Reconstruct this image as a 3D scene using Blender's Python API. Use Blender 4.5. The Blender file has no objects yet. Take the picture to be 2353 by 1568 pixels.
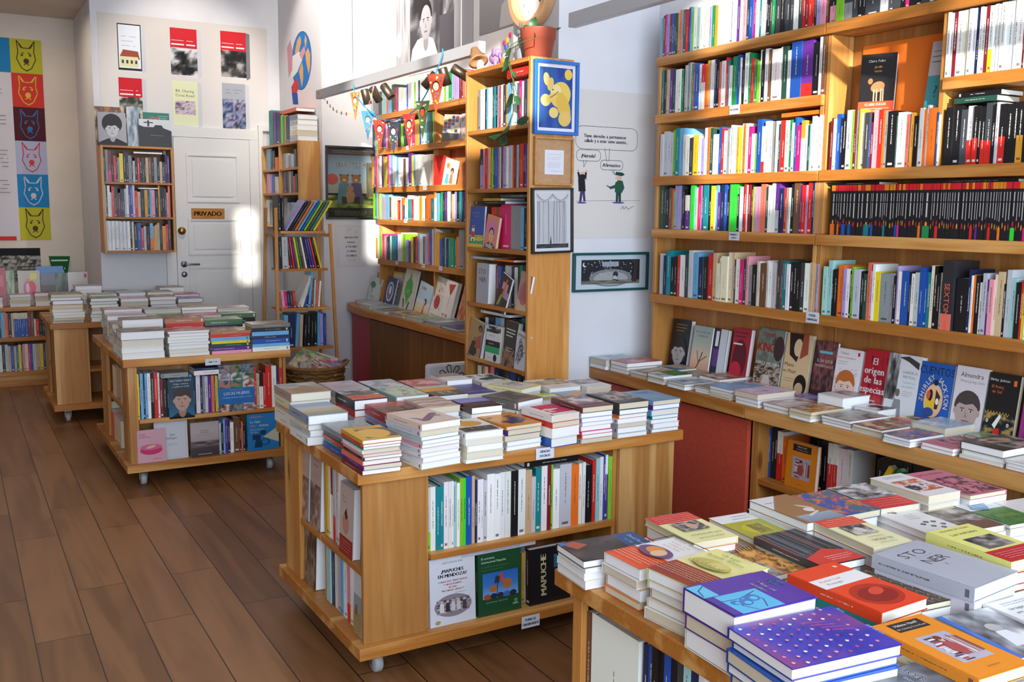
import bpy, bmesh, math, random
import numpy as np
from mathutils import Vector, Matrix
R_ = math.radians
S = bpy.context.scene
C = S.collection
# ---------------- camera, world, sun, exposure ----------------
EYE = 1.62
FPX, PITCH, ROLL, YAW = 2224.66, 0.134415, 0.0107499, 0.525942
cp, sp_, cy_, sy_ = math.cos(PITCH), math.sin(PITCH), math.cos(YAW), math.sin(YAW)
FW = Vector((sy_*cp, cy_*cp, -sp_)); RT0 = Vector((cy_, -sy_, 0)); UP0 = RT0.cross(FW)
RT = math.cos(ROLL)*RT0 + math.sin(ROLL)*UP0; UP = -math.sin(ROLL)*RT0 + math.cos(ROLL)*UP0
cam = bpy.data.cameras.new('camera'); co = bpy.data.objects.new('camera', cam); C.objects.link(co)
co.matrix_world = Matrix(((RT.x, UP.x, -FW.x, 0), (RT.y, UP.y, -FW.y, 0), (RT.z, UP.z, -FW.z, EYE), (0, 0, 0, 1)))
cam.lens = FPX/2353*36; cam.sensor_width = 36; cam.clip_start = .05
S.camera = co
W = bpy.data.worlds.new('World'); S.world = W; W.use_nodes = True
bg = W.node_tree.nodes['Background']; bg.inputs[0].default_value = (.62, .76, 1, 1); bg.inputs[1].default_value = 1.6
def lamp(name, kind, loc, energy, color=(1, 1, 1), rot=None, aim=None, **k):
    d = bpy.data.lights.new(name, kind); o = bpy.data.objects.new(name, d); C.objects.link(o)
    o.location = loc; d.energy = energy; d.color = color
    if aim is not None: o.rotation_euler = (Vector(aim)).to_track_quat('-Z', 'Y').to_euler()
    if rot: o.rotation_euler = rot
    for a, b in k.items(): setattr(d, a, b)
    return o
SUND = Vector((.50, 1, -.22))
lamp('sun', 'SUN', (0, -6, 6), 11, (1, .93, .84), aim=SUND, angle=R_(.7))
# daylight of the shop front, in the plane of its windows
lamp('daylight_window', 'AREA', (.8, -1.72, 1.75), 265, (.70, .83, 1), aim=(0, 1, -.06), shape='RECTANGLE', size=4.4, size_y=2.0)
lamp('daylight_transom', 'AREA', (.3, -1.72, 3.6), 85, (.78, .87, 1), aim=(0, 1, -.15), shape='RECTANGLE', size=5.2, size_y=1.3)
lamp('ceiling_lamp', 'AREA', (1.6, 5.2, 4.2), 14, (1, .86, .68), aim=(0, 0, -1), shape='RECTANGLE', size=.5, size_y=4)
lamp('ceiling_lamp', 'AREA', (.4, 8.9, 3.2), 9, (1, .82, .62), aim=(0, 0, -1), shape='RECTANGLE', size=.6, size_y=.6)
S.view_settings.view_transform = 'Standard'; S.view_settings.look = 'None'
S.view_settings.exposure = 0.0; S.view_settings.gamma = 1
S.view_settings.use_curve_mapping = False
S.cycles.use_denoising = True
S.cycles.use_adaptive_sampling = True; S.cycles.adaptive_threshold = .02
S.cycles.max_bounces = 5; S.cycles.diffuse_bounces = 3; S.cycles.glossy_bounces = 2
S.cycles.transmission_bounces = 3; S.cycles.transparent_max_bounces = 6
S.cycles.sample_clamp_indirect = 4

# pixel of the photograph (2353 x 1568) -> point on a known plane of the room
def ray(px, py): return (px-1176.5)*RT - (py-784)*UP + FPX*FW
def atx(px, py, X): d = ray(px, py); t = X/d.x; return Vector((X, d.y*t, EYE+d.z*t))
def aty(px, py, Y): d = ray(px, py); t = Y/d.y; return Vector((d.x*t, Y, EYE+d.z*t))
def atz(px, py, z): d = ray(px, py); t = (z-EYE)/d.z; return Vector((d.x*t, d.y*t, z))

# ---------------- colours & materials ----------------
def hx(s):
    v = [int(s[i:i+2], 16)/255 for i in (0, 2, 4)]
    return tuple((c/12.92 if c <= .04045 else ((c+.055)/1.055)**2.4) for c in v)
PAL = dict(W='eceae4', I='e6dcbc', G='8d8f92', L='c3c6c8', K='17171a', D='3c3f45', N='1b2a52', B='1f52a8', A='6fb0d8',
           T='157f86', C='9fd0cc', E='1f8a4c', M='7fc62c', F='24483a', Y='e8d020', O='ee7423', R='d32a22', Q='7d1f27',
           P='e39aa8', H='d81f70', V='5c2c86', X='a79ad2', S='e0705c', U='6f4a33', Z='cdb08a', m='36d83e', o='d99a30')
CN = dict(W='white', I='cream', G='grey', L='light grey', K='black', D='charcoal', N='navy', B='blue', A='sky blue', T='teal',
          C='pale aqua', E='green', M='lime green', F='bottle green', Y='yellow', O='orange', R='red', Q='maroon', P='pink',
          H='magenta', V='purple', X='lavender', S='salmon', U='brown', Z='tan', m='bright green', o='ochre')
PC = {k: hx(v) for k, v in PAL.items()}
def col(c):
    if isinstance(c, (tuple, list)): return tuple(c[:3])
    if c in PC: return PC[c]
    return hx(c)
MATS = {}
def newmat(name):
    m = bpy.data.materials.new(name); m.use_nodes = True
    nt = m.node_tree; b = nt.nodes['Principled BSDF']; MATS[name] = m
    return m, nt, b
def nd(nt, t, **k):
    n = nt.nodes.new(t)
    for a, v in k.items():
        if a.startswith('i_'):
            n.inputs[int(a[2:])].default_value = v
        else: setattr(n, a, v)
    return n
def ln(nt, a, b, i=0, j=0): nt.links.new(a.outputs[i], b.inputs[j])
def plain(name, c, rough=.6, spec=.4, metal=0, noise=0, scale=20, emis=None):
    if name in MATS: return MATS[name]
    m, nt, b = newmat(name); c = col(c)
    b.inputs['Base Color'].default_value = (*c, 1); b.inputs['Roughness'].default_value = rough
    b.inputs['Metallic'].default_value = metal; b.inputs['Specular IOR Level'].default_value = spec
    if noise:
        tc = nd(nt, 'ShaderNodeTexCoord'); n = nd(nt, 'ShaderNodeTexNoise'); n.inputs['Scale'].default_value = scale
        n.inputs['Detail'].default_value = 4
        r = nd(nt, 'ShaderNodeValToRGB'); r.color_ramp.elements[0].color = (*[x*(1-noise) for x in c], 1); r.color_ramp.elements[1].color = (*[min(1, x*(1+noise*.5)) for x in c], 1)
        r.color_ramp.elements[0].position = .35; r.color_ramp.elements[1].position = .65
        ln(nt, tc, n, 3); ln(nt, n, r); ln(nt, r, b)
    if emis: b.inputs['Emission Color'].default_value = (*c, 1); b.inputs['Emission Strength'].default_value = emis
    return m
def wood(name, c1, c2, c3, axis=1, scale=1.0, rough=.42, knots=True):
    """grain runs along AXIS (0 x, 1 y, 2 z)"""
    if name in MATS: return MATS[name]
    m, nt, b = newmat(name)
    tc = nd(nt, 'ShaderNodeTexCoord'); mp = nd(nt, 'ShaderNodeMapping')
    oi = nd(nt, 'ShaderNodeObjectInfo')
    ad = nd(nt, 'ShaderNodeVectorMath', operation='ADD'); ml = nd(nt, 'ShaderNodeMath', operation='MULTIPLY'); ml.inputs[1].default_value = 37
    ln(nt, oi, ml, 5); ln(nt, tc, ad, 3); nt.links.new(ml.outputs[0], ad.inputs[1])
    sc = [9*scale]*3; sc[axis] = .55*scale; mp.inputs['Scale'].default_value = sc
    ln(nt, ad, mp)
    n1 = nd(nt, 'ShaderNodeTexNoise'); n1.inputs['Scale'].default_value = 1.1; n1.inputs['Detail'].default_value = 3; n1.inputs['Distortion'].default_value = .35 if knots else 1.1
    ln(nt, mp, n1)
    mu = nd(nt, 'ShaderNodeMath', operation='MULTIPLY'); mu.inputs[1].default_value = 14; ln(nt, n1, mu)
    si = nd(nt, 'ShaderNodeMath', operation='SINE'); ln(nt, mu, si)
    mr = nd(nt, 'ShaderNodeMapRange'); mr.inputs[1].default_value = -1; ln(nt, si, mr)
    r = nd(nt, 'ShaderNodeValToRGB'); e = r.color_ramp.elements
    e[0].color = (*col(c1), 1); e[1].color = (*col(c2), 1); e[1].position = .75
    ln(nt, mr, r)
    n2 = nd(nt, 'ShaderNodeTexNoise'); n2.inputs['Scale'].default_value = 12; n2.inputs['Detail'].default_value = 5; ln(nt, mp, n2)
    mx = nd(nt, 'ShaderNodeMix', data_type='RGBA', blend_type='MULTIPLY'); mx.inputs[0].default_value = .35
    r2 = nd(nt, 'ShaderNodeValToRGB'); r2.color_ramp.elements[0].position = .3; r2.color_ramp.elements[0].color = (.55, .45, .38, 1); r2.color_ramp.elements[1].position = .6
    ln(nt, n2, r2); nt.links.new(r.outputs[0], mx.inputs[6]); nt.links.new(r2.outputs[0], mx.inputs[7])
    last = mx.outputs[2]
    if knots:
        v = nd(nt, 'ShaderNodeTexVoronoi'); mp2 = nd(nt, 'ShaderNodeMapping'); s2 = [5*scale]*3; s2[axis] = 1.7*scale; mp2.inputs['Scale'].default_value = s2
        ln(nt, ad, mp2); ln(nt, mp2, v); v.inputs['Scale'].default_value = 1.0
        r3 = nd(nt, 'ShaderNodeValToRGB'); r3.color_ramp.elements[0].position = .045; r3.color_ramp.elements[0].color = (.28, .16, .08, 1); r3.color_ramp.elements[1].position = .10
        ln(nt, v, r3); mx2 = nd(nt, 'ShaderNodeMix', data_type='RGBA', blend_type='MULTIPLY'); mx2.inputs[0].default_value = .8
        nt.links.new(last, mx2.inputs[6]); nt.links.new(r3.outputs[0], mx2.inputs[7]); last = mx2.outputs[2]
    hs = nd(nt, 'ShaderNodeHueSaturation'); rr = nd(nt, 'ShaderNodeMapRange'); rr.inputs[3].default_value = .86; rr.inputs[4].default_value = 1.1
    ln(nt, oi, rr, 5); nt.links.new(rr.outputs[0], hs.inputs['Value']); nt.links.new(last, hs.inputs['Color'])
    ln(nt, hs, b); b.inputs['Roughness'].default_value = rough; b.inputs['Specular IOR Level'].default_value = .4
    bp = nd(nt, 'ShaderNodeBump'); bp.inputs['Strength'].default_value = .08; bp.inputs['Distance'].default_value = .002
    nt.links.new(n2.outputs[0], bp.inputs['Height']); nt.links.new(bp.outputs[0], b.inputs['Normal'])
    return m
PW = ('c98f4e', 'b06f2c', 'e0ad6c')
WY = wood('pine_y', 'd9a05a', 'b6742f', '', 1); WX = wood('pine_x', 'd9a05a', 'b6742f', '', 0); WZ = wood('pine_z', 'dba864', 'c28642', '', 2)
WPZ = wood('plywood_z', 'd8a768', 'b47c40', '', 2, .55, knots=False); WBK = wood('plywood_back', 'c08848', 'a56c34', '', 2, .6, knots=False)
WCAB = wood('oak_veneer', '8f5f30', '7a4d24', '', 2, 2.0, knots=False)

def mat_spine():
    m, nt, b = newmat('book_spine')
    oi = nd(nt, 'ShaderNodeObjectInfo'); uv = nd(nt, 'ShaderNodeUVMap'); sx = nd(nt, 'ShaderNodeSeparateXYZ'); ln(nt, uv, sx)
    def at(nm): return nd(nt, 'ShaderNodeAttribute', attribute_type='OBJECT', attribute_name=nm)
    tw = at('tw'); c2 = at('c2'); b0 = at('b0'); b1 = at('b1')
    def M(op, a, bb=None):
        n = nd(nt, 'ShaderNodeMath', operation=op)
        for i, q in enumerate((a, bb)):
            if q is None: continue
            if isinstance(q, (int, float)): n.inputs[i].default_value = q
            else: nt.links.new(q, n.inputs[i])
        return n.outputs[0]
    u, v = sx.outputs[0], sx.outputs[1]; rnd = oi.outputs[5]
    band = M('MULTIPLY', M('GREATER_THAN', v, b0.outputs['Fac']), M('LESS_THAN', v, b1.outputs['Fac']))
    mix = nd(nt, 'ShaderNodeMix', data_type='RGBA'); nt.links.new(band, mix.inputs[0]); nt.links.new(oi.outputs[1], mix.inputs[6]); nt.links.new(c2.outputs[0], mix.inputs[7])
    # title line: dashes along the spine
    bw = nd(nt, 'ShaderNodeRGBToBW'); nt.links.new(mix.outputs[2], bw.inputs[0])
    dark = M('GREATER_THAN', bw.outputs[0], .22)
    tcol = nd(nt, 'ShaderNodeMix', data_type='RGBA'); nt.links.new(dark, tcol.inputs[0]); tcol.inputs[6].default_value = (.8, .78, .7, 1); tcol.inputs[7].default_value = (.03, .03, .04, 1)
    cmb = nd(nt, 'ShaderNodeCombineXYZ'); nt.links.new(M('MULTIPLY', v, 95), cmb.inputs[0]); nt.links.new(M('MULTIPLY', rnd, 91), cmb.inputs[1]); nt.links.new(M('MULTIPLY', u, 4), cmb.inputs[2])
    no = nd(nt, 'ShaderNodeTexNoise'); no.inputs['Scale'].default_value = 1; ln(nt, cmb, no)
    dash = M('GREATER_THAN', no.outputs[0], .47)
    cen = M('LESS_THAN', M('ABSOLUTE', M('SUBTRACT', u, .5)), M('MULTIPLY', tw.outputs['Fac'], M('ADD', .8, M('MULTIPLY', rnd, .6))))
    lo = M('ADD', .22, M('MULTIPLY', rnd, .2)); rng = M('MULTIPLY', M('GREATER_THAN', v, lo), M('LESS_THAN', v, M('ADD', lo, M('ADD', .3, M('MULTIPLY', M('FRACT', M('MULTIPLY', rnd, 7)), .25)))))
    logo = M('MULTIPLY', M('MULTIPLY', M('GREATER_THAN', v, .045), M('LESS_THAN', v, .085)), M('LESS_THAN', M('ABSOLUTE', M('SUBTRACT', u, .5)), .28))
    txt = M('MULTIPLY', M('MAXIMUM', M('MULTIPLY', M('MULTIPLY', dash, cen), rng), M('MULTIPLY', logo, M('GREATER_THAN', M('FRACT', M('MULTIPLY', rnd, 13)), .62))), M('LESS_THAN', v, 5))
    txt = M('MULTIPLY', txt, .8)
    fin = nd(nt, 'ShaderNodeMix', data_type='RGBA'); nt.links.new(txt, fin.inputs[0]); nt.links.new(mix.outputs[2], fin.inputs[6]); nt.links.new(tcol.outputs[2], fin.inputs[7])
    nt.links.new(fin.outputs[2], b.inputs['Base Color']); b.inputs['Roughness'].default_value = .38; b.inputs['Specular IOR Level'].default_value = .45
    return m
def mat_cover():
    m, nt, b = newmat('book_cover'); oi = nd(nt, 'ShaderNodeObjectInfo'); nt.links.new(oi.outputs[1], b.inputs['Base Color'])
    b.inputs['Roughness'].default_value = .33; b.inputs['Specular IOR Level'].default_value = .5; return m
def mat_pages():
    m, nt, b = newmat('book_pages')
    tc = nd(nt, 'ShaderNodeTexCoord'); mp = nd(nt, 'ShaderNodeMapping'); mp.inputs['Scale'].default_value = (0, 90, 0)
    n = nd(nt, 'ShaderNodeTexNoise'); n.inputs['Scale'].default_value = 1; n.inputs['Detail'].default_value = 1
    ln(nt, tc, mp, 0); ln(nt, mp, n)
    oi = nd(nt, 'ShaderNodeObjectInfo'); r = nd(nt, 'ShaderNodeValToRGB'); e = r.color_ramp.elements
    e[0].color = (*hx('d3c7ac'), 1); e[1].color = (*hx('eeedea'), 1); e[0].position = .2; e[1].position = .45; ln(nt, oi, r, 5)
    mx = nd(nt, 'ShaderNodeMix', data_type='RGBA', blend_type='MULTIPLY'); mx.inputs[0].default_value = .3
    r2 = nd(nt, 'ShaderNodeValToRGB'); r2.color_ramp.elements[0].position = .35; r2.color_ramp.elements[0].color = (.55, .55, .55, 1); r2.color_ramp.elements[1].position = .55
    ln(nt, n, r2); nt.links.new(r.outputs[0], mx.inputs[6]); nt.links.new(r2.outputs[0], mx.inputs[7]); nt.links.new(mx.outputs[2], b.inputs['Base Color'])
    b.inputs['Roughness'].default_value = .75; b.inputs['Specular IOR Level'].default_value = .2
    return m
def mat_art(name, rough, spec=.45):
    m, nt, b = newmat(name); a = nd(nt, 'ShaderNodeAttribute', attribute_name='Col'); ln(nt, a, b)
    b.inputs['Roughness'].default_value = rough; b.inputs['Specular IOR Level'].default_value = spec; return m
SPINE, COVER, PAGES = mat_spine(), mat_cover(), mat_pages()
ART, MATTE = mat_art('printed_cover', .33), mat_art('printed_matte', .7, .25)

# ---------------- mesh helpers ----------------
class MB:
    def __init__(s): s.v = []; s.f = []; s.m = []; s.mats = []
    def mi(s, m):
        if m not in s.mats: s.mats.append(m)
        return s.mats.index(m)
    def face(s, pts, m): 
        b = len(s.v); s.v += [tuple(p) for p in pts]; s.f.append(tuple(range(b, b+len(pts)))); s.m.append(s.mi(m))
    def box(s, x0, x1, y0, y1, z0, z1, m, T=None):
        b = len(s.v); P = [(x, y, z) for x in (x0, x1) for y in (y0, y1) for z in (z0, z1)]
        if T is not None: P = [tuple(T @ Vector(p)) for p in P]
        s.v += P; k = s.mi(m)
        for q in ((0, 1, 3, 2), (4, 6, 7, 5), (0, 4, 5, 1), (2, 3, 7, 6), (0, 2, 6, 4), (1, 5, 7, 3)):
            s.f.append(tuple(b+i for i in q)); s.m.append(k)
    def tube(s, pts, r, m, n=8, cap=True, rz=None):
        pts = [Vector(p) for p in pts]; k = s.mi(m); rings = []
        rs = r if isinstance(r, (list, tuple)) else [r]*len(pts)
        ref = Vector((0, 0, 1))
        for i, p in enumerate(pts):
            t = (pts[min(i+1, len(pts)-1)]-pts[max(i-1, 0)]).normalized()
            rf = ref if abs(t.dot(ref)) < .95 else Vector((1, 0, 0))
            a = t.cross(rf).normalized(); bb = t.cross(a)
            base = len(s.v)
            for j in range(n):
                w = 2*math.pi*j/n; s.v.append(tuple(p+rs[i]*(math.cos(w)*a+math.sin(w)*bb)))
            rings.append(base)
        for i in range(len(rings)-1):
            for j in range(n):
                q = (j+1) % n; s.f.append((rings[i]+j, rings[i]+q, rings[i+1]+q, rings[i+1]+j)); s.m.append(k)
        if cap:
            s.f.append(tuple(rings[0]+j for j in range(n))[::-1]); s.m.append(k); s.f.append(tuple(rings[-1]+j for j in range(n))); s.m.append(k)
    def lathe(s, prof, c, m, n=24, T=None):
        k = s.mi(m); base = len(s.v)
        for (r, z) in prof:
            for j in range(n):
                w = 2*math.pi*j/n; p = Vector((r*math.cos(w), r*math.sin(w), z))
                if T is not None: p = T @ p
                s.v.append(tuple(p+Vector(c)))
        for i in range(len(prof)-1):
            for j in range(n):
                q = (j+1) % n; s.f.append((base+i*n+j, base+i*n+q, base+(i+1)*n+q, base+(i+1)*n+j)); s.m.append(k)
    def ell(s, c, r, m, n=14, T=None):
        k = s.mi(m); base = len(s.v); h = n//2
        for i in range(h+1):
            a = math.pi*i/h
            for j in range(n):
                w = 2*math.pi*j/n; p = Vector((r[0]*math.sin(a)*math.cos(w), r[1]*math.sin(a)*math.sin(w), r[2]*math.cos(a)))
                if T is not None: p = T @ p
                s.v.append(tuple(p+Vector(c)))
        for i in range(h):
            for j in range(n):
                q = (j+1) % n; s.f.append((base+i*n+j, base+(i+1)*n+j, base+(i+1)*n+q, base+i*n+q)); s.m.append(k)
    def mesh(s, name, smooth=False):
        me = bpy.data.meshes.new(name); me.from_pydata(s.v, [], s.f); 
        for m in s.mats: me.materials.append(m)
        me.polygons.foreach_set('material_index', s.m)
        if smooth: me.polygons.foreach_set('use_smooth', [True]*len(s.f))
        me.update(); return me
    def build(s, name, parent=None, bevel=0, smooth=False):
        o = bpy.data.objects.new(name, s.mesh(name, smooth)); C.objects.link(o)
        if smooth or bevel:
            bm = bmesh.new(); bm.from_mesh(o.data); bmesh.ops.remove_doubles(bm, verts=bm.verts, dist=1e-5) if smooth else None
            bmesh.ops.recalc_face_normals(bm, faces=bm.faces); bm.to_mesh(o.data); bm.free()
        if parent: o.parent = parent
        if bevel:
            mo = o.modifiers.new('b', 'BEVEL'); mo.width = bevel; mo.segments = 2; mo.limit_method = 'ANGLE'
        return o
def one(name, x0, x1, y0, y1, z0, z1, m, parent=None, bevel=0):
    mb = MB(); mb.box(x0, x1, y0, y1, z0, z1, m); return mb.build(name, parent, bevel)
def tag(o, label=None, cat=None, group=None, kind=None):
    if label: o['label'] = label
    if cat: o['category'] = cat
    if group: o['group'] = group
    if kind: o['kind'] = kind
    return o
def empty(name, loc, rz=0, **k):
    o = bpy.data.objects.new(name, None); C.objects.link(o); o.location = loc; o.rotation_euler = (0, 0, rz); o.empty_display_size = .05
    return tag(o, **k)
def struct(o): o['kind'] = 'structure'; return o

# ---------------- flat printed art: layered coloured polygons in a sheet's own plane ----------------
GL = {}
def glyph(ch):
    if ch in GL: return GL[ch]
    cu = bpy.data.curves.new('g', 'FONT'); cu.body = ch; cu.resolution_u = 2; cu.size = 1
    o = bpy.data.objects.new('g', cu); me = bpy.data.meshes.new_from_object(o)
    vs = [(v.co.x, v.co.y) for v in me.vertices]; fs = [tuple(p.vertices) for p in me.polygons]
    bpy.data.objects.remove(o); bpy.data.curves.remove(cu); bpy.data.meshes.remove(me)
    if vs: x0 = min(v[0] for v in vs); x1 = max(v[0] for v in vs); vs = [(v[0]-x0, v[1]) for v in vs]; wd = x1-x0
    else: wd = .28
    GL[ch] = (vs, fs, wd); return GL[ch]
class Art:
    """w,h in metres; ops use 0..1 coordinates, text size as a fraction of h"""
    def __init__(s, w, h): s.w, s.h = w, h; s.v = []; s.f = []; s.c = []; s.z = .0003
    def add(s, vs, fs, c):
        b = len(s.v); s.v += [(x, y, s.z) for x, y in vs]; s.f += [tuple(i+b for i in f) for f in fs]
        if callable(c): s.c += [[c(vs[i][0]/s.w, vs[i][1]/s.h) for i in f] for f in fs]
        else: s.c += [[c]*len(f) for f in fs]
    def lift(s): s.z += .00006
    def r(s, x0, y0, x1, y1, c): s.lift(); s.add([(x0*s.w, y0*s.h), (x1*s.w, y0*s.h), (x1*s.w, y1*s.h), (x0*s.w, y1*s.h)], [(0, 1, 2, 3)], col(c)); return s
    def p(s, pts, c): s.lift(); s.add([(x*s.w, y*s.h) for x, y in pts], [tuple(range(len(pts)))], col(c)); return s
    def e(s, cx, cy, rx, ry, c, rot=0, n=24):
        s.lift(); P = []
        for i in range(n):
            a = 2*math.pi*i/n; x, y = rx*s.w*math.cos(a), ry*s.h*math.sin(a)
            P.append((cx*s.w+x*math.cos(rot)-y*math.sin(rot), cy*s.h+x*math.sin(rot)+y*math.cos(rot)))
        s.add(P, [tuple(range(n))], col(c)); return s
    def ln(s, pts, wd, c):
        s.lift(); P = [Vector((x*s.w, y*s.h)) for x, y in pts]; hw = wd/2
        for a, b in zip(P, P[1:]):
            d = (b-a)
            if d.length < 1e-7: continue
            n = Vector((-d.y, d.x)).normalized()*hw; d = d.normalized()*hw*.5
            s.add([tuple(a-n-d), tuple(b-n+d), tuple(b+n+d), tuple(a+n-d)], [(0, 1, 2, 3)], col(c))
        return s
    def t(s, txt, cx, cy, size, c, al='c', rot=0, sx=1, bold=0, sp=.07):
        s.lift(); k = size*s.h; L = []; x = 0
        for ch in txt:
            vs, fs, wd = glyph(ch)
            L.append((x, vs, fs)); x += (wd+sp)*k*sx
        off = {'c': -x/2, 'l': 0, 'r': -x}[al]; ca, sa = math.cos(rot), math.sin(rot)
        for dx in ([0] if not bold else [0, bold*k*.028, -bold*k*.028]):
            for x0, vs, fs in L:
                if not vs: continue
                P = []
                for (a, b) in vs:
                    X = off+x0+a*k*sx+dx; Y = (b-.35)*k; P.append((cx*s.w+X*ca-Y*sa, cy*s.h+X*sa+Y*ca))
                s.add(P, fs, col(c))
        return s
    def n(s, x0, y0, x1, y1, cols, seed=0, sc=4, nx=22, ny=26, asp=1, hard=.5):
        """mottled picture: value noise through a list of colours"""
        s.lift(); rs = np.random.RandomState(seed); F = np.zeros((ny+1, nx+1)); yy, xx = np.mgrid[0:ny+1, 0:nx+1]
        amp = 1; tot = 0; q = sc
        for o in range(3):
            g = rs.rand(int(q*asp)+3, int(q)+3); X = xx/nx*q; Y = yy/ny*q*asp; i, j = X.astype(int), Y.astype(int); fx, fy = X-i, Y-j
            fx = fx*fx*(3-2*fx); fy = fy*fy*(3-2*fy)
            F += amp*((g[j, i]*(1-fx)+g[j, i+1]*fx)*(1-fy)+(g[j+1, i]*(1-fx)+g[j+1, i+1]*fx)*fy); tot += amp; amp *= .55; q *= 2.1
        F = (F-F.min())/(F.max()-F.min()+1e-6); F = np.clip((F-.5)*(1+hard)+.5, 0, .9999); K = [col(c) for c in cols]
        def cc(v):
            t = v*(len(K)-1); i = int(t); f = t-i; return tuple(K[i][k]*(1-f)+K[min(i+1, len(K)-1)][k]*f for k in range(3))
        b = len(s.v)
        for j in range(ny+1):
            for i in range(nx+1): s.v.append(((x0+(x1-x0)*i/nx)*s.w, (y0+(y1-y0)*j/ny)*s.h, s.z))
        CC = [[cc(F[j, i]) for i in range(nx+1)] for j in range(ny+1)]
        for j in range(ny):
            for i in range(nx):
                a = b+j*(nx+1)+i; s.f.append((a, a+1, a+nx+2, a+nx+1)); s.c.append([CC[j][i], CC[j][i+1], CC[j+1][i+1], CC[j+1][i]])
        return s
    def g(s, x0, y0, x1, y1, stops, ny=16):
        """vertical printed colour gradient, bottom to top"""
        s.lift(); K = [col(c) for c in stops]
        for j in range(ny):
            ya, yb = j/ny, (j+1)/ny
            def cc(t):
                t = min(t*(len(K)-1), len(K)-1.001); i = int(t); f = t-i; return tuple(K[i][k]*(1-f)+K[i+1][k]*f for k in range(3))
            A, B = cc(ya), cc(yb); b = len(s.v)
            Y0, Y1 = (y0+(y1-y0)*ya)*s.h, (y0+(y1-y0)*yb)*s.h
            s.v += [(x0*s.w, Y0, s.z), (x1*s.w, Y0, s.z), (x1*s.w, Y1, s.z), (x0*s.w, Y1, s.z)]; s.f.append((b, b+1, b+2, b+3)); s.c.append([A, A, B, B])
        return s
    def lines(s, x0, x1, y, n, dy, c, wd=.0016, seed=1):
        rr = random.Random(seed)
        for i in range(n):
            x = x0; e = x1-(rr.random()*.25*(x1-x0) if i == n-1 else 0)
            while x < e:
                l = .02+rr.random()*.06; s.ln([(x, y-i*dy), (min(x+l, e), y-i*dy)], wd, c); x += l+.018
        return s
    def face(s, cx, cy, k, skin, hair, cloth=None, long=0, bg=None, fringe=True):
        """portrait: shoulders, neck, head, hair, eyes, nose, mouth; k = head half-height"""
        a = s.h/s.w
        def E(x, y, rx, ry, c, rot=0): s.e(cx+x*k*a, cy+y*k, rx*k*a, ry*k, c, rot)
        sd = tuple(v*.72 for v in col(skin)); dk = (.02, .015, .015)
        if long: E(0, -.25, .98, 1.35+long, hair)
        if cloth: s.p([(max(0, cx-1.9*k*a), max(0, cy-2.9*k)), (min(1, cx+1.9*k*a), max(0, cy-2.9*k)), (min(1, cx+1.7*k*a), cy-1.75*k), (cx+.5*k*a, cy-1.2*k), (cx-.5*k*a, cy-1.2*k), (max(0, cx-1.7*k*a), cy-1.75*k)], cloth)
        E(0, -1.05, .34, .6, sd); E(0, .28, .82, .92, hair); E(-.72, -.05, .12, .2, skin); E(.72, -.05, .12, .2, skin)
        E(0, -.08, .70, .95, skin)
        if fringe: s.p([(cx-.72*k*a, cy+.2*k), (cx-.5*k*a, cy+.42*k), (cx-.1*k*a, cy+.35*k), (cx+.35*k*a, cy+.48*k), (cx+.72*k*a, cy+.2*k), (cx+.6*k*a, cy+.95*k), (cx, cy+1.12*k), (cx-.6*k*a, cy+.95*k)], hair)
        for q in (-1, 1):
            E(q*.28, .0, .12, .045, (.6, .58, .55)); E(q*.28, .0, .055, .05, dk); E(q*.28, .13, .17, .03, hair, q*-.1)
        s.p([(cx-.03*k*a, cy-.02*k), (cx+.1*k*a, cy-.38*k), (cx-.12*k*a, cy-.38*k)], sd); E(0, -.58, .24, .05, tuple(v*f for v, f in zip(sd, (.9, .45, .45))))
        return s
    def build(s, name, parent, mat=None, M=None):
        me = bpy.data.meshes.new(name); me.from_pydata(s.v, [], s.f); me.materials.append(mat or ART)
        ca = me.color_attributes.new('Col', 'FLOAT_COLOR', 'CORNER')
        buf = np.array([(*c, 1) for f in s.c for c in f], dtype=np.float32).ravel(); ca.data.foreach_set('color', buf)
        me.update(); o = bpy.data.objects.new(name, me); C.objects.link(o)
        if parent: o.parent = parent
        if M is not None: o.matrix_local = M
        return o
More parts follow.
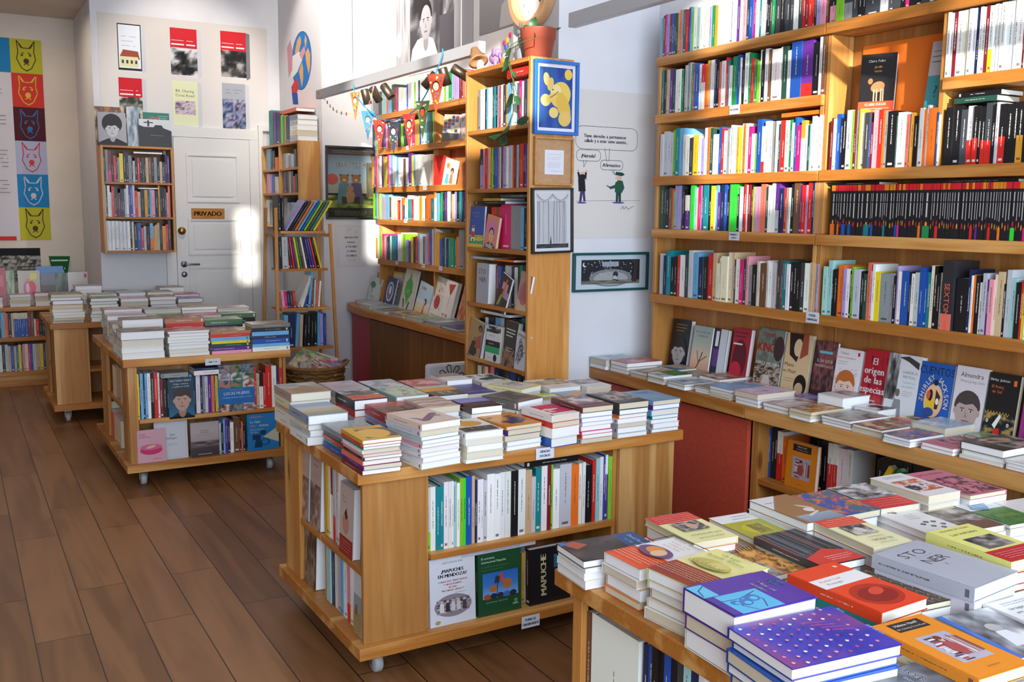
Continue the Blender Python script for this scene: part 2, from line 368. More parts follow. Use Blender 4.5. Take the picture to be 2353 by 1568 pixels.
# ---------------- room shell ----------------
def mat_floor():
    m, nt, b = newmat('laminate_floor')
    tc = nd(nt, 'ShaderNodeTexCoord'); mp = nd(nt, 'ShaderNodeMapping'); mp.inputs['Rotation'].default_value = (0, 0, R_(90)); ln(nt, tc, mp, 3)
    br = nd(nt, 'ShaderNodeTexBrick'); ln(nt, mp, br)
    for k, v in (('Scale', 1), ('Mortar Size', .0022), ('Mortar Smooth', .1), ('Brick Width', 1.28), ('Row Height', .192), ('Bias', 0)): br.inputs[k].default_value = v
    br.offset = .37; br.inputs['Color1'].default_value = (*hx('976a43'), 1); br.inputs['Color2'].default_value = (*hx('7f5735'), 1); br.inputs['Mortar'].default_value = (*hx('241710'), 1)
    mp2 = nd(nt, 'ShaderNodeMapping'); mp2.inputs['Scale'].default_value = (9, .8, 1); ln(nt, tc, mp2, 3)
    va = nd(nt, 'ShaderNodeVectorMath', operation='ADD'); ln(nt, mp2, va); bwv = nd(nt, 'ShaderNodeVectorMath', operation='SCALE'); bwv.inputs['Scale'].default_value = 60
    ln(nt, br, bwv); nt.links.new(bwv.outputs[0], va.inputs[1])
    n = nd(nt, 'ShaderNodeTexNoise'); n.inputs['Scale'].default_value = .8; n.inputs['Detail'].default_value = 4; n.inputs['Distortion'].default_value = .8; ln(nt, va, n)
    mu = nd(nt, 'ShaderNodeMath', operation='MULTIPLY'); mu.inputs[1].default_value = 16; ln(nt, n, mu); si = nd(nt, 'ShaderNodeMath', operation='SINE'); ln(nt, mu, si)
    r = nd(nt, 'ShaderNodeValToRGB'); r.color_ramp.elements[0].color = (.62, .55, .5, 1); r.color_ramp.elements[1].color = (1.1, 1.05, 1, 1); r.color_ramp.elements[0].position = .0
    mr = nd(nt, 'ShaderNodeMapRange'); mr.inputs[1].default_value = -1; ln(nt, si, mr); ln(nt, mr, r)
    mx = nd(nt, 'ShaderNodeMix', data_type='RGBA', blend_type='MULTIPLY'); mx.inputs[0].default_value = .75
    nt.links.new(br.outputs[0], mx.inputs[6]); nt.links.new(r.outputs[0], mx.inputs[7]); nt.links.new(mx.outputs[2], b.inputs['Base Color'])
    b.inputs['Roughness'].default_value = .38; b.inputs['Specular IOR Level'].default_value = .45
    bp = nd(nt, 'ShaderNodeBump'); bp.inputs['Strength'].default_value = .25; bp.inputs['Distance'].default_value = .002; bp.invert = True; ln(nt, br, bp, 1, 2); nt.links.new(bp.outputs[0], b.inputs['Normal'])
    return m
PAINT = plain('wall_paint', 'd9d8da', .85, .2, noise=.05, scale=3)
CREAM = plain('cream_paint', 'd8c9b8', .85, .2, noise=.05, scale=3)
DOORP = plain('door_enamel', 'dcdad6', .45, .4)
XR, YP, YB, YD, XG, YBEAR = 3.16, 4.0, 8.84, 10.0, 2.67, 7.70
HC = 4.4
struct(one('floor', -3.5, XR+.1, -1.8, YD+.1, -.05, 0, mat_floor()))
struct(one('wall_right', XR, XR+.12, -1.8, YBEAR+.1, 0, HC, PAINT))
struct(one('wall_pier', 2.56, XR, YP, 4.43, 0, HC, PAINT))
struct(one('wall_bear', XG, XR+.12, YBEAR, YD+.1, 0, HC, PAINT))
struct(one('wall_back', 1.105, XG, YB, YD+.1, 0, HC, PAINT))
struct(one('wall_recess', -3.5, 1.105, YD, YD+.1, 0, 3.31, CREAM))
struct(one('ceiling_recess', -3.5, 1.105, YB, YD+.1, 3.31, HC, CREAM))
struct(one('wall_left', -3.6, -3.5, -1.8, YD+.1, 0, HC, CREAM))
struct(one('ceiling', -3.6, XR+.12, -1.9, YD+.1, HC, HC+.1, PAINT))
# front wall of the shop, behind the camera: a shop window below, unseen transom openings above, shaped to place the sun patches
fw = MB()
ops = [(-2.6, 3.0, .45, 2.45), (-1.75, -.45, 3.28, 4.34), (.30, 2.2, 2.70, 3.85), (-3.10, -2.90, 3.28, 3.95)]
xs = sorted({-3.6, XR+.12, *[o[0] for o in ops], *[o[1] for o in ops]}); zs = sorted({0, HC, *[o[2] for o in ops], *[o[3] for o in ops]})
for a, b in zip(xs, xs[1:]):
    for c, d in zip(zs, zs[1:]):
        if not any(o[0] <= a and b <= o[1] and o[2] <= c and d <= o[3] for o in ops): fw.box(a, b, -1.92, -1.8, c, d, PAINT)
struct(fw.build('wall_front'))
struct(one('sun_block_wall', -14, 14, -16, -14, -.2, 5.22, plain('render_grey', '9a958c', .9, noise=.2)))  # unseen wall added outside to keep the sun out of the low shop window
FRM = plain('window_frame_paint', '2e2a27', .5)
for i, o in enumerate(ops):
    mb = MB(); n = (3, 2, 3, 1)[i]
    for k in range(n+1):
        x = o[0]+(o[1]-o[0])*k/n; mb.box(x-.02, x+.02, -1.88, -1.84, o[2], o[3], FRM)
    for z in (o[2], (o[2]+o[3])/2, o[3]): mb.box(o[0], o[1], -1.88, -1.84, z-.018, z+.018, FRM)
    if i == 2: mb.box(o[0], o[1], -1.89, -1.83, 3.36, 3.47, FRM)
    struct(mb.build('window_%d' % (i+1)))
# baseboards
BB = plain('baseboard_paint', 'cfcac4', .5)
struct(one('baseboard_back', 1.105, 1.66, YB-.015, YB, 0, .1, BB)); struct(one('baseboard_recess', -3.5, 1.105, YD-.015, YD, 0, .1, BB))
# door with four raised panels
dx0, dx1 = 1.72, 2.372; DH = 2.215
door = struct(empty('door_1', (1.72, YB, 0)))
def ch(o, p): o.parent = p; o.matrix_parent_inverse = Matrix.Translation(-p.location); return o
mb = MB(); mb.box(dx0, dx1, YB-.035, YB-.003, .005, DH, DOORP)
leaf = ch(mb.build('door_leaf', bevel=.002), door)
for z0, z1 in ((.12, .56), (.68, 1.10), (1.20, 1.52), (1.66, 2.08)):
    mb = MB(); x0, x1 = dx0+.10, dx1-.10
    for (a, b, c, d) in ((x0, x1, z1-.02, z1), (x0, x1, z0, z0+.02), (x0, x0+.02, z0+.02, z1-.02), (x1-.02, x1, z0+.02, z1-.02)): mb.box(a, b, YB-.045, YB-.035, c, d, DOORP)
    mb.box(x0+.05, x1-.05, YB-.042, YB-.035, z0+.05, z1-.05, DOORP)
    ch(mb.build('door_panel'), door)
mb = MB()
for (a, b, c, d) in ((dx0-.085, dx0-.003, 0, DH+.003), (dx1+.003, dx1+.085, 0, DH+.003), (dx0-.085, dx1+.085, DH+.004, DH+.09)):
    mb.box(a, b, YB-.03, YB, c, d, DOORP)
struct(mb.build('door_1_frame'))
BR = plain('brass', 'b08a3e', .3, metal=1); ST = plain('brushed_steel', '9a9da0', .35, metal=1)
mb = MB(); mb.lathe([(0, .03), (.03, .028), (.034, 0)], (1.765, YB-.035, 1.41), BR, T=Matrix.Rotation(R_(90), 4, 'X')); ch(mb.build('door_lock', smooth=True), door)
mb = MB(); T = Matrix.Rotation(R_(90), 4, 'X'); mb.lathe([(0, .015), (.026, .014), (.028, 0)], (1.775, YB-.035, 1.12), ST, T=T); mb.lathe([(0, .012), (.024, .011), (.026, 0)], (1.775, YB-.035, 1.03), ST, T=T)
mb.tube([(1.775, YB-.04, 1.12), (1.775, YB-.08, 1.12), (1.79, YB-.085, 1.12), (1.90, YB-.08, 1.118)], .009, ST); ch(mb.build('door_handle', smooth=True), door)
# a second doorway frame right of the door and the step of the globe wall
mb = MB(); mb.box(2.46, 2.50, YB-.03, YB, 0, 2.35, DOORP); mb.box(2.50, XG-.001, YB-.028, YB, 2.30, 2.35, DOORP); struct(mb.build('trim_1'))
struct(one('trim_2', XG-.012, XG, YBEAR, YB, 0, .1, BB))

# ---------------- book objects ----------------
def book_mesh(name, sp=SPINE, cv=COVER, pg=PAGES):
    """unit upright book: spine at x=0 facing -x, depth to x=1, thickness y 0..1, height z 0..1"""
    v = []; f = []; mi = []; uvs = []
    def q(P, m, uv=None):
        b = len(v); v.extend(P); f.append((b, b+1, b+2, b+3)); mi.append(m); uvs.extend(uv or [(9, 9)]*4)
    e = .065; d = .02; tp = .992
    q([(0, 1, 0), (0, 0, 0), (0, 0, 1), (0, 1, 1)], 0, [(0, 0), (1, 0), (1, 1), (0, 1)])
    q([(0, 0, 0), (1, 0, 0), (1, 0, 1), (0, 0, 1)], 1); q([(1, 1, 0), (0, 1, 0), (0, 1, 1), (1, 1, 1)], 1)
    q([(1, 0, 0), (1, e, 0), (1, e, 1), (1, 0, 1)], 1); q([(1, 1-e, 0), (1, 1, 0), (1, 1, 1), (1, 1-e, 1)], 1)
    for y0, y1 in ((0, e), (1-e, 1)): q([(0, y0, 1), (1, y0, 1), (1, y1, 1), (0, y1, 1)], 1); q([(0, y1, 0), (1, y1, 0), (1, y0, 0), (0, y0, 0)], 1)
    q([(0, e, 1), (d, e, 1), (d, 1-e, 1), (0, 1-e, 1)], 1)
    q([(0, 1-e, 0), (d, 1-e, 0), (d, e, 0), (0, e, 0)], 1)
    q([(d, e, tp), (1-d, e, tp), (1-d, 1-e, tp), (d, 1-e, tp)], 2); q([(1-d, e, .008), (1-d, 1-e, .008), (1-d, 1-e, tp), (1-d, e, tp)], 2)
    q([(d, 1-e, .008), (1-d, 1-e, .008), (1-d, e, .008), (d, e, .008)], 2)
    for y, s in ((e, 1), (1-e, -1)):
        P = [(1-d, y, .008), (1, y, .0), (1, y, 1), (1-d, y, tp)]; q(P if s > 0 else P[::-1], 1)
    q([(d, 1-e, tp), (d, 1-e, 1), (d, e, 1), (d, e, tp)], 1)
    me = bpy.data.meshes.new(name); me.from_pydata(v, [], f)
    for m in (sp, cv, pg): me.materials.append(m)
    me.polygons.foreach_set('material_index', mi); ul = me.uv_layers.new(name='UVMap')
    ul.data.foreach_set('uv', [c for u in uvs for c in u]); me.update(); return me
BOOK = book_mesh('book')
rnd = random.Random(7)
def jc(c, a=.06):
    c = col(c); k = 1+rnd.uniform(-a, a)*1.5; return tuple(min(.93, max(.004, v*k*(1+rnd.uniform(-a, a)))) for v in c)
def book(name, M, c, label, cat='book', group=None, band=None):
    """M maps the unit book to the world"""
    o = bpy.data.objects.new(name, BOOK); C.objects.link(o); o.matrix_world = M; o.color = (*jc(c), 1)
    if band: o['c2'] = list(col(band[0])); o['b0'] = float(band[1]); o['b1'] = float(band[2])
    else: o['c2'] = [0., 0., 0.]; o['b0'] = 2.; o['b1'] = 1.
    o['tw'] = .05
    return tag(o, label, cat, group)
def SC(x, y, z): return Matrix.Diagonal((x, y, z, 1))
def RZ(a): return Matrix.Rotation(a, 4, 'Z')
def RX(a): return Matrix.Rotation(a, 4, 'X')
def RY(a): return Matrix.Rotation(a, 4, 'Y')
def TR(*a): return Matrix.Translation(a)
ORD = ['first', 'second', 'third', 'fourth', 'fifth', 'sixth', 'seventh', 'eighth', 'ninth', 'tenth', 'eleventh', 'twelfth', 'thirteenth', 'fourteenth', 'fifteenth', 'sixteenth', 'seventeenth', 'eighteenth', 'nineteenth', 'twentieth']
TENS = ['', '', 'twenty', 'thirty', 'forty', 'fifty', 'sixty', 'seventy', 'eighty', 'ninety']
def nth(i):
    if i < 20: return ORD[i]
    n = i+1
    if n % 10 == 0: return TENS[n//10][:-1]+'ieth'
    return TENS[n//10]+'-'+ORD[n % 10-1]
import re
def spec(tok):
    """'180A/205' -> x 180, colour A, top 205; '*R45' a red foot over the lower 45 %, '^O' an orange head"""
    m = re.match(r'(-?[\d.]+)([A-Za-z_])(?:([*^])([A-Za-z])(\d*))?(?:/(-?[\d.]+))?$', tok)
    band = None
    if m.group(3) == '*': band = (m.group(4), 0, int(m.group(5) or 24)/100)
    elif m.group(3): band = (m.group(4), .78, 1)
    return float(m.group(1)), m.group(2), float(m.group(6)) if m.group(6) else None, band
HM = {2.086: .224, 1.79: .25, 1.537: .207, 1.217: .274, 2.0905: .22, 2.014: .272, 1.724: .264, 1.431: .267, 1.149: .256, .864: .259, .58: .258, 1.8155: .27, 1.815: .27, 1.53: .262, 1.252: .254, 1.95: .185, 1.745: .18, 1.47: .25, .42: .285, .4: .30, .144: .225, .449: .228, .142: .26, .528: .25, 2.09: .22}
def row(data, ox, oy, s, plane, val, zb, name, where, group, depth=.135, hdef=.21, lean=None, org=None, cat='book', rx=None):
    """data in crop pixels; plane 'x': spines face -x on the plane x=val; 'y': spines face -y on y=val"""
    hm = HM.get(round(zb-.0005, 3), .40)
    T = [spec(t) for t in data.replace('\n', ' ').split()]; lastt = None
    fn = (lambda x, y: atx(ox+x*s, oy+y*s, val)) if plane == 'x' else (lambda x, y: aty(ox+x*s, oy+y*s, val))
    # pixel row near the shelf, for the inversion of x
    out = []; zmid = zb+.05
    def inv(x):
        yy = 784
        for _ in range(4):
            p = aty(ox+x*s, yy, val) if plane == 'y' else atx(ox+x*s, yy, val)
            # move the pixel to the height zmid
            q = Vector(p); q.z = zmid; d = q-Vector((0, 0, EYE)); yy = 784-FPX*d.dot(UP)/d.dot(FW)
            px = 1176.5+FPX*d.dot(RT)/d.dot(FW)
        return p
    P = [inv(t[0]) for t in T]
    n = len(T)-1
    for i in range(n):
        x, c, top, band = T[i]
        if top is not None: lastt = top
        if c == '_': continue
        p, p2 = P[i], P[i+1]
        if lastt is not None:
            h = fn(x, lastt).z-zb if False else None
            pp = atx(ox+x*s, oy+lastt*s, val) if plane == 'x' else aty(ox+x*s, oy+lastt*s, val)
            h = min(max(pp.z-zb, .10)+rnd.uniform(-.002, .002), hm)
        else: h = hdef*rnd.uniform(.92, 1.06)
        h = min(h, hm)
        w = (p.y-p2.y) if plane == 'x' else (p2.x-p.x)
        w = max(w-.0006, .003); dd = min(depth, h*.68)*rnd.uniform(.95, 1)
        off = rnd.uniform(0, .006)
        if plane == 'x': M = TR(val+off, p.y-w, zb) @ SC(dd, w, h)
        else: M = TR(p.x, val+off, zb) @ RZ(R_(90)) @ TR(0, -w, 0) @ SC(dd, w, h)
        th = 'thick' if w > .03 else ('thin' if w < .013 else 'slim' if w < .019 else 'medium')
        hh = ' tall' if h > .235 else ' short' if h < .18 else ''
        bl = ' with %s foot' % CN[band[0]] if band and band[1] == 0 else ''
        og = 'pier' if org is None else org
        lb = '%s%s %s spine%s, %s from %s end, %s' % (th, hh, CN[c], bl, nth(i), og, where)
        if len(lb.replace('-', 'x').split()) > 16: lb = '%s %s spine, %s from %s end, %s' % (th, CN[c], nth(i), og, where)
        o = book(name, M, c, lb, cat, group, band); o['tw'] = min(.16, .0014/w)
    return P
# flat books: reader frames. 'N' up=+y spine -x; 'E' up=+x spine +y; 'W' up=-x spine -y; 'S' up=-y spine +x
UPA = {'N': 0, 'E': -math.pi/2, 'W': math.pi/2, 'S': math.pi}
def flatM(cx, cy, z, w, l, t, ang):
    """unit book lying on its back: spine along its length at the reader's left; w across, l long, t thick"""
    B = Matrix(((1, 0, 0, 0), (0, 0, 1, 0), (0, 1, 0, 0), (0, 0, 0, 1)))   # x->across, z->length, y->up
    return TR(cx, cy, z) @ RZ(ang) @ TR(-w/2, -l/2, 0) @ B @ SC(w, t, l)
# ---------------- furniture ----------------
TH = .02
def child(mb, name, par, bevel=0, smooth=False):
    o = mb.build(name, None, bevel, smooth); o.parent = par; o.matrix_parent_inverse = (Matrix.Translation(par.location) @ RZ(par.rotation_euler.z)).inverted(); return o
def cbox(name, par, x0, x1, y0, y1, z0, z1, m, bevel=.0015):
    mb = MB(); mb.box(x0, x1, y0, y1, z0, z1, m); return child(mb, name, par, bevel)
XB = 3.02; ZS = dict(A=2.356, B=2.086, C=1.790, D=1.537, E=1.217); ZC = .84
def wall_case(name, y0, y1, label, levels, divs=(), back=True, xb=XB):
    t = empty(name, (xb, y0, ZC), label=label, cat='bookcase')
    for z in levels:
        cbox('shelf', t, xb-.012, XR-.002, y0+.001, y1-.001, z-.042, z, WY)
    for (y, z0, z1) in divs: cbox('upright', t, xb+.004, XR-.012, y, y+TH, z0, z1, WZ)
    if back: cbox('back_panel', t, XR-.011, XR-.002, y0+.001, y1-.001, ZC+.001, levels[0]-.043, WBK)
    return t
YL, YM = 3.822, 2.772
def gaps(y, lv, last=ZC): 
    z = sorted(lv); z = [last+.043-.042]+z
    return [(y, a+.001, b-.043) for a, b in zip(z, z[1:])]
L5 = [ZS[k] for k in 'ABCDE']
case1 = wall_case('wall_bookcase', YM+.001, YL, 'pine bookcase bay beside the cartoon poster with five full rows', L5, gaps(YL-TH-.001, L5)+gaps(YM+.002, L5)[1:])
L4 = [ZS[k] for k in 'ACDE']
YS = 2.237
case2 = wall_case('wall_bookcase', .9, YM-.001, 'pine bookcase bay with an orange backing panel and black pocket classics', L4, gaps(YM-TH-.002, L4)[1:]+[(YS, ZS['C']+.001, ZS['A']-.043)]+gaps(.902, L4))
cbox('shelf', case2, XB-.012, XR-.014, .924, YS-.002, 2.048, 2.09, WY)
ORG = plain('orange_card', 'ee7a22', .7, noise=.04, scale=4); ob = cbox('orange_backing', case2, XR-.016, XR-.012, YS+.022, 2.70, 1.80, 2.27, ORG, 0); ob['label'] = 'plain orange backing card'
case3 = wall_case('wall_bookcase', 4.62, 7.37, 'far pine bookcase filled with picture books', L5, gaps(7.348, L5)+gaps(6.33, L5)+gaps(4.622, L5))
# counters
REDP = plain('red_lacquer', 'd0553f', .5, noise=.1, scale=60); REDD = plain('crimson_panel', 'a82438', .5)
def counter(y0, y1, label, parts):
    t = empty('counter', (2.775, y0, 0), label=label, cat='counter')
    cbox('worktop', t, 2.775, XR-.003, y0, y1, ZC-.055, ZC, WY, .003)
    for n, a, b, m, x in parts: cbox(n, t, x, x+.02, a, b, .09, ZC-.075, m, .001)
    cbox('plinth', t, 2.88, XR-.003, y0+.01, y1-.01, 0, .088, WCAB)
    return t
cnt1 = counter(2.885, 3.995, 'pine worktop counter with red doors beside the pier', [('door', 2.915, 3.45, REDP, 2.83), ('door', 3.455, 3.985, REDP, 2.83)])
for o in cnt1.children:
    if o.name.startswith('door'): o['label'] = 'red painted door'
cbox('side_panel', cnt1, 2.852, XR-.004, 3.97, 3.99, .09, ZC-.056, WZ); cbox('side_panel', cnt1, 2.852, XR-.004, 2.890, 2.91, .09, ZC-.056, WZ)
cnt2 = counter(-.6, 2.883, 'long pine worktop counter with an open book shelf below', [])
for y in (2.86, 1.86, .86, -.1): cbox('upright', cnt2, 2.84, XR-.004, y, y+.022, .09, ZC-.056, WZ)
for y0, y1 in ((1.883, 2.859), (.883, 1.859), (-.078, .859)):
    cbox('shelf', cnt2, 2.845, XR-.015, y0, y1, .505, .528, WY)
cbox('back_panel', cnt2, XR-.013, XR-.004, -.1, 2.85, .09, ZC-.056, WBK)
cnt3 = empty('counter', (2.775, 4.62, 0), label='far pine counter with oak cupboard doors and a crimson end panel', cat='counter')
mb = MB(); b0 = 4.615
pts = [(2.775, b0), (2.775, 7.10), (2.79, 7.35), (2.83, 7.60), (2.87, 7.69), (XR-.003, 7.69), (XR-.003, b0)]
base = len(mb.v); n = len(pts); mb.v += [(x, y, ZC-.06) for x, y in pts]+[(x, y, ZC) for x, y in pts]; k = mb.mi(WY)
mb.f += [tuple(range(n))[::-1], tuple(range(n, 2*n))]+[(i, (i+1) % n, n+(i+1) % n, n+i) for i in range(n)]; mb.m += [k]*(n+2)
child(mb, 'worktop', cnt3, .003)
for a, b in ((4.63, 5.21), (5.214, 5.80), (5.804, 6.39), (6.394, 7.06)): cbox('door', cnt3, 2.81, 2.83, a, b, .08, ZC-.075, WCAB)
mb = MB(); mb.face([(2.812, 7.065, .02), (2.87, 7.60, .02), (2.87, 7.60, ZC-.061), (2.812, 7.065, ZC-.061)][::-1], REDD); mb.face([(2.84, 7.065, .02), (2.90, 7.60, .02), (2.90, 7.60, ZC-.061), (2.84, 7.065, ZC-.061)], REDD)
mb.face([(2.812, 7.065, .02), (2.84, 7.065, .02), (2.84, 7.065, ZC-.061), (2.812, 7.065, ZC-.061)], REDD); ep = child(mb, 'end_panel', cnt3); ep['label'] = 'curved crimson end panel'
cbox('plinth', cnt3, 2.86, XR-.003, 4.63, 7.5, 0, .078, WCAB)
# tall case beside the pier
TX0, TX1, TY0, TY1 = 2.318, 2.552, 3.85, 4.49
tall = empty('tall_bookcase', (TX0, TY0, 0), label='narrow tall pine bookcase with framed pictures on its side', cat='bookcase')
TZ = [2.311, 2.014, 1.724, 1.431, 1.149, .864, .58, .30]
cbox('side_panel', tall, TX0, TX1, TY0, TY0+.02, 0, TZ[0], WZ); cbox('side_panel', tall, TX0, TX1, TY1-.02, TY1, 0, TZ[0]-.0, WZ)
for i, z in enumerate(TZ):
    cbox('shelf', tall, TX0+(.001 if i else -.001), TX1-.008, TY0+.021, TY1-.021, z-.02, z, WY)
cbox('shelf', tall, TX0+.001, TX1-.008, TY0+.021, TY1-.021, .06, .08, WY)
cbox('back_panel', tall, TX1-.007, TX1-.001, TY0+.021, TY1-.021, .06, TZ[0]-.021, WBK)
# low shelving against the recess wall
lw = empty('low_bookcase', (-.9, 9.6, 0), label='low pine shelving along the recess wall with flat stacks on top', cat='bookcase')
for z in (.718, .449, .142): cbox('shelf', lw, -.9, 1.08, 9.6, 9.985, z-.035, z, WX)
for x in (-.9, .345-.35, 1.06): 
    for z0, z1 in ((.143, .413), (.45, .682)): cbox('upright', lw, x, x+.018, 9.61, 9.985, z0, z1, WZ)
cbox('plinth', lw, -.9, 1.08, 9.64, 9.985, 0, .106, WX)
cbox('back_panel', lw, -.9, 1.08, 9.975, 9.986, .143, .682, WBK)
# rolling tables: top slab, base slab, corner boards, shelves and castors
WHEEL = plain('castor_rubber', 'a8a8a8', .4)
def cart(loc, yaw, w, d, fo, lo, label, z=.755, msz=.42, lsz=.40, post=.19, fdp=None):
    """fo: front opening (x0,x1); lo: left opening (y0,y1), local to the near left corner"""
    t = empty('book_table', (loc[0], loc[1], 0), yaw, label=label, cat='table')
    o = Matrix.Translation(t.location) @ RZ(yaw)
    def B(n, x0, x1, y0, y1, z0, z1, m, bv=.0015):
        mb = MB(); mb.box(x0, x1, y0, y1, z0, z1, m); ob = mb.build(n, t, bv); return ob
    e = .025; fdp = fdp or d*.5
    B('table_top', 0, w, 0, d, z-.042, z, WX, .003)
    B('base_board', -.0, w, 0, d, .098, .143, WX, .003)
    zb, zt = .1435, z-.0425
    B('front_panel', e, fo[0], e, e+.02, zb, zt, WPZ); B('front_panel', fo[1], w-e, e, e+.02, zb, zt, WPZ)
    if lo[0] > e+.05: B('side_panel', e, e+.02, e+.021, lo[0], zb, zt, WPZ)
    B('side_panel', e, e+.02, lo[1], min(lo[1]+post, d-e), zb, zt, WZ)
    B('partition', fo[0]-.001, fo[0]+.018, e+.021, fdp, zb, zt, WZ); B('partition', fo[1]-.018, fo[1]+.001, e+.021, fdp, zb, zt, WZ)
    B('back_panel', e+.021, w-e-.021, fdp+.001, fdp+.01, zb, zt, WPZ)
    B('partition', e+.16, e+.178, fdp+.011, d-e-.021, zb, zt, WZ)
    B('shelf', fo[0]+.019, fo[1]-.019, e+.003, fdp-.001, msz-.022, msz, WX)
    if fo[0] > .12: B('shelf', e+.003, fo[0]-.004, e+.022, fdp, lsz-.022, lsz, WY)
    B('shelf', e+.003, e+.158, fdp+.012, lo[1]-.001, lsz-.022, lsz, WY)
    B('rear_panel', e+.021, w-e, d-e-.02, d-e, zb, zt, WPZ)
    for cx, cyy in ((.10, .10), (w-.12, .10), (.10, d-.1), (w-.12, d-.1)):
        mb = MB(); T = Matrix.Rotation(R_(90), 4, 'Y'); mb.lathe([(0, -.016), (.030, -.016), (.036, -.010), (.036, .010), (.030, .016), (0, .016)], (cx, cyy, .036), WHEEL, n=20, T=T)
        c = mb.build('castor', t, smooth=True)
        mb = MB(); mb.box(cx-.022, cx+.022, cyy-.012, cyy+.012, .078, .0975, ST); mb.box(cx-.022, cx-.019, cyy-.01, cyy+.01, .036, .08, ST); mb.box(cx+.019, cx+.022, cyy-.01, cyy+.01, .036, .08, ST); mb.tube([(cx-.022, cyy, .036), (cx+.022, cyy, .036)], .006, ST); mb.build('fork', c)
    return t, o
T1, O1 = cart((1.12, 2.93), R_(.3), 1.385, .91, (.26, 1.09), (.025, .70), 'rolling pine book table in the middle of the shop with stacks on top')
T2, O2 = cart((.808, 5.755), R_(.3), .967, 1.28, (.062, .925), (.24, .85), 'rolling pine book table carrying the thick novels behind the middle table', msz=.40, lsz=.44, fdp=.22)
T3, O3 = cart((.605, 7.79), 0, 1.25, .93, (.245, 1.0), (.3, .6), 'farthest rolling pine book table in front of the white door', msz=.40)
T4, O4 = cart((1.232, .52), 0, 1.35, 1.385, (.28, 1.07), (.03, 1.30), 'nearest rolling pine book table piled with new novels', post=.037)
# ---------------- shelved books ----------------
s5 = 480/2352
g1 = 'books on the topmost shelf beside the pier'
row('''180A/205 207U/180 228H/162 252X/160 278Q/158 303B/155 332D/160 350F/150 368Z/140 392O/115 412A/118 432U/115 462R/108 490B/90 515A/85 532M/80 548W/72 590C/90
 620W/95 660I/85 680W/90 735X/70 752E/68 792o/70 822W/55 885W/45 945W/20 985W/5 1035V/-8 1070I/-10 1105P/-12 1140D/-15 1175B/-18 1218H/-22 1250W/-25 1285T/-28 1312W/-30 1365D/-40
 1385K/-45 1410D/-60 1430E/-50 1460D/-60 1480D/-60 1530K/-70 1575D/-75 1640D/-78 1675W/-80 1737D/-85 1772R/-85 1815Q/-90 1850R/-90 1885R/-92 1918K/-95 1940X/-98 1985P/-100 2040U/-105 2066W''',
    1480, 0, s5, 'x', XB, ZS['A']+.0005, 'shelved_novel', 'top shelf beside the pier', g1)
row('''190T/795 210K/800 245Z/790 265W/790 285V/780 318F/780 343W/785 380W/785 405E/785 432K/770 452L/740 480G/715 505L/712 525E/715 545R/715 560B/715 608W/725 640R*W60/730 680O/715 700o/690
 722P/745 737W/675 788N/672 808K/680 835S/700 862W/695 905R/655 930T/670 948W/745 985E/640 1035B/620 1070W/650 1085K/650 1122W/600 1168E/605 1200R/670 1230E/680 1265M/690 1295W/570 1310K/580 1345W/550 1385U/555
 1410K/560 1425W/565 1520W/530 1545F/525 1600W/570 1640B/450 1755V*R/465 1880K/480 1960W/400 1990U/410 2035W''',
    1480, 0, s5, 'x', XB, ZS['B']+.0005, 'shelved_novel', 'second shelf beside the pier', 'books on the second shelf beside the pier')
row('''172L/1510 207L/1480 255L/1500 285L/1495 312M/1470 345T/1450 385A/1450 435W/1515 467W/1530 500D/1550 540Y/1525 600W/1530 632X/1555 668W/1440 710O/1440 732F/1445 765W/1520 828B/1430 862R/1450 885L/1470 930G/1450 955W/1410
 975I/1410 1010I/1430 1040o/1430 1060Y/1430 1085W/1395 1110O/1395 1130W/1390 1160H/1430 1195W/1510 1240M/1520 1255B/1350 1310W*R/1425 1345I/1370 1385L/1370 1425G/1370 1470W/1365 1500D/1400 1520R/1355 1570L/1355 1615E/1355
 1645L/1390 1680B/1320 1705H/1410 1755o*W65/1365 1800L/1400 1820F/1410 1850C/1400 1870W/1310 1910W/1320 1955W/1300 1992W''',
    1480, 0, s5, 'x', XB, ZS['C']+.0005, 'shelved_novel', 'third shelf beside the pier', 'books on the third shelf beside the pier')
row('''178F/520 215D/560 235K/560 275U/550 300S/555 318M/580 335X/520 360C/520 375X/510 415D/520 430K/560 448W*V55/635 500N/545 515m/510 560C/540 588O/575 600H/515 632X/520 645D/520 660T/505 712K/520 745Y/525 785W/580 795A/520
 825V/600 850N/500 893B/495 920K/560 945P/495 960m/492 1040K/620 1060W/535 1098V/540 1112R/498 1137W/515 1158Q/515 1185K/500 1210Y/540 1230X/540 1247P/530 1303S/505 1360F/540 1385W/520 1425W/500 1465V*L45/490 1508N/555 1558R/550
 1585Z/550 1612W/550 1635K/500 1668U/475 1735V/520 1758R/520 1802X/520 1822R/465 1870N/480 1895G/470 1930K/480 1950X/470 1977W''',
    1480, 320, s5, 'x', XB, ZS['D']+.0005, 'shelved_novel', 'fourth shelf beside the pier', 'books on the fourth shelf beside the pier')
row('''165L/1290 212N/1310 245T/1250 287K/1330 325K/1330 362R/1305 395W/1300 455D/1280 490L/1250 535A/1275 595N/1330 645T/1325 660K/1330 705R/1285 760Z/1275 800I/1395 835W/1340 855I/1315 930I/1275 975Z/1275 1000D/1350 1018W/1350
 1067H/1355 1102D/1360 1135P/1320 1160G/1420 1200K/1410 1250W/1370 1270I/1370 1290U/1400 1360W/1370 1380W/1380 1430L/1380 1470Z/1400 1490D/1360 1520U/1360 1540A/1390 1555T/1370 1590W/1400 1625K/1380 1665K/1390 1700K/1390 1745D/1390
 1790W/1390 1850Z/1390 1890W/1400 1925X/1400 1946W''',
    1480, 320, s5, 'x', XB, ZS['E']+.0005, 'poetry_book', 'lowest shelf beside the pier', 'poetry books on the lowest shelf')
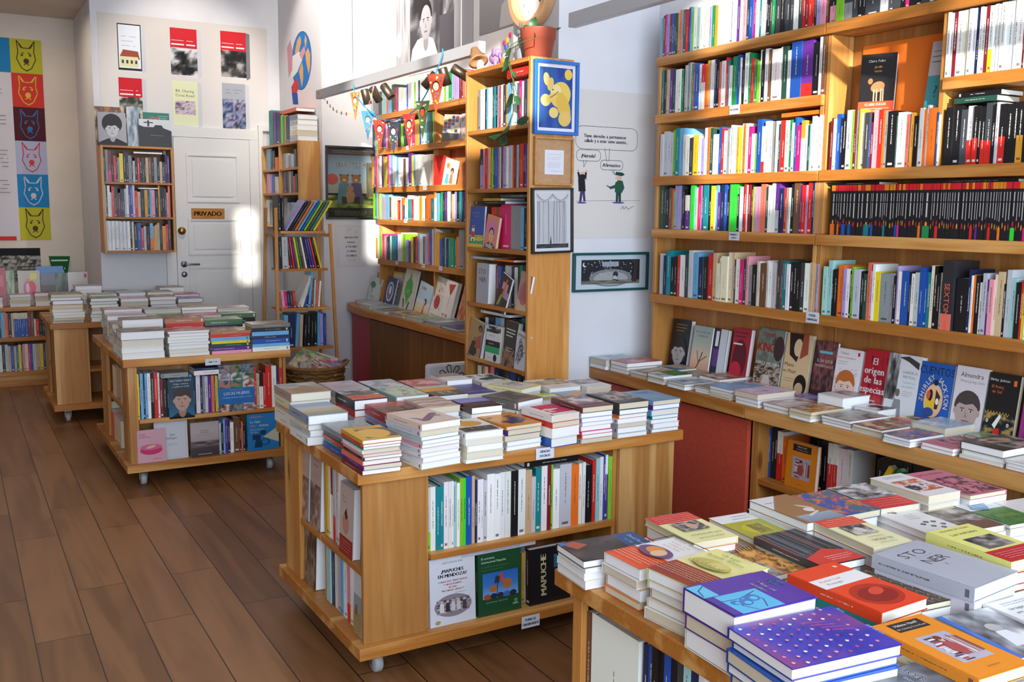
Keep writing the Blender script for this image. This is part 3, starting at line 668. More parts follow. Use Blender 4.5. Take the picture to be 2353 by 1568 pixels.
# right bay
row('''160K*P60/-60 235M/-80 320D*G60/-90 415D/-100 470K/-105 530K/-115 567D/-120 730L/-160 838D/-170 890D/-180 970K/-190 1020H/-200 1060K/-200 1130K/-210 1200D/-215 1280F/-220 1360K/-230 1450W''',
    1873, 0, s5, 'x', XB, ZS['A']+.0005, 'hardback_book', 'shelf above the orange card', 'hardbacks above the orange card')
row('''150Q/1370 190W/1340 215B/1290 268N/1330 290K/1340 335L/1250 392M/1245 414Q/1240 445G/1240 480Y/1230 492W/1275 540D/1275 592B/1380 605Q/1380 632P/1235 690R/1240 740O/1250 765G/1250 795K/1255 890C/1310 912W/1275 1002S/1290 1037T/1310 1052o/1270
 1092K/1310 1142Z/1260 1150W/1225 1195O/1230 1228L/1180 1248O/1225 1340D/1270 1352B/1270 1370W/1300 1390W''',
    1873, 0, s5, 'x', XB, ZS['C']+.0005, 'shelved_novel', 'shelf under the orange card', 'books under the orange card', org='upright')
row('''1445K/1215 1530K/1195 1612D/1235 1685L*R42/1195 1758K*R45/1200 1818K/1200 1850K*R42/1205 1895D*R38/1160 1972K/1180 2012L/1160 2045K*R45/1170 2122K/1170 2212K/1165 2252K*o45/1150 2330K/1150 2420K/1140 2500K/1140 2580K/1130 2660D/1130 2740K''',
    1873, 0, s5, 'x', XB, ZS['C']+.0005, 'black_paperback', 'shelf under the white books', 'black paperbacks under the white ones')
row('''1465W/152 1500W/148 1530Q/140 1570W/130 1640I/120 1700W/110 1745W/100 1785N/90 1822W/88 1855W/80 1895Q/75 1935W*Y35/70 1985W/55 2025W/48 2065W/40 2120W/15 2222W/8 2252W/5 2320Q/0 2350W/-5 2420W/-10 2490W/-20 2560W/-25 2640W/-30 2720W''',
    1873, 0, s5, 'x', XB, 2.0905, 'white_paperback', 'short shelf of white spines', 'white paperbacks on the short shelf', org='niche')
row('''75C/250 125W/360 132C/190 178K/290 190K/290 235O/235 300X/280 335W/280 372K/300 390M/260 415L/285 490K/310 530F/340 570S/215 605P/305 625W/235 655Y/320 712G/330 832G/330 865K/355 895X/245 912W/310 950B/310 1042K/320
 1060W/330 1100L/315 1150B/260 1200B/315 1238T/325 1278I/250 1312K/250 1350K/330 1385W/330 1410U/330 1430_/290 1565K/385 1700N/290 1728W/350 1750O/350 1772K/350 1822W/440 1855L/330 1905V/400 1930P/400 1985I/340 2020Z/315 2090K/455
 2115L/290 2170C/390 2228K/430 2285R/405 2312Y/410 2345W/420 2400K/420 2440L/420 2500N/420 2560W/420 2600T''',
    1873, 560, s5, 'x', XB, ZS['E']+.0005, 'poetry_book', 'poetry shelf beyond upright', 'poetry books right of the upright', org='upright')
# black classics with red and orange heads
cx = [155, 210, 232, 252, 285, 325, 350, 390, 445, 485, 530, 590, 612, 640, 690, 730, 752, 775, 800, 850, 875, 912, 935, 955, 985, 1020, 1075, 1110, 1140, 1170, 1190, 1270, 1300, 1335, 1370, 1400, 1430, 1455, 1480, 1500, 1530, 1560,
      1610, 1660, 1690, 1730, 1760, 1790, 1815, 1850, 1885, 1905, 1925, 1960, 1995, 2025, 2040, 2070, 2110, 2145, 2180, 2230, 2260, 2290, 2330, 2375, 2410, 2450, 2490, 2520, 2560, 2600]
def mat_classic():
    m, nt, b = newmat('classic_spine'); m2 = SPINE
    oi = nd(nt, 'ShaderNodeObjectInfo'); uv = nd(nt, 'ShaderNodeUVMap'); sx = nd(nt, 'ShaderNodeSeparateXYZ'); ln(nt, uv, sx)
    def M(op, a, bb=None):
        n = nd(nt, 'ShaderNodeMath', operation=op)
        for i, q in enumerate((a, bb)):
            if q is None: continue
            if isinstance(q, (int, float)): n.inputs[i].default_value = q
            else: nt.links.new(q, n.inputs[i])
        return n.outputs[0]
    def mix(f, a, c):
        n = nd(nt, 'ShaderNodeMix', data_type='RGBA'); nt.links.new(f, n.inputs[0])
        for i, q in ((6, a), (7, c)):
            if isinstance(q, tuple): n.inputs[i].default_value = (*q, 1)
            else: nt.links.new(q, n.inputs[i])
        return n.outputs[2]
    u, v = sx.outputs[0], sx.outputs[1]; rnd_ = oi.outputs[5]; r2 = M('FRACT', M('MULTIPLY', rnd_, 17.3)); r3 = M('FRACT', M('MULTIPLY', rnd_, 41.7))
    base = (.012, .012, .016); head = mix(M('GREATER_THAN', r2, .66), hx('d4202c'), hx('e58a1e'))
    on = M('LESS_THAN', v, 5)
    c = mix(M('MULTIPLY', M('GREATER_THAN', v, .885), on), base, head)
    cen = M('LESS_THAN', M('ABSOLUTE', M('SUBTRACT', u, .5)), .11); lo = M('ADD', .32, M('MULTIPLY', r3, .1))
    line = M('MULTIPLY', cen, M('MULTIPLY', M('GREATER_THAN', v, lo), M('LESS_THAN', v, .83))); gap = M('GREATER_THAN', M('ABSOLUTE', M('SUBTRACT', v, .66)), .012)
    c = mix(M('MULTIPLY', line, gap), c, (.62, .6, .56))
    dv = M('DIVIDE', M('SUBTRACT', v, M('ADD', .2, M('MULTIPLY', r3, .08))), .05); du = M('DIVIDE', M('SUBTRACT', u, .5), .16)
    ov = M('LESS_THAN', M('ADD', M('MULTIPLY', dv, dv), M('MULTIPLY', du, du)), 1)
    c = mix(ov, c, mix(M('GREATER_THAN', r2, .5), hx('d4202c'), hx('e59a2e')))
    c = mix(M('MULTIPLY', M('LESS_THAN', v, .22), M('GREATER_THAN', oi.outputs[2], .5)), c, oi.outputs[1])
    nt.links.new(c, b.inputs['Base Color']); b.inputs['Roughness'].default_value = .35
    # object alpha above a half marks a coloured label at the foot of the spine
    return m
CLS = book_mesh('classic', mat_classic(), plain('black_board', '141417', .35), PAGES)
zc = ZS['D']+.0005
lab = {0: 'O', 2: 'O', 4: 'B', 6: 'B', 10: 'T', 12: 'B', 16: 'T', 20: 'B', 21: 'H', 28: 'O', 30: 'E', 33: 'R', 45: 'R', 47: 'V', 52: 'R', 56: 'O', 60: 'm', 64: 'H'}
for i, (a, b) in enumerate(zip(cx, cx[1:])):
    p, p2 = atx(1873+a*s5, 540, XB), atx(1873+b*s5, 540, XB)
    if p2.y < .93: break
    o = bpy.data.objects.new('classic_paperback', CLS); C.objects.link(o); w = max(.004, p.y-p2.y-.0005)
    o.matrix_world = TR(XB+rnd.uniform(0, .004), p.y-w, zc) @ SC(.125, w, .192)
    if i in lab: o.color = (*col(lab[i]), 1)
    else: o.color = (0, 0, 0, 0)
    tag(o, '%s black classic with bright head%s, %s from the upright' % ('thick' if w > .02 else 'slim', ' and %s foot label' % CN[lab[i]] if i in lab else '', nth(i)), 'book', 'black pocket classics')
# far picture-book case
k1 = .19139; k2 = 280/1220; gk = 'picture books on the %s shelf of the far case'
XK = XB
row('''110L/545 135G/540 165G/530 205D/480 240C/450 295S/500 325A/500 362F/390 395Q/420 415R/420 432B/430 448W/430 475W/430 500W/430 520W/430 545B/385 560L/375 600W/375 630M/360 650W/350 680N/340 700W/330 735W/330 770W/325 805W/320 840W/320 875W/318 905W/315
 935W/312 965W/312 990M/310 1015W/305 1045E/235 1085X/225 1110X/220 1140X/215 1165Q/212 1200Q/210 1222S/215 1246W''', 830, 120, k1, 'x', XK, ZS['A']+.0005, 'picture_book', 'top shelf of the far case', gk % 'top', depth=.16, org='far')
row('''135N/870 158G/850 185M/820 215R/830 245K/860 270V/860 295P/860 315R/860 335E/860 352R/800 375O/800 400P/800 435K/820 475M/860 500N/870 530K/820 560P/820 600H/830 640o/810 690B/800 720W/730 755C/720 785T/710 815F/700 850M/700 878W''',
    830, 120, k1, 'x', XK, ZS['B']+.0005, 'picture_book', 'second shelf of the far case', gk % 'second', depth=.16, org='far')
row('''125o/1245 157V/1240 172R/1240 187G/1235 215W/1240 245V/1240 265o/1255 290M/1260 312H/1230 327P/1215 347A/1240 372W/1260 395W/1265 420A/1265 445W/1268 472W/1270 500U/1280 530W/1275 560V/1215 600Y/1240 625A/1230 650W/1232 690W/1235 720W/1235 760W/1235 800W/1230 835Z/1235 868R/1240 890W''',
    830, 120, k1, 'x', XK, ZS['C']+.0005, 'picture_book', 'third shelf of the far case', gk % 'third', depth=.16, org='far')
row('''120M/195 137E/190 152X/195 167B/195 178Y/195 195A/200 207G/225 218P/230 238A/205 275U/230 302W/225 318I/230 345W/230 358O/240 372R/245 388W/240 402O/240 418B/310 435I/240 458W/215 468T/250 487T/250 500R/250 518W/240 542W/220 572o/240 585o/220 607W/220
 635D/240 645O/210 672O/205 695T/240 728W/240 748W''', 830, 400, k2, 'x', XK, ZS['D']+.0005, 'picture_book', 'fourth shelf of far case', gk % 'fourth', depth=.16, org='far')
row('''752A/195 775T/190 792E/170 812K/185 830V/180 850D/180 862W/170 888K/165 905Z/200 928X/175 948K/175 975T/165 1000N/180 1022V/175 1042W''', 830, 400, k2, 'x', XK, ZS['D']+.0005, 'picture_book', 'far case beyond its divider', gk % 'fourth', depth=.16, org='divider')
row('''145o/640 162L/600 182M/610 205H/600 228P/620 250D/625 270N/620 287C/620 305T/620 345B/620 367W/600 397I/590 412M/600 442X/660 472V/670 497Y/625 522K/630 542R/620 560A/600 582W/615 612T/620 637P/620 652X/600 668R/600 682B/550 702L/550 738o/590 780B/650 805N/640 830A/640 847N/650
 867T/640 890E/640 925T/650 950O/630 977G/555 1032W''', 830, 400, k2, 'x', XK, ZS['E']+.0005, 'picture_book', 'lowest shelf of the far case', gk % 'lowest', depth=.17, org='far')
# tall case
k3 = 300/1470; XT = TX0+.012
row('''235G/430 262W/420 305K/415 333A/405 350Z/405 367W/400 397N/395 410T/390 430K/385 448A/380 470R/380 487W/370 517D/365 548o/370 567A/345 612W/345 640W/330 664T/340 692H/325 720W/325 750D/310 790W/300 828W''',
    1050, 120, k3, 'x', XT, TZ[1]+.0005, 'tall_case_book', 'shelf behind the trailing plant', 'books on the top shelf of the tall case', org='far')
row('''255N*X60/1090 285P/1090 302R/1085 338P/1080 357Y/1075 374Q/1080 387M/1080 405F/1080 420B/1065 457S/1065 472C/1065 487Q/1060 517X/1065 550W/1070 570L/1055 612O/1045 637Q/1045 660C/1040 682U/1040 706R/1035 742K/1040 757V/1035 775X/1035 790B/1025 822W''',
    1050, 120, k3, 'x', XT, TZ[2]+.0005, 'tall_case_book', 'second shelf of the tall case', 'books on the second shelf of the tall case', org='far')
k4 = 300/1023
row('''262R/190 285R/188 305U/190 322R/190 340H/172 416G/178 497A/190 520K/200 548O/190 566W''', 1050, 420, k4, 'x', XT+.02, TZ[3]+.0005, 'tall_case_book', 'third shelf of the tall case', 'books on the third shelf of the tall case', org='far')
row('''288N/650 303Q/650 322B/650 345K/655 370L/650 400L/655 425D/655 445W/660 470F/650 490E/650 510F/650 530R/640 555W''', 1050, 420, k4, 'x', XT+.035, TZ[4]+.0005, 'tall_case_book', 'fourth shelf of the tall case', 'books on the fourth shelf of the tall case', org='far')
row('''180K/1060 215W/1055 240N/1050 275K/1060 300A/1055 340L/1060 365K/1065 400K/1070 450D/1070 500T/1060 545W''', 1050, 420, k4, 'x', XT+.045, TZ[5]+.0005, 'tall_case_book', 'fifth shelf of the tall case', 'books on the fifth shelf of the tall case', org='far')
row('''160W/1430 185K/1440 200o/1440 215W/1440 235R/1435 260P/1440 290N/1450 330K/1450 370D/1450 410B/1450 450K/1450 500N/1450 530W''', 1050, 420, k4, 'x', XT+.02, TZ[6]+.0005, 'tall_case_book', 'sixth shelf of the tall case', 'books on the sixth shelf of the tall case', org='far')
# wall cabinet left of the door
k6 = 220/932; YC = 8.60
cab = empty('wall_cabinet', (1.105, YC, 1.24), label='small pine wall cabinet of film books left of the white door', cat='cabinet')
for z in (2.11, 1.815, 1.53, 1.252): cbox('shelf', cab, 1.128, 1.655, YC, YB-.002, z-.018, z, WX)
cbox('side_panel', cab, 1.108, 1.127, YC-.001, YB-.002, 1.234, 2.11, WZ); cbox('side_panel', cab, 1.656, 1.675, YC-.001, YB-.002, 1.234, 2.11, WZ)
cbox('back_panel', cab, 1.128, 1.655, YB-.008, YB-.002, 1.253, 2.091, WBK)
row('''160K/480 185G/480 210Q*H35/490 240K/490 262R/540 285K/540 300G/560 322Y/520 357K/500 385K/510 408G/540 440K/550 450L/590 470K/560 495R/560 515K/560 540D/560 560K/560 575Z/560 600U/560 630K/560 655G/560 685K/600 710Z/600 735D/605 765N/530 785V/545 805W''',
    200, 230, k6, 'y', YC+.01, 1.8155, 'cabinet_book', 'top row of the wall cabinet', 'books in the wall cabinet', depth=.15, org='window')
row('''168L/810 190D/830 205W/835 230L/900 245R/840 272F/850 290K/850 308Q/905 330N/865 345D/870 370L/865 390W/810 410V/815 425B/815 450L/815 470R/880 498Z/895 525K/870 565o/875 595D/870 615A/870 635P/875 665K/880 700o/830 715K/850 735K/850 760D/860 778P/900 795S/820 815W''',
    200, 230, k6, 'y', YC+.01, 1.5305, 'cabinet_book', 'middle row of the wall cabinet', 'books in the wall cabinet', depth=.15, org='window')
row('''182L/1175 200L/1175 218W/1175 236L/1175 254W/1178 272L/1178 290W/1178 310L/1178 328W/1180 345L/1180 365W/1180 382L/1180 400W/1180 425K/1180 445I/1185 462K/1200 498B/1195 532R/1240 558L/1230 580K/1230 620A*O45/1200 650o/1230 670Z/1215 690Z/1200 712K/1195 738o/1225 772R/1210 795D/1170 822W''',
    200, 230, k6, 'y', YC+.01, 1.2525, 'cabinet_book', 'bottom row of the wall cabinet', 'books in the wall cabinet', depth=.15, org='window')
# small case on the globe wall
SX, SY0, SY1 = 2.48, 7.745, 8.79
sc = empty('wall_shelf', (SX, SY0, 1.45), label='pine pigeonhole shelf hanging on the globe wall', cat='shelf')
cbox('side_panel', sc, SX, XG-.001, SY0, SY0+.02, 1.45, 2.16, WZ); cbox('side_panel', sc, SX, XG-.001, SY1-.02, SY1, 1.45, 2.16, WZ); cbox('divider', sc, SX, XG-.001, 8.262, 8.28, 1.45, 2.14, WZ)
for z in (2.16, 1.95, 1.745, 1.47): cbox('shelf', sc, SX+.001, XG-.001, SY0+.021, SY1-.021, z-.02, z, WY)
k7 = 200/980
for nm, dd, x0, zb in (('top', '150G/700 175A/700 205K/700 225K/720 250O/800 278W', 0, 1.9505), ('top', '340G/750 370L/750 400G/770 430L/760 465K/700 495W', 0, 1.9505),
               ('middle', '155V/980 165P/980 195X/980 215B/1000 250I/1010 278W', 0, 1.7455), ('middle', '345V/960 365K/955 385D/950 412Z/950 430K/950 455R/1000 475K/980 498W', 0, 1.7455),
               ('bottom', '150L/1270 190D/1310 235G/1300 270W/1290 285W', 0, 1.4705), ('bottom', '330K/1250 360D/1250 395G/1300 430A/1300 470L/1300 500W', 0, 1.4705)):
    row(dd, 580, 200, k7, 'x', SX+.01, zb, 'pigeonhole_book', '%s pigeonhole%s' % (nm, ' nearer the door' if dd[0] == '1' else ' nearer bear poster'), 'books in the pigeonholes', depth=.12, org='far')
row('''190T/270 225U/280 245V/285 265N/290 300K/300 320M/320 340E/325 362o/320 380N/330 415B/320 435R/325 455X/325 478W''', 580, 200, k7, 'x', SX+.01, 2.1605, 'pigeonhole_book', 'top of the globe wall shelf', 'books on top of the pigeonholes', depth=.14, org='far')
# centre table: near face, two rows
k8 = s5
row('''100L*M30/500 150W/490 208T/490 258T/470 295W/430 345W/425 385W/420 405C/440 440W/450 475M/395 520m/395 550B/370 612Z/375 650N/425 675W/405 715W/400 745L/415 780W/350 865W/345 930W/335 985W/325 1052K/312 1130W/300 1212Z/298 1285L/375 1332T/290
 1395W/262 1460Q/250 1500M/245 1525W/290 1600L/245 1728O/250 1815W/230 1850W/220 1885K/258 1965R/190 2000C/165 2045W/160 2090B/130 2105W*V70/130 2140M/155 2185W/160 2210Y/190 2242W''',
    960, 1020, k8, 'y', 2.985, .4205, 'social_science_book', 'upper shelf of the middle table', 'books on the near shelf of the middle table', depth=.15, org='near left')
# centre table: left face
k9 = 340/1159
XM = 1.165
row('''372Y/150 390W/160 402Q*W60/170 420L*R35/190 440L/200 455Z*W70/210 470W/220 482W''', 640, 1020, k9, 'x', XM, .4005, 'social_science_book', 'middle table upper side shelf', 'books on the upper side shelf of the middle table', depth=.13, org='far')
row('''120R/545 135N/560 148I/575 165Y/585 180W/595 200_/600 365C/790 408N/830 435W/840 455L/860 482A/880 505W/900 530P*R30/910 560W/940 582W''', 640, 1020, k9, 'x', XM, .1445, 'social_science_book', 'middle table lower side shelf', 'books on the lower side shelf of the middle table', depth=.13, org='far')
# cinema table
ka = 460/2353
row('''430B/210 470K/210 485Y/205 522K/200 535A/205 570K/200 588A/200 620W/195 655K/195 665K/195 695R/190 740W/188 760R*Q99/275 800K/280 845K/290 868W''', 220, 820, ka, 'y', 5.80, .4005, 'cinema_book', 'upper shelf of the cinema table', 'upright books on the cinema table', depth=.14, org='near left')
row('''940B/235 975L/240 1010N/230 1050Y/225 1080B/215 1115A/215 1140N/220 1185W/215 1235N/225 1262G/225 1290L/230 1325V/230 1365S/225 1400K/225 1410Y/225 1435W/225 1455W''', 220, 820, ka, 'y', 5.825, .4005, 'cinema_book', 'cinema table behind the biography', 'upright books on the cinema table', depth=.13, org='near left')
row('''1868R/120 1895Z/200 1930K*W60/180 1975R/200 2005R/110 2075W/110 2130N/120 2160R/130 2205R/180 2240W''', 220, 820, ka, 'y', 5.80, .4005, 'cinema_book', 'far side of cinema table', 'upright books on the cinema table', depth=.14, org='near left')
row('''1455L/790 1480K/790 1505A/735 1525V/740 1560N/745 1585W/770 1625U/725 1700N/765 1715O/765 1735N/800 1760W''', 220, 820, ka, 'y', 5.80, .1445, 'cinema_book', 'lower shelf of the cinema table', 'upright books on the cinema table', depth=.14, org='near left')
# low shelving on the recess wall
kb = 300/1384
row('''0N/720 15A/720 50O/720 75S/740 90K/740 125Z/740 150I*B75/735 170I*B75/735 190I*B75/735 212I*B75/735 232I*B75/735 252I*B75/735 270I*B75/735 300Q/715 330U/715 365I/800 385R/805 420K/840 450F/840 480U/850 500Q/850 520W''',
    0, 560, kb, 'y', 9.62, .4495, 'low_shelf_book', 'low shelving upper row', 'books in the low shelving', depth=.14, org='window')
row('''-20E/1080 0W/1080 30K/1080 62L/1075 95Z/1090 122B/1090 158Z/1090 180T/1090 205Y/1070 232U/1080 248P/1070 275I/1065 305H/1065 330B/1065 355L/1065 390Z/1065 435Y/1060 465V/1055 490M/1050 520W''', 0, 560, kb, 'y', 9.62, .1425, 'low_shelf_book', 'low shelving lower row', 'books in the low shelving', depth=.14, org='window')
# open shelf under the long counter
row('''665N/1255 685B/1258 705K/1260 725K/1262 740W*R55/1280 775O/1310 800o/1312''', 1500, 500, 853/2229, 'x', 2.90, .5285, 'counter_shelf_book', 'open shelf under counter', 'upright books under the long counter', depth=.13, org='far')
row('''975K/1335 990K/1337 1010K/1340 1040W*R60/1350 1070W*R60/1352 1100W/1380 1150W/1390 1190W''', 1500, 500, 853/2229, 'x', 2.92, .5285, 'counter_shelf_book', 'under counter beyond orange novel', 'upright books under the long counter', depth=.13, org='far')
row('''1330K/1440 1370K/1445 1410K/1450 1450K/1455 1490K/1460 1540K/1470 1590K/1480 1640K/1490 1700K''', 1500, 500, 853/2229, 'x', 2.92, .5285, 'counter_shelf_book', 'dark end under long counter', 'upright books under the long counter', depth=.13, org='far')

row('''1338U/1400 1356W/1405 1462_/1480 1468N/1475 1480B/1480 1492K/1482 1505K/1488 1518B/1492 1530K/1498 1545D/1505 1560C/1512 1575N/1518 1592W/1525 1605K''', 0, 0, 1, 'x', 1.268, .4005, 'side_shelf_book', 'nearest table side', 'books on the side shelf of the nearest table', depth=.13, org='far')
# ---------------- cover designs (unit coordinates, y up) ----------------
D = {}
def dz(name, bgc):
    def w(f): D[name] = (bgc, f); return f
    return w
def T(a, s, x, y, k, c='111111', al='c', **kw): a.t(s, x, y, k, c, al, **kw)
GR = ['151515', '4b4b4b', '8e8e8e', 'd8d8d8']
WN = ['3a2c22', '7a5c40', 'c8b090', 'e8dcc8']
def photo(seed=1, cols=GR, x0=0, y0=0, x1=1, y1=1, sc=5): return lambda a: a.n(x0, y0, x1, y1, cols, seed, sc, nx=26, ny=30)
def simple(bgc, title=None, tc='ffffff', pic=None, cols=GR, seed=1, sub=True, sz=.06, ty=.86, box=(.1, .12, .9, .68)):
    def f(a):
        if pic: a.n(*box, cols, seed, 5)
        if title:
            L = title.split('|')
            for i, t in enumerate(L): a.t(t, .5, ty-i*sz*1.25, sz, tc, bold=1)
            if sub: a.lines(.3, .7, ty-len(L)*sz*1.25, 1, .04, tc)
    return (bgc, f)
@dz('yellow_circle', 'd9a93a')
def _(a): a.r(0, .12, 1, .8, '4a4740'); a.e(.52, .44, .40, .33, 'e3b040'); a.r(0, 0, .2, 1, 'd9a93a'); a.lines(.25, .9, .9, 1, .04, '3a3020', .003)
@dz('airplane', 'd9c4b6')
def _(a):
    T(a, 'Insurrecciones', .35, .86, .055, '333333', sx=1.2); a.lines(.45, .95, .78, 1, .05, '8a7a70')
    a.p([(.18, .40), (.28, .30), (.75, .62), (.85, .62), (.88, .56), (.8, .48), (.36, .17), (.22, .17)], '6d4f6e'); a.p([(.1, .48), (.24, .44), (.30, .33), (.2, .33)], '6f83ae'); a.p([(.62, .45), (.82, .38), (.86, .42), (.72, .52)], '6f83ae'); a.p([(.18, .2), (.24, .16), (.26, .22)], 'c0404a')
@dz('circle_ground', 'e9e6e2')
def _(a): a.r(.05, .06, .95, .38, '4d4640'); a.e(.5, .62, .36, .20, 'd99c3c'); T(a, 'ZIZEK', .5, .28, .16, 'f0f0f0', bold=1, sx=1.1); a.r(.05, .80, .5, .90, '3a3836')
@dz('orange_art', 'd98a22')
def _(a): a.n(.08, .14, .92, .78, ['3a2a5c', '6b4a30', 'c98a4a', 'd98a22'], 4, 3, hard=1.2); a.ln([(.05, .1), (.95, .1), (.95, .92), (.05, .92), (.05, .1)], .0015, '4a3010'); a.p([(.3, .2), (.55, .15), (.8, .3), (.5, .4)], '2d2a5c')
@dz('pink_cannon', 'e9e3df')
def _(a): a.r(.22, .18, 1, .95, 'c8105c'); a.p([(.22, .5), (.4, .42), (.75, .5), (.78, .54), (.5, .56), (.3, .62)], 'e9e3df'); a.p([(.25, .3), (.45, .26), (.45, .34), (.3, .4)], 'e9e3df'); a.p([(.22, .6), (.36, .56), (.3, .66)], '2a2020'); a.r(.04, .02, .1, .12, 'c8202a')
@dz('maroon_clouds', '6d2b2c')
def _(a): a.n(.12, .30, 1, 1, ['d9cdc8', 'c9a89a', '8c5a50', '3d6a88', 'd9cdc8'], 9, 3); T(a, 'NEGACIONISMO', .5, .2, .06, 'c98a80', bold=1)
@dz('brown_landscape', '4a443c')
def _(a): a.n(.05, .25, 1, 1, ['3c3a36', '6d665c', 'b0a89c', 'c98a70', '3c3a36'], 12, 4); a.lines(.2, .6, .2, 2, .05, 'b0a89c')
@dz('blue_text', '7fa3c4')
def _(a): a.n(0, 0, 1, 1, ['86aac8', '7398bb'], 3, 3); a.lines(.2, .7, .8, 2, .06, '3a5068', .003)
@dz('desert', 'a99c8e')
def _(a): a.n(0, .42, 1, 1, ['8b8f94', 'a9aaa8', 'c9c4b8'], 5, 3); a.n(0, 0, 1, .55, ['8d7454', 'a98c64', 'b89a70'], 6, 6); a.p([(.25, .2), (.55, .75), (.95, .3), (.9, .1), (.3, .08)], '9a7d58')
@dz('beach', '8fa3b8')
def _(a): a.g(0, .55, 1, 1, ['b8c0bc', '7d97bd', '8f9fae']); a.g(0, .0, 1, .55, ['a39a7a', '9a9c84', 'c2b69a', 'b8ad96']); a.p([(0, .5), (.4, .62), (1, .6), (1, .52), (.5, .48)], 'c9bea6')
@dz('grey_plastic', '8d9296')
def _(a): a.n(0, 0, 1, 1, ['7d8488', '9ba1a4', '8a9094'], 15, 4); a.lines(.2, .8, .55, 2, .05, 'd9cda0', .002); a.lines(.4, .9, .45, 2, .06, 'd0c8a8'); a.p([(.2, .1), (.55, .3), (.8, .2), (.6, .05)], '6a6a60')
@dz('bw_red', '2a2a2c')
def _(a): a.n(0, .42, 1, 1, GR, 3, 4); a.r(0, .06, 1, .42, 'e0482e'); T(a, 'KARL MARX', .55, .3, .12, 'f3c9b8', bold=1); T(a, 'ESCRITOS', .55, .16, .10, 'f3c9b8', bold=1)
@dz('red_bands', 'a92e2a')
def _(a):
    a.r(0, .18, 1, .62, '5b4440')
    for i in range(3): a.r(.05+i*.32, .2, .33+i*.32, .58, '3a3432'); a.lines(.08+i*.32, .3+i*.32, .45, 3, .07, 'b0443a', .003)
    a.lines(.1, .8, .85, 2, .06, 'd9a8a0')
@dz('wavy', 'd9bfb0')
def _(a):
    for i in range(7): y = .1+i*.12; a.p([(0, y), (.25, y+.08), (.5, y), (.75, y+.06), (1, y-.02), (1, y+.03), (.75, y+.11), (.5, y+.05), (.25, y+.12), (0, y+.05)], ['3a3634', '8a6a50', 'cdb8a8', '4a4440', 'a89a8c', '3a3634', '9a7a5c'][i])
@dz('teal_plastic', '8fb5a8')
def _(a): a.n(.05, .05, .95, .95, ['3f8f84', 'c9d6d2', 'c98a5a', '6a94b0', 'd9c96a', 'a9c9bc'], 22, 5, hard=1.2)
@dz('lavender', 'b3a5ae')
def _(a): a.n(0, .55, 1, 1, ['a394a0', 'c4b6be'], 2, 3); a.lines(.15, .85, .45, 4, .07, '6a5a64', .002)
@dz('orange_black', '4a4644')
def _(a): a.r(0, .45, 1, .78, 'd99a2e'); a.n(.3, .05, .7, .4, ['3a3634', '8a8480', 'b0aaa4'], 3, 4); a.r(0, .78, 1, 1, 'b8c4b8'); a.lines(.2, .8, .9, 1, .1, '3a3a3a')
@dz('blue_stripes', '4a4a86')
def _(a):
    for i in range(9): a.ln([(0, .1+i*.1), (.3, .14+i*.1), (.6, .08+i*.1), (1, .13+i*.1)], .004, '6c6ca8' if i % 2 else '35356a')
    a.lines(.2, .8, .2, 2, .05, 'd0d0e8', .002)
@dz('maroon_twelve', '4a2c30')
def _(a): a.r(0, .55, 1, 1, '8686c8'); a.lines(.2, .8, .78, 2, .07, 'd0d0ee', .003); a.lines(.2, .8, .35, 3, .07, 'a08088', .002)
@dz('mountain', '6a6460')
def _(a): a.n(0, 0, 1, 1, ['4a4542', '6d6762', '8a847c'], 8, 7); a.p([(.1, .2), (.5, .85), (.9, .25)], '5b5550')
@dz('calligraphy', 'e8dfa8')
def _(a):
    a.r(0, 0, 1, 1, 'd9c32e'); a.r(.06, .06, .94, .94, 'd6d0c8'); rr = random.Random(5)
    for i in range(70): x, y = .1+rr.random()*.78, .1+rr.random()*.78; a.ln([(x, y), (x+.03, y+.015)], .0018, rr.choice(['c9922e', '8a8478', 'b09a60']))
    for i in range(4): T(a, ['LOS HOMBRES', 'ME EXPLICAN', 'COSAS', 'Solnit'][i], .5, .66-i*.12, .07, '3a3630', bold=1)
@dz('white_landscape', 'dcdad6')
def _(a): a.n(0, .35, 1, .8, ['5a5854', '8a8880', 'a9a884', 'c4c0b8'], 14, 5); a.lines(.2, .8, .2, 2, .05, '555555', .002); a.n(.6, .85, 1, 1, GR, 3, 4)
@dz('rocks_white', 'd9d6d2')
def _(a): a.n(.05, .35, .95, .9, ['5a504c', '9a8a84', 'c9b8b0'], 17, 4); a.lines(.2, .8, .2, 2, .06, '6a6a6a')
@dz('swoop', '8fa0ac')
def _(a): a.p([(0, .2), (.4, .5), (1, .75), (1, .45), (.5, .3)], 'd9922e'); a.p([(0, 0), (.6, .25), (1, .35), (1, 0)], '3f6a84')
@dz('white_book', 'e2dfda')
def _(a): a.n(0, .55, 1, 1, ['5a5048', '8a7c6c', 'b0a494'], 7, 5); a.lines(.15, .85, .4, 3, .08, '77736c', .002)
@dz('blackwhite', 'd8d6d4')
def _(a): a.n(.05, .1, .95, .9, ['1c1c1c', '8a8a8a', 'e8e8e8'], 24, 3, hard=1.5)
@dz('green_white', 'd9dccb')
def _(a): a.r(0, .7, 1, 1, '8fc43a'); a.n(0, 0, 1, .5, ['6a7a50', 'a8b08c', 'd9dccb'], 4, 5)
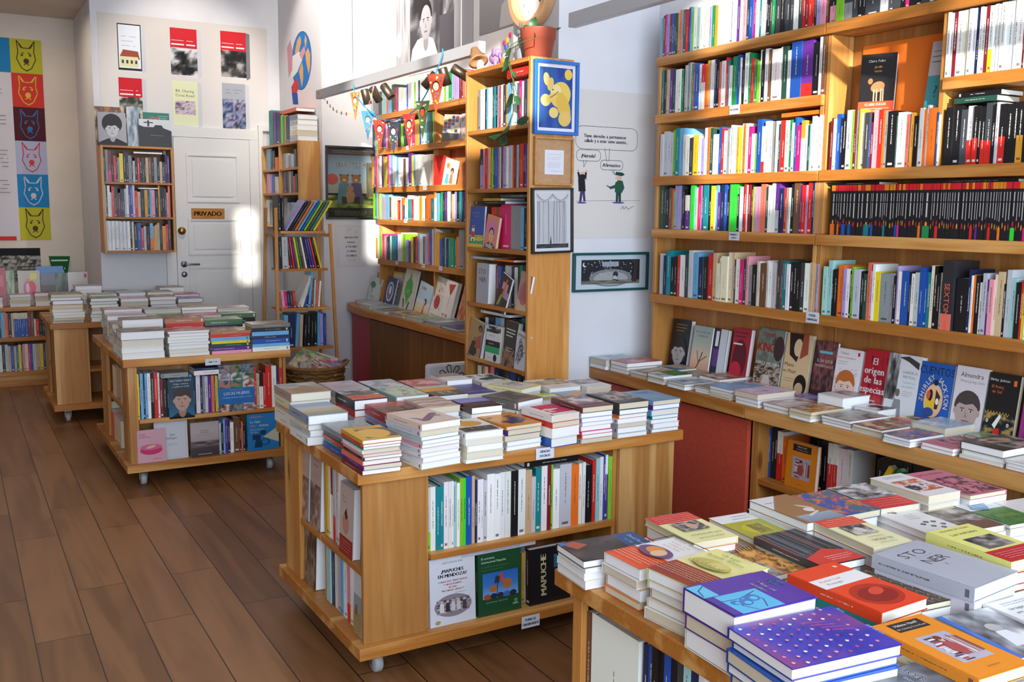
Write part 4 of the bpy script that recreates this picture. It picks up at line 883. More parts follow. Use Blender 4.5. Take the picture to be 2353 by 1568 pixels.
# nearest table
@dz('dark_david', '2c2622')
def _(a): a.n(0, 0, 1, .7, ['1c1714', '3a2c24', '5a4a3e'], 6, 3); a.r(0, .7, 1, 1, '2b4a78'); T(a, 'David Foenkinos', .5, .9, .07, 'a8c8e8'); T(a, 'La vida feliz', .5, .8, .055, '88b0d8'); a.p([(.1, .02), (.45, .12), (.3, .3), (.05, .2)], 'a84a2c'); a.p([(0, 0), (.2, 0), (.12, .14)], '3a6aa0')
@dz('tiliac', 'e6e2dc')
def _(a):
    a.r(0, 0, 1, .42, 'dc5427'); a.lines(.06, .95, .34, 5, .06, 'f0b49c', .002); T(a, 'TATIANA TIBULEAC', .5, .93, .05, '3a3a3a'); T(a, 'El verano en que', .5, .84, .045, 'b0443a'); T(a, 'mi madre tuvo', .5, .77, .045, 'b0443a'); T(a, 'los ojos verdes', .5, .70, .045, 'b0443a')
    a.e(.5, .47, .38, .15, '6b4a70'); a.e(.45, .5, .2, .1, 'd98a3a'); a.e(.6, .46, .14, .1, 'e0b48a')
    a.ln([(0, 0), (0, 1), (1, 1)], .004, '333333')
@dz('antano', 'dfd78a')
def _(a):
    a.r(0, 0, 1, .40, '8f3420'); a.lines(.06, .95, .34, 6, .05, 'd9a48c', .002); T(a, 'OLGA TOKARCZUK', .5, .94, .045, '4a4a30'); T(a, 'Un lugar', .5, .85, .075, '6a7a2c'); T(a, 'llamado Antano', .5, .76, .075, '6a7a2c')
    a.e(.5, .55, .34, .12, 'b8aa58', n=28); a.e(.62, .58, .16, .08, 'c9bd6c')
    for i in range(12): a.ln([(.18+.05*i, .44), (.15+.055*i, .5+.02*(i % 3))], .0015, '6a6430')
@dz('plath', '45288c')
def _(a):
    a.r(.0, .14, 1, .86, '4a2b92'); a.r(.04, 0, .42, .18, '5ab6d0'); a.r(.44, .1, 1, .60, '4fb0d4')
    for P in ([(.5, .55), (.62, .3), (.6, .1)], [(.62, .3), (.8, .22), (.98, .3)], [(.56, .45), (.75, .5), (.95, .42)], [(.1, .17), (.2, .06), (.38, .02)]): a.ln(P, .0022, '2c2470')
    for x, y, r in ((.66, .42, .1), (.74, .30, .09), (.7, .2, .06)): a.e(x, y, r, r*.8, '2f6fb0'); a.e(x+.02, y+.01, r*.5, r*.4, '54b8d8')
    T(a, 'Sylvia', .3, .93, .075, '52c4e0', bold=1, al='l'); T(a, 'Plath', .3, .85, .075, '52c4e0', bold=1, al='l'); T(a, 'Dime mi', .3, .74, .075, 'f0f0f4', bold=1, al='l'); T(a, 'nombre', .3, .65, .075, 'f0f0f4', bold=1, al='l')
@dz('buds', '32339c')
def _(a):
    a.n(0, 0, 1, 1, ['2c309c', '3a38a4', '5a3a94', '7a3a80'], 31, 3); rr = random.Random(3)
    for i in range(9):
        for j in range(7):
            x, y = .1+j*.135+(i % 2)*.05, .06+i*.095; c = rr.choice(['e08a9a', 'f0e8e0', 'c84a50', 'e8a8a8']); a.e(x, y, .02, .012, c); a.p([(x-.012, y), (x, y+.022), (x+.012, y)], c)
    T(a, 'Iliana', .2, .96, .045, '8a9ae0'); T(a, 'SER DE LA', .7, .95, .04, '9aa8e8')
    for i in range(4): a.ln([(.3+.08*i, .5+.05*i), (.36+.08*i, .7+.04*i)], .003, 'a0409a')
@dz('aerostatos', 'e3dc9c')
def _(a): a.r(0, 0, 1, .30, 'd03a30'); a.lines(.06, .94, .25, 5, .05, 'f0b0a8', .002); a.n(.22, .36, .80, .66, ['2a3038', '5a6068', 'c9a894', '3a3a48'], 4, 3); a.e(.5, .52, .1, .1, 'c89a84'); T(a, 'AMELIE NOTHOMB', .5, .93, .045, '444444'); T(a, 'Los aerostatos', .5, .82, .07, '333333')
@dz('lemon', 'a9a436')
def _(a): a.r(0, .0, 1, .3, 'e2e0da'); a.e(.5, .62, .3, .2, 'c2b62c'); a.n(.25, .45, .6, .8, ['6a6420', 'a09430'], 2, 5); a.lines(.15, .6, .2, 2, .09, '444444', .002)
@dz('woman_desk', '9a7458')
def _(a): a.p([(0, 1), (1, 1), (1, .5), (.3, 0), (0, 0)], '9a7048'); a.p([(.35, 0), (1, .45), (1, 0)], 'd8d4d2'); a.g(0, .75, .9, 1, ['9aa4b0', '7d8894']); a.e(.35, .62, .12, .07, 'd8cfc8'); a.e(.3, .5, .05, .12, 'cdb8a8', rot=.6); a.ln([(.25, .7), (.6, .8)], .008, 'd9d0c8'); T(a, 'L.Pisco', .8, .22, .05, '555555')
@dz('jungle_art', '3c6a80')
def _(a): a.n(0, 0, 1, 1, ['2c5a9a', 'c8443a', 'd98a3a', '2c7a5a', '7a3a8a', '3c6a80'], 44, 6, hard=1.6)
@dz('hair_photo', 'b8b2b0')
def _(a): a.r(0, .6, 1, 1, 'd23a34'); a.lines(.1, .9, .9, 4, .07, 'f0a8a4', .002); a.n(0, 0, 1, .6, ['3a3838', '8a8684', 'd8d6d4'], 18, 6)
@dz('white_oval', 'dedcd9')
def _(a):
    for x, y in ((.2, .8), (.35, .9), (.5, .82), (.28, .68), (.45, .66), (.62, .72), (.6, .2), (.7, .15), (.5, .12)): a.e(x, y, .06, .035, '2c2c2c'); a.e(x+.01, y, .03, .018, '8a8a8a')
    a.lines(.35, .65, .5, 3, .07, '777777')
@dz('sepia_street', 'b9b2a8')
def _(a): a.n(0, .1, 1, .7, ['3a3430', '7a7068', 'b8b0a8'], 19, 4); a.r(0, .7, 1, 1, '6a4a3a')
@dz('peon', 'e3ddae')
def _(a): a.r(0, 0, 1, .26, 'dd4a34'); a.lines(.06, .94, .22, 4, .05, 'f3b8a8', .002); a.n(.25, .30, .80, .62, ['302c2c', '7a726c', 'c8beb4'], 9, 4); a.e(.52, .48, .1, .09, 'cfc4ba'); T(a, 'EL PEON', .5, .82, .08, '55544a'); T(a, 'Paco Cerda', .5, .92, .05, '666666'); T(a, 'NABOKOV', .5, .72, .05, 'c06a3a')
@dz('stripes_red', '4a4648')
def _(a):
    rr = random.Random(9)
    for i in range(26): x = i/26; a.r(x, .28+.1*rr.random(), x+.022, 1, rr.choice(['3a3638', '5a5658', 'b0403a', '6a7a84', '2c2a2c']))
    a.p([(0, 0), (1, 0), (1, .25), (.6, .38), (0, .22)], 'cc3a32'); a.lines(.35, .9, .18, 3, .05, 'f0b8b0', .0025)
@dz('tiger', 'c98a3a')
def _(a):
    a.n(0, 0, 1, 1, ['d9a050', 'b06a2c', '3a2c24', 'd9a050'], 12, 5, hard=1.5); a.n(0, .0, .5, .5, ['3a3430', '8a8078', 'b8b0a8'], 2, 4)
    for i in range(14): a.ln([(.02+.07*i, .9), (.05+.07*i, 1)], .003, '26201c')
@dz('cusk_wide', 'dd4a28')
def _(a): a.r(0, .30, 1, .72, 'e3e0dc'); T(a, 'Rachel Cusk', .4, .62, .07, 'dd4a28'); T(a, 'Prestigio', .4, .52, .07, '777777'); a.lines(.2, .8, .4, 1, .1, '999999'); a.r(.8, .9, .86, .94, 'f0e0d8')
@dz('cusk_red', 'e0431f')
def _(a): a.e(.5, .48, .40, .30, 'b02c18'); a.e(.5, .46, .32, .22, '8a1f14'); a.e(.58, .55, .16, .08, 'd0472c', rot=.4); a.e(.5, .40, .22, .05, '5a140e'); a.r(.46, .9, .54, .96, 'f3c0b0')
@dz('cusk', 'e0431f')
def _(a): a.r(0, .56, 1, .76, 'e3e0dc'); T(a, 'Rachel Cusk', .35, .70, .055, 'dd4a28'); T(a, 'Prestigio', .32, .63, .055, '777777'); a.e(.5, .28, .40, .22, 'b02c18'); a.e(.5, .27, .32, .15, '8a1f14'); a.e(.58, .33, .16, .06, 'd0472c', rot=.4); a.r(.8, .88, .86, .92, 'f3c0b0')
@dz('net', '443e3a')
def _(a):
    for i in range(9):
        for j in range(6):
            x, y = .08+j*.16+(i % 2)*.08, .06+i*.105; a.ln([(x, y), (x+.05, y+.05), (x+.08, y+.03), (x+.1, y-.04)], .0016, 'c9964a')
@dz('stoner', 'a9aab2')
def _(a): T(a, 'STO', .46, .80, .17, '3a3a44', sx=1.15); T(a, 'NER', .54, .60, .17, '3a3a44', sx=1.15); a.lines(.3, .7, .7, 1, .1, '77777f', .001); T(a, 'f', .5, .47, .06, '55555f')
@dz('lealtades', 'dfdb7c')
def _(a): a.r(0, 0, 1, .30, 'b8222a'); a.n(.2, .34, .85, .66, ['2a2828', '6a6664', 'b0a8a0'], 13, 3); T(a, 'DELPHINE DE VIGAN', .5, .92, .05, '55533a'); T(a, 'Las lealtades', .5, .8, .08, '44423a'); a.lines(.1, .9, .22, 4, .05, 'e89a9a', .002)
@dz('hanff', 'e08722')
def _(a):
    a.r(.2, .80, .8, .95, '2a2826'); T(a, 'Helene Hanff', .5, .905, .05, 'e8e0d8'); T(a, '84, Charing Cross Road', .5, .845, .032, 'd8d0c8')
    a.r(.22, .22, .80, .68, 'b0a8b4'); rr = random.Random(6)
    for i in range(16): y = .24+.025*i; a.r(.24+.1*rr.random(), y, .42+.08*rr.random(), y+.018, rr.choice(['e8e4e0', 'a83a40', 'd8c8c0', '5a3a40']))
    for i in range(12): a.r(.56+.02*i, .3, .575+.02*i, .55+.08*rr.random(), rr.choice(['8a2c34', 'd8d0c8', 'b86a60', '3a3038']))
    a.e(.5, .42, .1, .12, 'a84a4a'); a.e(.5, .57, .045, .04, 'd8a88c'); a.e(.5, .60, .055, .035, '7a3420')
    T(a, 'ANAGRAMA', .5, .1, .025, '6a3a10')
@dz('hanff_small', 'e08722')
def _(a): D['hanff'][1](a)
@dz('lego_horse', 'e6e0dc')
def _(a): a.n(.1, .3, .9, .8, ['c0603a', 'd99a80', 'ece4e0', '3a3434'], 21, 4, hard=1.3); a.lines(.2, .8, .16, 2, .05, '333333', .002)
@dz('pink_pattern', 'c97280')
def _(a): a.n(.05, .3, .95, .95, ['c97280', '2a2226', '4a3038', 'c97280'], 33, 5, hard=2); T(a, 'Nathan Zuck', .5, .14, .08, '2a2226')
@dz('green_boat', '3c6a30')
def _(a): a.n(0, .35, 1, 1, ['2c5226', '4a8038', '3c6a30'], 6, 5); a.r(0, 0, 1, .35, 'd8dcd8'); a.lines(.2, .8, .68, 2, .05, 'b8c84a', .002); a.p([(.2, .1), (.5, .4), (.9, .3), (.6, .05)], '5a8ab0'); a.lines(.2, .8, .25, 4, .05, 'e8e8e8', .003)
@dz('flower_white', 'dcd8d2')
def _(a): a.e(.4, .6, .25, .16, '8a7a5a'); a.n(.2, .45, .6, .75, ['5a4a34', '9a8a64', 'c9bda0'], 3, 6)
@dz('lego_white', 'd8d4cc')
def _(a): a.n(.5, .1, 1, .9, ['3a3838', '8a8480', 'd8d4cc'], 8, 4); a.lines(.2, .8, .7, 2, .05, '55524c', .002)
@dz('primer_corte', '5b626c')
def _(a): a.n(0, 0, 1, 1, ['4a525c', '5f6872', '7a848e', '525a64'], 27, 3); T(a, 'PRIMER CORTE', .5, .78, .10, 'e0e2e4', bold=1, sx=.8); T(a, 'Elvira Hernandez', .5, .67, .05, 'b8bcc0')
@dz('child_photo', '8a8c90')
def _(a): a.n(0, 0, 1, 1, ['2a2a2c', '77777a', 'b0b0b2', 'e0e0e0'], 41, 3); a.r(0, 0, .1, 1, '3a6ac0'); a.e(.5, .6, .12, .09, 'a8a4a0'); a.p([(.3, .2), (.7, .2), (.6, .52), (.4, .52)], 'd8d8d8')
@dz('lugar_seguro', 'd4d2d0')
def _(a): T(a, 'MARIANA ENRIQUEZ', .5, .9, .05, '555555'); a.lines(.2, .8, .85, 1, .1, '777777'); T(a, 'Un lugar soleado', .5, .75, .075, '3a3a3a'); T(a, 'para gente sombria', .5, .65, .065, '3a3a3a'); a.n(.2, .05, .9, .5, GR, 7, 4)
# counter face-outs
@dz('dark_woman', '16161a')
def _(a): a.r(0, 0, 1, 1, '121216'); a.lines(.2, .8, .9, 3, .06, '9a6a20', .004); a.face(.5, .36, .24, 'a8a29e', '0c0c0e', long=.2)
@dz('tree_dusk', '9aa09a')
def _(a): a.g(0, .05, 1, 1, ['c88a70', 'd9b898', 'a8b0a4', '9aa8a4']); T(a, 'EL FULGOR DEL', .5, .88, .06, '4a4a48'); T(a, 'CORREDOR', .5, .80, .06, '4a4a48'); a.ln([(.2, 0), (.45, .25), (.6, .48)], .006, '3a3034'); a.ln([(.45, .25), (.3, .5)], .004, '3a3034'); a.ln([(.5, .3), (.85, .42)], .004, '3a3034')
@dz('purple_white', '2a2430')
def _(a): a.r(.5, 0, 1, 1, 'cfd4da'); a.r(.1, .25, .5, .6, '5a3a7a'); a.r(.18, .65, .4, .95, 'e8e8ea')
@dz('red_shade', 'a8203a')
def _(a): a.e(.5, .45, .40, .35, '5a1424'); a.e(.35, .2, .35, .2, 'c02040'); a.lines(.1, .9, .92, 2, .07, '4a1020', .004); a.r(.08, .70, .6, .73, 'e8d8d8')
@dz('king', '4a4840')
def _(a): a.n(0, 0, 1, .42, ['2a2420', '7a6a5a', 'c8b8a8', '3a302a'], 8, 8, hard=1.5); a.n(0, .42, 1, 1, ['5a6a5c', '7a867a', '4a4a48'], 5, 3); T(a, 'STEPHEN', .42, .9, .09, 'b03a30', bold=1, sx=.8); T(a, 'KING', .38, .70, .21, 'c0382c', bold=1, sx=.8); a.e(.85, .7, .2, .2, '3a2a2c'); T(a, 'DANZA MACABRA', .5, .44, .075, 'e8e6e0', bold=1, sx=.8); a.p([(.3, 0), (.4, .25), (.6, .26), (.75, 0)], 'c8c0b8')
@dz('mono_mujer', 'd3b48a')
def _(a): a.p([(.2, .65), (.5, .55), (.75, 1), (.1, 1)], '1c1614'); a.e(.5, .78, .16, .14, 'd9bc94'); a.p([(.6, .6), (.9, .7), (.85, 1), (.65, 1)], '9a4a34'); T(a, 'Mono', .25, .5, .09, '2a2420'); T(a, 'en Mujer', .3, .4, .08, '2a2420'); a.e(.75, .2, .24, .17, '14100e'); a.e(.72, .14, .16, .1, 'c9a888'); a.lines(.1, .5, .28, 2, .04, '6a5a48')
@dz('dia_inauguro', '3a2a30')
def _(a): a.n(0, .2, 1, 1, ['2c2430', '5a3434', '8a5048', '3a2a30'], 16, 5, hard=1.3); a.r(.2, .80, .8, .84, '6ab0c8'); T(a, 'EL DIA QUE SE', .5, .68, .07, 'd8b8b0', sx=.7); T(a, 'INAUGURO LA LUZ', .5, .6, .06, 'd8b8b0', sx=.7); a.r(.44, .06, .56, .12, 'c8b8b0')
@dz('redbeard', 'e3dcdc')
def _(a):
    T(a, 'T.C.Boyle', .3, .92, .045, '333333'); T(a, 'Cuentos incompletos', .4, .85, .045, 'c0303a'); a.r(.82, .9, .9, .96, 'b02030'); a.lines(.1, .5, .78, 2, .04, '888888'); rr = random.Random(4)
    for i in range(40): a.ln([(rr.random(), rr.random()*.6+.05), (rr.random()*.06+rr.random(), rr.random()*.6+.05)] if 0 else [(x := rr.random()*.9, y := rr.random()*.6+.08), (x+.06, y+.02)], .0022, 'd890a0')
    a.face(.5, .36, .24, 'e0c0b4', 'b8662a', '2c3a5c'); a.e(.5, .2, .14, .08, '9a5020'); a.r(0, 0, .35, .06, 'd83a30')
@dz('especias', 'b01828')
def _(a):
    a.n(.3, .1, 1, .9, ['b01828', '8a1020', '5a0c18'], 5, 4)
    for i, t in enumerate(('El', 'origen', 'de las', 'especias')): T(a, t, .5, .82-i*.145, .15, 'f3eeee', bold=1, sx=.88, sp=.11)
    for i, t in enumerate(('Thomas', 'Robertson', 'Berg')): T(a, t, .5, .22-i*.055, .05, 'f0e0e0')
@dz('mistral', 'd6d8da')
def _(a): a.n(0, .3, .35, 1, ['2a2a2a', '6a6a6a', 'b8b8b8'], 3, 4); a.p([(.3, .95), (.6, .98), (.95, .9), (.95, .8), (.6, .9)], '3a3a3a'); a.e(.4, .42, .07, .06, '6a6460'); a.p([(.22, 0), (.6, 0), (.52, .32), (.32, .32)], '8a8a8c'); T(a, 'GABRIELA', .7, .74, .06, '8a8e90'); T(a, 'MISTRAL', .7, .67, .06, '8a8e90'); T(a, 'Caminando', .7, .59, .05, 'a0bcc4'); T(a, 'se siembra', .7, .53, .05, 'a0bcc4'); a.lines(.55, .85, .45, 3, .03, '999999')
@dz('cuentos', '1f56a8')
def _(a):
    T(a, 'CUENTOS', .5, .88, .17, '152238', sx=.8); rr = [('S', .12, .42, 1.2), ('H', .14, .5, 1.2), ('I', .17, .57, 1.1), ('R', .21, .63, 1.0), ('L', .27, .69, .9), ('E', .33, .74, .8), ('Y', .40, .78, .6)]
    for c, x, y, r in rr: T(a, c, x, y, .11, 'e8c84a' if c in 'SI' else 'e3d8c0', rot=r)
    for c, x, y, r in (('J', .62, .76, -.5), ('A', .69, .72, -.7), ('C', .76, .66, -.9), ('K', .82, .6, -1.1), ('S', .86, .52, -1.3), ('O', .88, .44, -1.5), ('N', .88, .36, -1.6)): T(a, c, x, y, .11, 'e3d8c0', rot=r)
    a.e(.5, .42, .28, .26, 'e3b88a'); a.e(.42, .36, .14, .12, 'e3b830'); a.e(.4, .24, .16, .07, '2a4a8a'); a.e(.40, .5, .07, .09, '1c1a1c'); a.p([(.55, .6), (.7, .5), (.65, .3), (.56, .3)], '3a2a24'); a.e(.52, .7, .07, .045, '1c2030'); a.e(.62, .42, .05, .05, 'e8e0d8'); a.e(.34, .5, .06, .07, 'd85a3a'); T(a, 'OSCUROS', .5, .06, .12, '152238', sx=.8)
@dz('almendra', 'd6cfd0')
def _(a): T(a, 'Almendra', .52, .88, .10, '44403e', sx=.95); T(a, 'Won-pyung Sohn', .55, .79, .055, '8a8684'); a.e(.5, .02, .44, .12, 'c8c0c0'); a.face(.5, .36, .25, 'b39c92', '473c3c')
@dz('ravens', '18181a')
def _(a):
    T(a, 'Shirley Jackson', .35, .9, .05, 'e0dcd4'); T(a, 'El Reloj', .3, .8, .06, 'd06a30'); T(a, 'de Sol', .3, .73, .06, 'd06a30'); a.r(.8, .84, .9, .92, 'e06a2c')
    a.n(0, 0, 1, .42, ['18181a', '18181a', '3a4a4c', 'b08a40'], 11, 7, hard=1.8); a.p([(.3, 0), (.38, .2), (.55, .22), (.6, .02)], 'c82c24'); a.p([(.3, .25), (.5, .42), (.56, .38), (.4, .2)], 'e8e4dc')
    for x, y in ((.12, .3), (.8, .28), (.7, .1), (.2, .08)): a.e(x, y, .04, .025, 'e8e4dc'); a.e(x, y, .02, .012, '111111')
    for i in range(8): a.ln([(.1*i, .45), (.1*i+.06, .40), (.1*i+.1, .44)], .002, 'c09a48')
@dz('magenta', '94327a')
def _(a): a.n(.1, .1, .9, .5, ['94327a', '7a2868'], 3, 3)
# middle & cinema tables
@dz('mapuches', 'd4d6de')
def _(a):
    T(a, 'JULIETA MAGALLANES', .5, .92, .033, '3a3a44'); T(a, '¿MAPUCHES', .5, .80, .07, '17171c', bold=1.6); T(a, 'EN MENDOZA?', .5, .73, .07, '17171c', bold=1.6)
    for i, t in enumerate(('CONFLICTOS TERRITORIALES', 'Y NEGACIONISMO', 'EN UNA', '"PROVINCIA CRIOLLA"')): T(a, t, .5, .645-i*.045, .036, 'b0542a', bold=1.2)
    a.e(.5, .28, .41, .165, '8a8084', n=30); a.n(.14, .18, .86, .38, ['3a3638', '77707a', 'd0c8cc', '4a4448'], 7, 7, hard=1.4); a.lines(.55, .8, .46, 1, .1, '777777')
    for x in (.25, .38, .5, .62, .75): a.e(x, .35, .035, .022, 'b8a8a8'); a.p([(x-.05, .2), (x+.05, .2), (x+.04, .33), (x-.04, .33)], ['e0dce0', '4a4448', 'd8d0d4', '3a3438', 'c8c0c4'][int(x*8) % 5])
    a.e(.16, .06, .06, .03, 'a89a60')
@dz('activismo', '1c4a2c')
def _(a):
    T(a, 'El activismo', .08, .92, .05, 'c8d8c8', al='l'); T(a, 'internacional Mapuche', .08, .86, .05, 'c8d8c8', al='l'); a.lines(.08, .7, .78, 2, .05, '3a6a48', .003); a.g(.1, .27, .92, .68, ['7aa8d8', '3a78c0', '2a64b0'])
    a.e(.34, .42, .09, .055, 'a86a34'); a.e(.66, .47, .12, .08, 'a8683a'); a.ln([(.42, .3), (.46, .62)], .003, '3a3030'); a.p([(.44, .6), (.56, .66), (.58, .54), (.46, .5)], 'c04a3a'); a.p([(.4, .62), (.5, .6), (.48, .5), (.36, .5)], '2a3a4a')
    for x in (.2, .35, .5, .65, .8): a.e(x, .30, .08, .045, ['2a3048', '3a6aa0', 'a84a30', '2a2a38', '8a4a3a'][int(x*10) % 5])
    T(a, 'Anja Habersang / Patricio Lepe', .42, .21, .03, '9ab8a0'); T(a, 'CEIBO', .85, .12, .04, 'd8e8d8'); a.e(.86, .17, .04, .03, '4a9a4a')
@dz('mapuche', '17181c')
def _(a): T(a, 'MAPUCHE', .34, .52, .16, 'd9d2a0', rot=math.pi/2, bold=1.5, sx=1.05); a.e(.85, .45, .2, .12, '2a5a98'); a.p([(.75, .3), (.95, .2), (.95, .4)], 'b8302c'); [a.r(.60, .62+.03*i, .68, .635+.03*i, '3a90c0') for i in range(8)]
@dz('tusquets', 'b8a49a')
def _(a): T(a, 'Almudena', .25, .85, .05, '8a5a50', al='l'); T(a, 'Grandes', .25, .78, .05, '8a5a50', al='l'); a.n(0, 0, 1, .55, ['5a4a40', '8a7468', 'b8a49a'], 4, 5); a.lines(.2, .8, .68, 2, .05, '8a7a72')
@dz('red_belt', 'c4b2aa')
def _(a): T(a, 'Rosa', .2, .82, .05, '8a5a50', al='l'); T(a, 'Chacel', .2, .76, .05, '8a5a50', al='l'); a.e(.45, .45, .24, .15, 'c08a78'); a.p([(.35, .6), (.5, .68), (.6, .55), (.45, .5)], '3a2420'); a.r(0, .0, 1, .26, '9a2028'); a.lines(.1, .9, .2, 4, .04, 'd88a8a', .002)
@dz('brown_cover', '4a3a30')
def _(a): a.n(0, 0, 1, 1, ['2c221c', '6a5444', 'a08c78', '3a2c24'], 8, 4)
@dz('farmhouse', 'c8ccd0')
def _(a): a.r(0, 0, 1, .6, '8a9aa0'); a.r(0, 0, 1, .35, 'a08a5a'); a.p([(.2, .3), (.5, .3), (.45, .45), (.25, .45)], '8a4a34')
@dz('perry', '1c3844')
def _(a):
    a.g(0, 0, 1, .7, ['2a6a8a', '1c4a60', '1c3844']); T(a, 'MATTHEW PERRY', .5, .93, .06, 'c8d0d4', sx=1.1); T(a, 'Amigos, amantes', .5, .85, .055, 'b8c4c8'); T(a, 'y aquello tan terrible', .5, .78, .055, 'b8c4c8', sx=.9); a.face(.52, .42, .27, 'b8917e', '3a2c26', '17181e')
@dz('locas', '2468a8')
def _(a):
    rr = random.Random(2)
    for i in range(3):
        for j in range(6):
            if j in (1, 2): continue
            a.n(i/3+.01, j/6+.005, (i+1)/3-.01, (j+1)/6-.005, [rr.choice(['3a2c2c', '8a5a44', '2c4a5a']), rr.choice(['c89078', '6a8a50', '8a8a8a']), rr.choice(['e0c8b8', '3a3a3a', 'b86a50'])], rr.randint(1, 99), 3, nx=8, ny=8)
    a.r(0, .165, 1, .505, '2468a8'); T(a, 'LOCAS MUJERES', .5, .39, .085, 'd4e0e8', sx=.9); T(a, 'LAS DIRECTORAS EN AMERICA LATINA', .5, .30, .035, 'a8c8dc', sx=1.0); a.lines(.3, .7, .46, 1, .1, 'a8c8dc')
@dz('teatro', 'c99aa4')
def _(a): T(a, 'TEATRO:', .12, .88, .045, 'c03a60', al='l', bold=1); T(a, 'AUTORES Y', .12, .83, .04, 'c03a60', al='l', bold=1); T(a, 'SUBCAMPEONATO', .12, .78, .04, 'c03a60', al='l', bold=1); a.e(.5, .38, .37, .14, 'c02860'); a.e(.5, .47, .36, .09, 'd05a84'); a.e(.5, .48, .16, .04, 'b8c08a', rot=.2); a.lines(.55, .85, .1, 1, .1, 'c03a60', .003)
@dz('juan', 'c6c8cc')
def _(a): T(a, 'Juan', .55, .64, .08, '2c3a6a'); T(a, 'Radrigan', .5, .55, .08, '2a2a30'); a.ln([(.06, .05), (.94, .05), (.94, .95), (.06, .95), (.06, .05)], .0008, '8a8c90'); a.lines(.4, .7, .4, 2, .03, '888888')
@dz('ceremonias', '9a8c8c')
def _(a): a.g(0, 0, 1, 1, ['3c3234', '4a3e40', 'a89a98', 'b0a4a2', 'a89c9a']); T(a, 'Ceremonias', .5, .76, .05, '5a3a3c'); T(a, 'de lo invisible', .5, .70, .05, '5a3a3c'); a.lines(.2, .8, .63, 1, .1, '6a5a5a'); a.lines(.25, .75, .07, 1, .1, 'c8c0c0', .003); a.n(0, .33, 1, .45, ['2c2426', '8a7c7c'], 5, 3)
@dz('guia', '2276b0')
def _(a):
    T(a, 'La Guia', .1, .79, .09, 'c8ccc0', al='l', bold=1.4); T(a, 'Film', .1, .68, .09, 'c88a4a', al='l', bold=1.4); T(a, 'Affinity', .38, .68, .085, 'c8ccc0', al='l', bold=1.4); T(a, 'Breve historia', .1, .58, .065, 'b0bcc0', al='l', bold=1); T(a, 'del cine', .1, .51, .065, 'b0bcc0', al='l', bold=1); a.lines(.1, .5, .92, 1, .1, 'c88a6a', .004)
    a.p([(.5, .36), (1, .62), (1, .18)], 'b8b89a'); a.r(.16, .3, .42, .44, '123a58'); a.e(.5, .48, .1, .07, '123a58'); a.e(.56, .22, .15, .10, '1c4a6c'); a.e(.56, .22, .1, .07, '2276b0'); a.p([(.2, .08), (.48, .08), (.4, .3), (.26, .3)], '123a58')
# tall case / far counter
@dz('lighthouse', '2f55a8')
def _(a): a.r(0, 0, 1, .28, '3f9a78'); a.r(0, 0, 1, .08, 'd9b82e'); a.r(.0, .26, 1, .29, 'd9b82e'); a.e(.75, .2, .3, .05, 'd9b82e'); a.p([(.24, .14), (.5, .14), (.44, .52), (.30, .52)], 'e6e4e0'); a.p([(.26, .24), (.48, .24), (.46, .38), (.28, .38)], 'c83a30'); a.r(.31, .46, .43, .51, '1c2a4a'); a.r(.33, .14, .41, .2, '1c2a4a'); T(a, 'Cuadernos de infancia', .5, .84, .04, 'd89a8a'); T(a, 'Norah Lange', .55, .75, .035, 'b8c4dc')
@dz('pink_girl', 'd98a6a')
def _(a): a.e(.5, .62, .42, .25, 'd878a8'); a.face(.52, .45, .18, 'e0b090', '2a2030', '3a4a7a', fringe=False); a.lines(.2, .75, .14, 2, .05, 'e8d8a0', .005)
@dz('lobster', '3a3034')
def _(a): a.r(.3, .6, .8, .8, 'b890a0'); a.r(.55, .4, 1, .6, 'a88898'); a.ln([(.45, .4), (.55, .65), (.6, .9)], .012, 'e0603a'); a.ln([(.3, .15), (.42, .45)], .010, '7a9a3a'); a.ln([(.2, .1), (.36, .4)], .006, 'c9a84a'); a.ln([(.35, .1), (.5, .4)], .005, '5a8a3a')
@dz('pink_body', 'b5877e')
def _(a): a.r(0, 0, 1, .3, 'c9aa8c'); a.e(.5, .5, .4, .3, 'b06a6c'); a.p([(.1, .3), (.5, .9), (.9, .3)], 'a8605f')
@dz('icon', 'ab8a5c')
def _(a): a.r(0, 0, 1, .06, '3a5a9a'); a.p([(.15, .08), (.3, .45), (.6, .5), (.7, .2), (.55, .08)], '3a342c'); a.e(.48, .52, .08, .06, '8a6a4a'); a.p([(.5, .3), (.9, .35), (.85, .7), (.6, .6)], 'a8503a'); a.e(.74, .84, .14, .09, '2a221c'); a.e(.74, .80, .08, .07, '8a6444'); a.r(.93, 0, 1, 1, '3a5a9a')
@dz('nudo', 'd8d8d6')
def _(a): a.n(0, .8, 1, 1, GR, 3, 4, hard=1.2); T(a, 'El nudo materno', .4, .72, .05, '444444'); a.r(0, .42, 1, .58, '1c1c1e'); T(a, 'Jane Lazarre', .4, .5, .055, 'e0e0e0'); a.r(0, .24, 1, .42, '22a060'); a.e(.72, .12, .12, .1, '1c1c1e'); T(a, 'las afueras', .3, .1, .035, '555555')
@dz('navio', '3c342e')
def _(a): a.lines(.15, .85, .82, 3, .07, 'c8c4bc', .006); a.n(0, 0, 1, .4, ['2c241e', '6a5240', 'a07c60', '3c342e'], 6, 3); a.lines(.25, .75, .42, 2, .06, 'a89a8c', .005)
@dz('sketch', 'c4c6ca')
def _(a):
    a.lines(.1, .9, .92, 2, .03, '55565a', .003); rr = random.Random(8)
    for i in range(26): x, y = .3+rr.random()*.45, .12+rr.random()*.6; a.ln([(x, y), (x+rr.uniform(-.12, .12), y+.1), (x+rr.uniform(-.1, .1), y+.15)], .003, '2a2a2e')
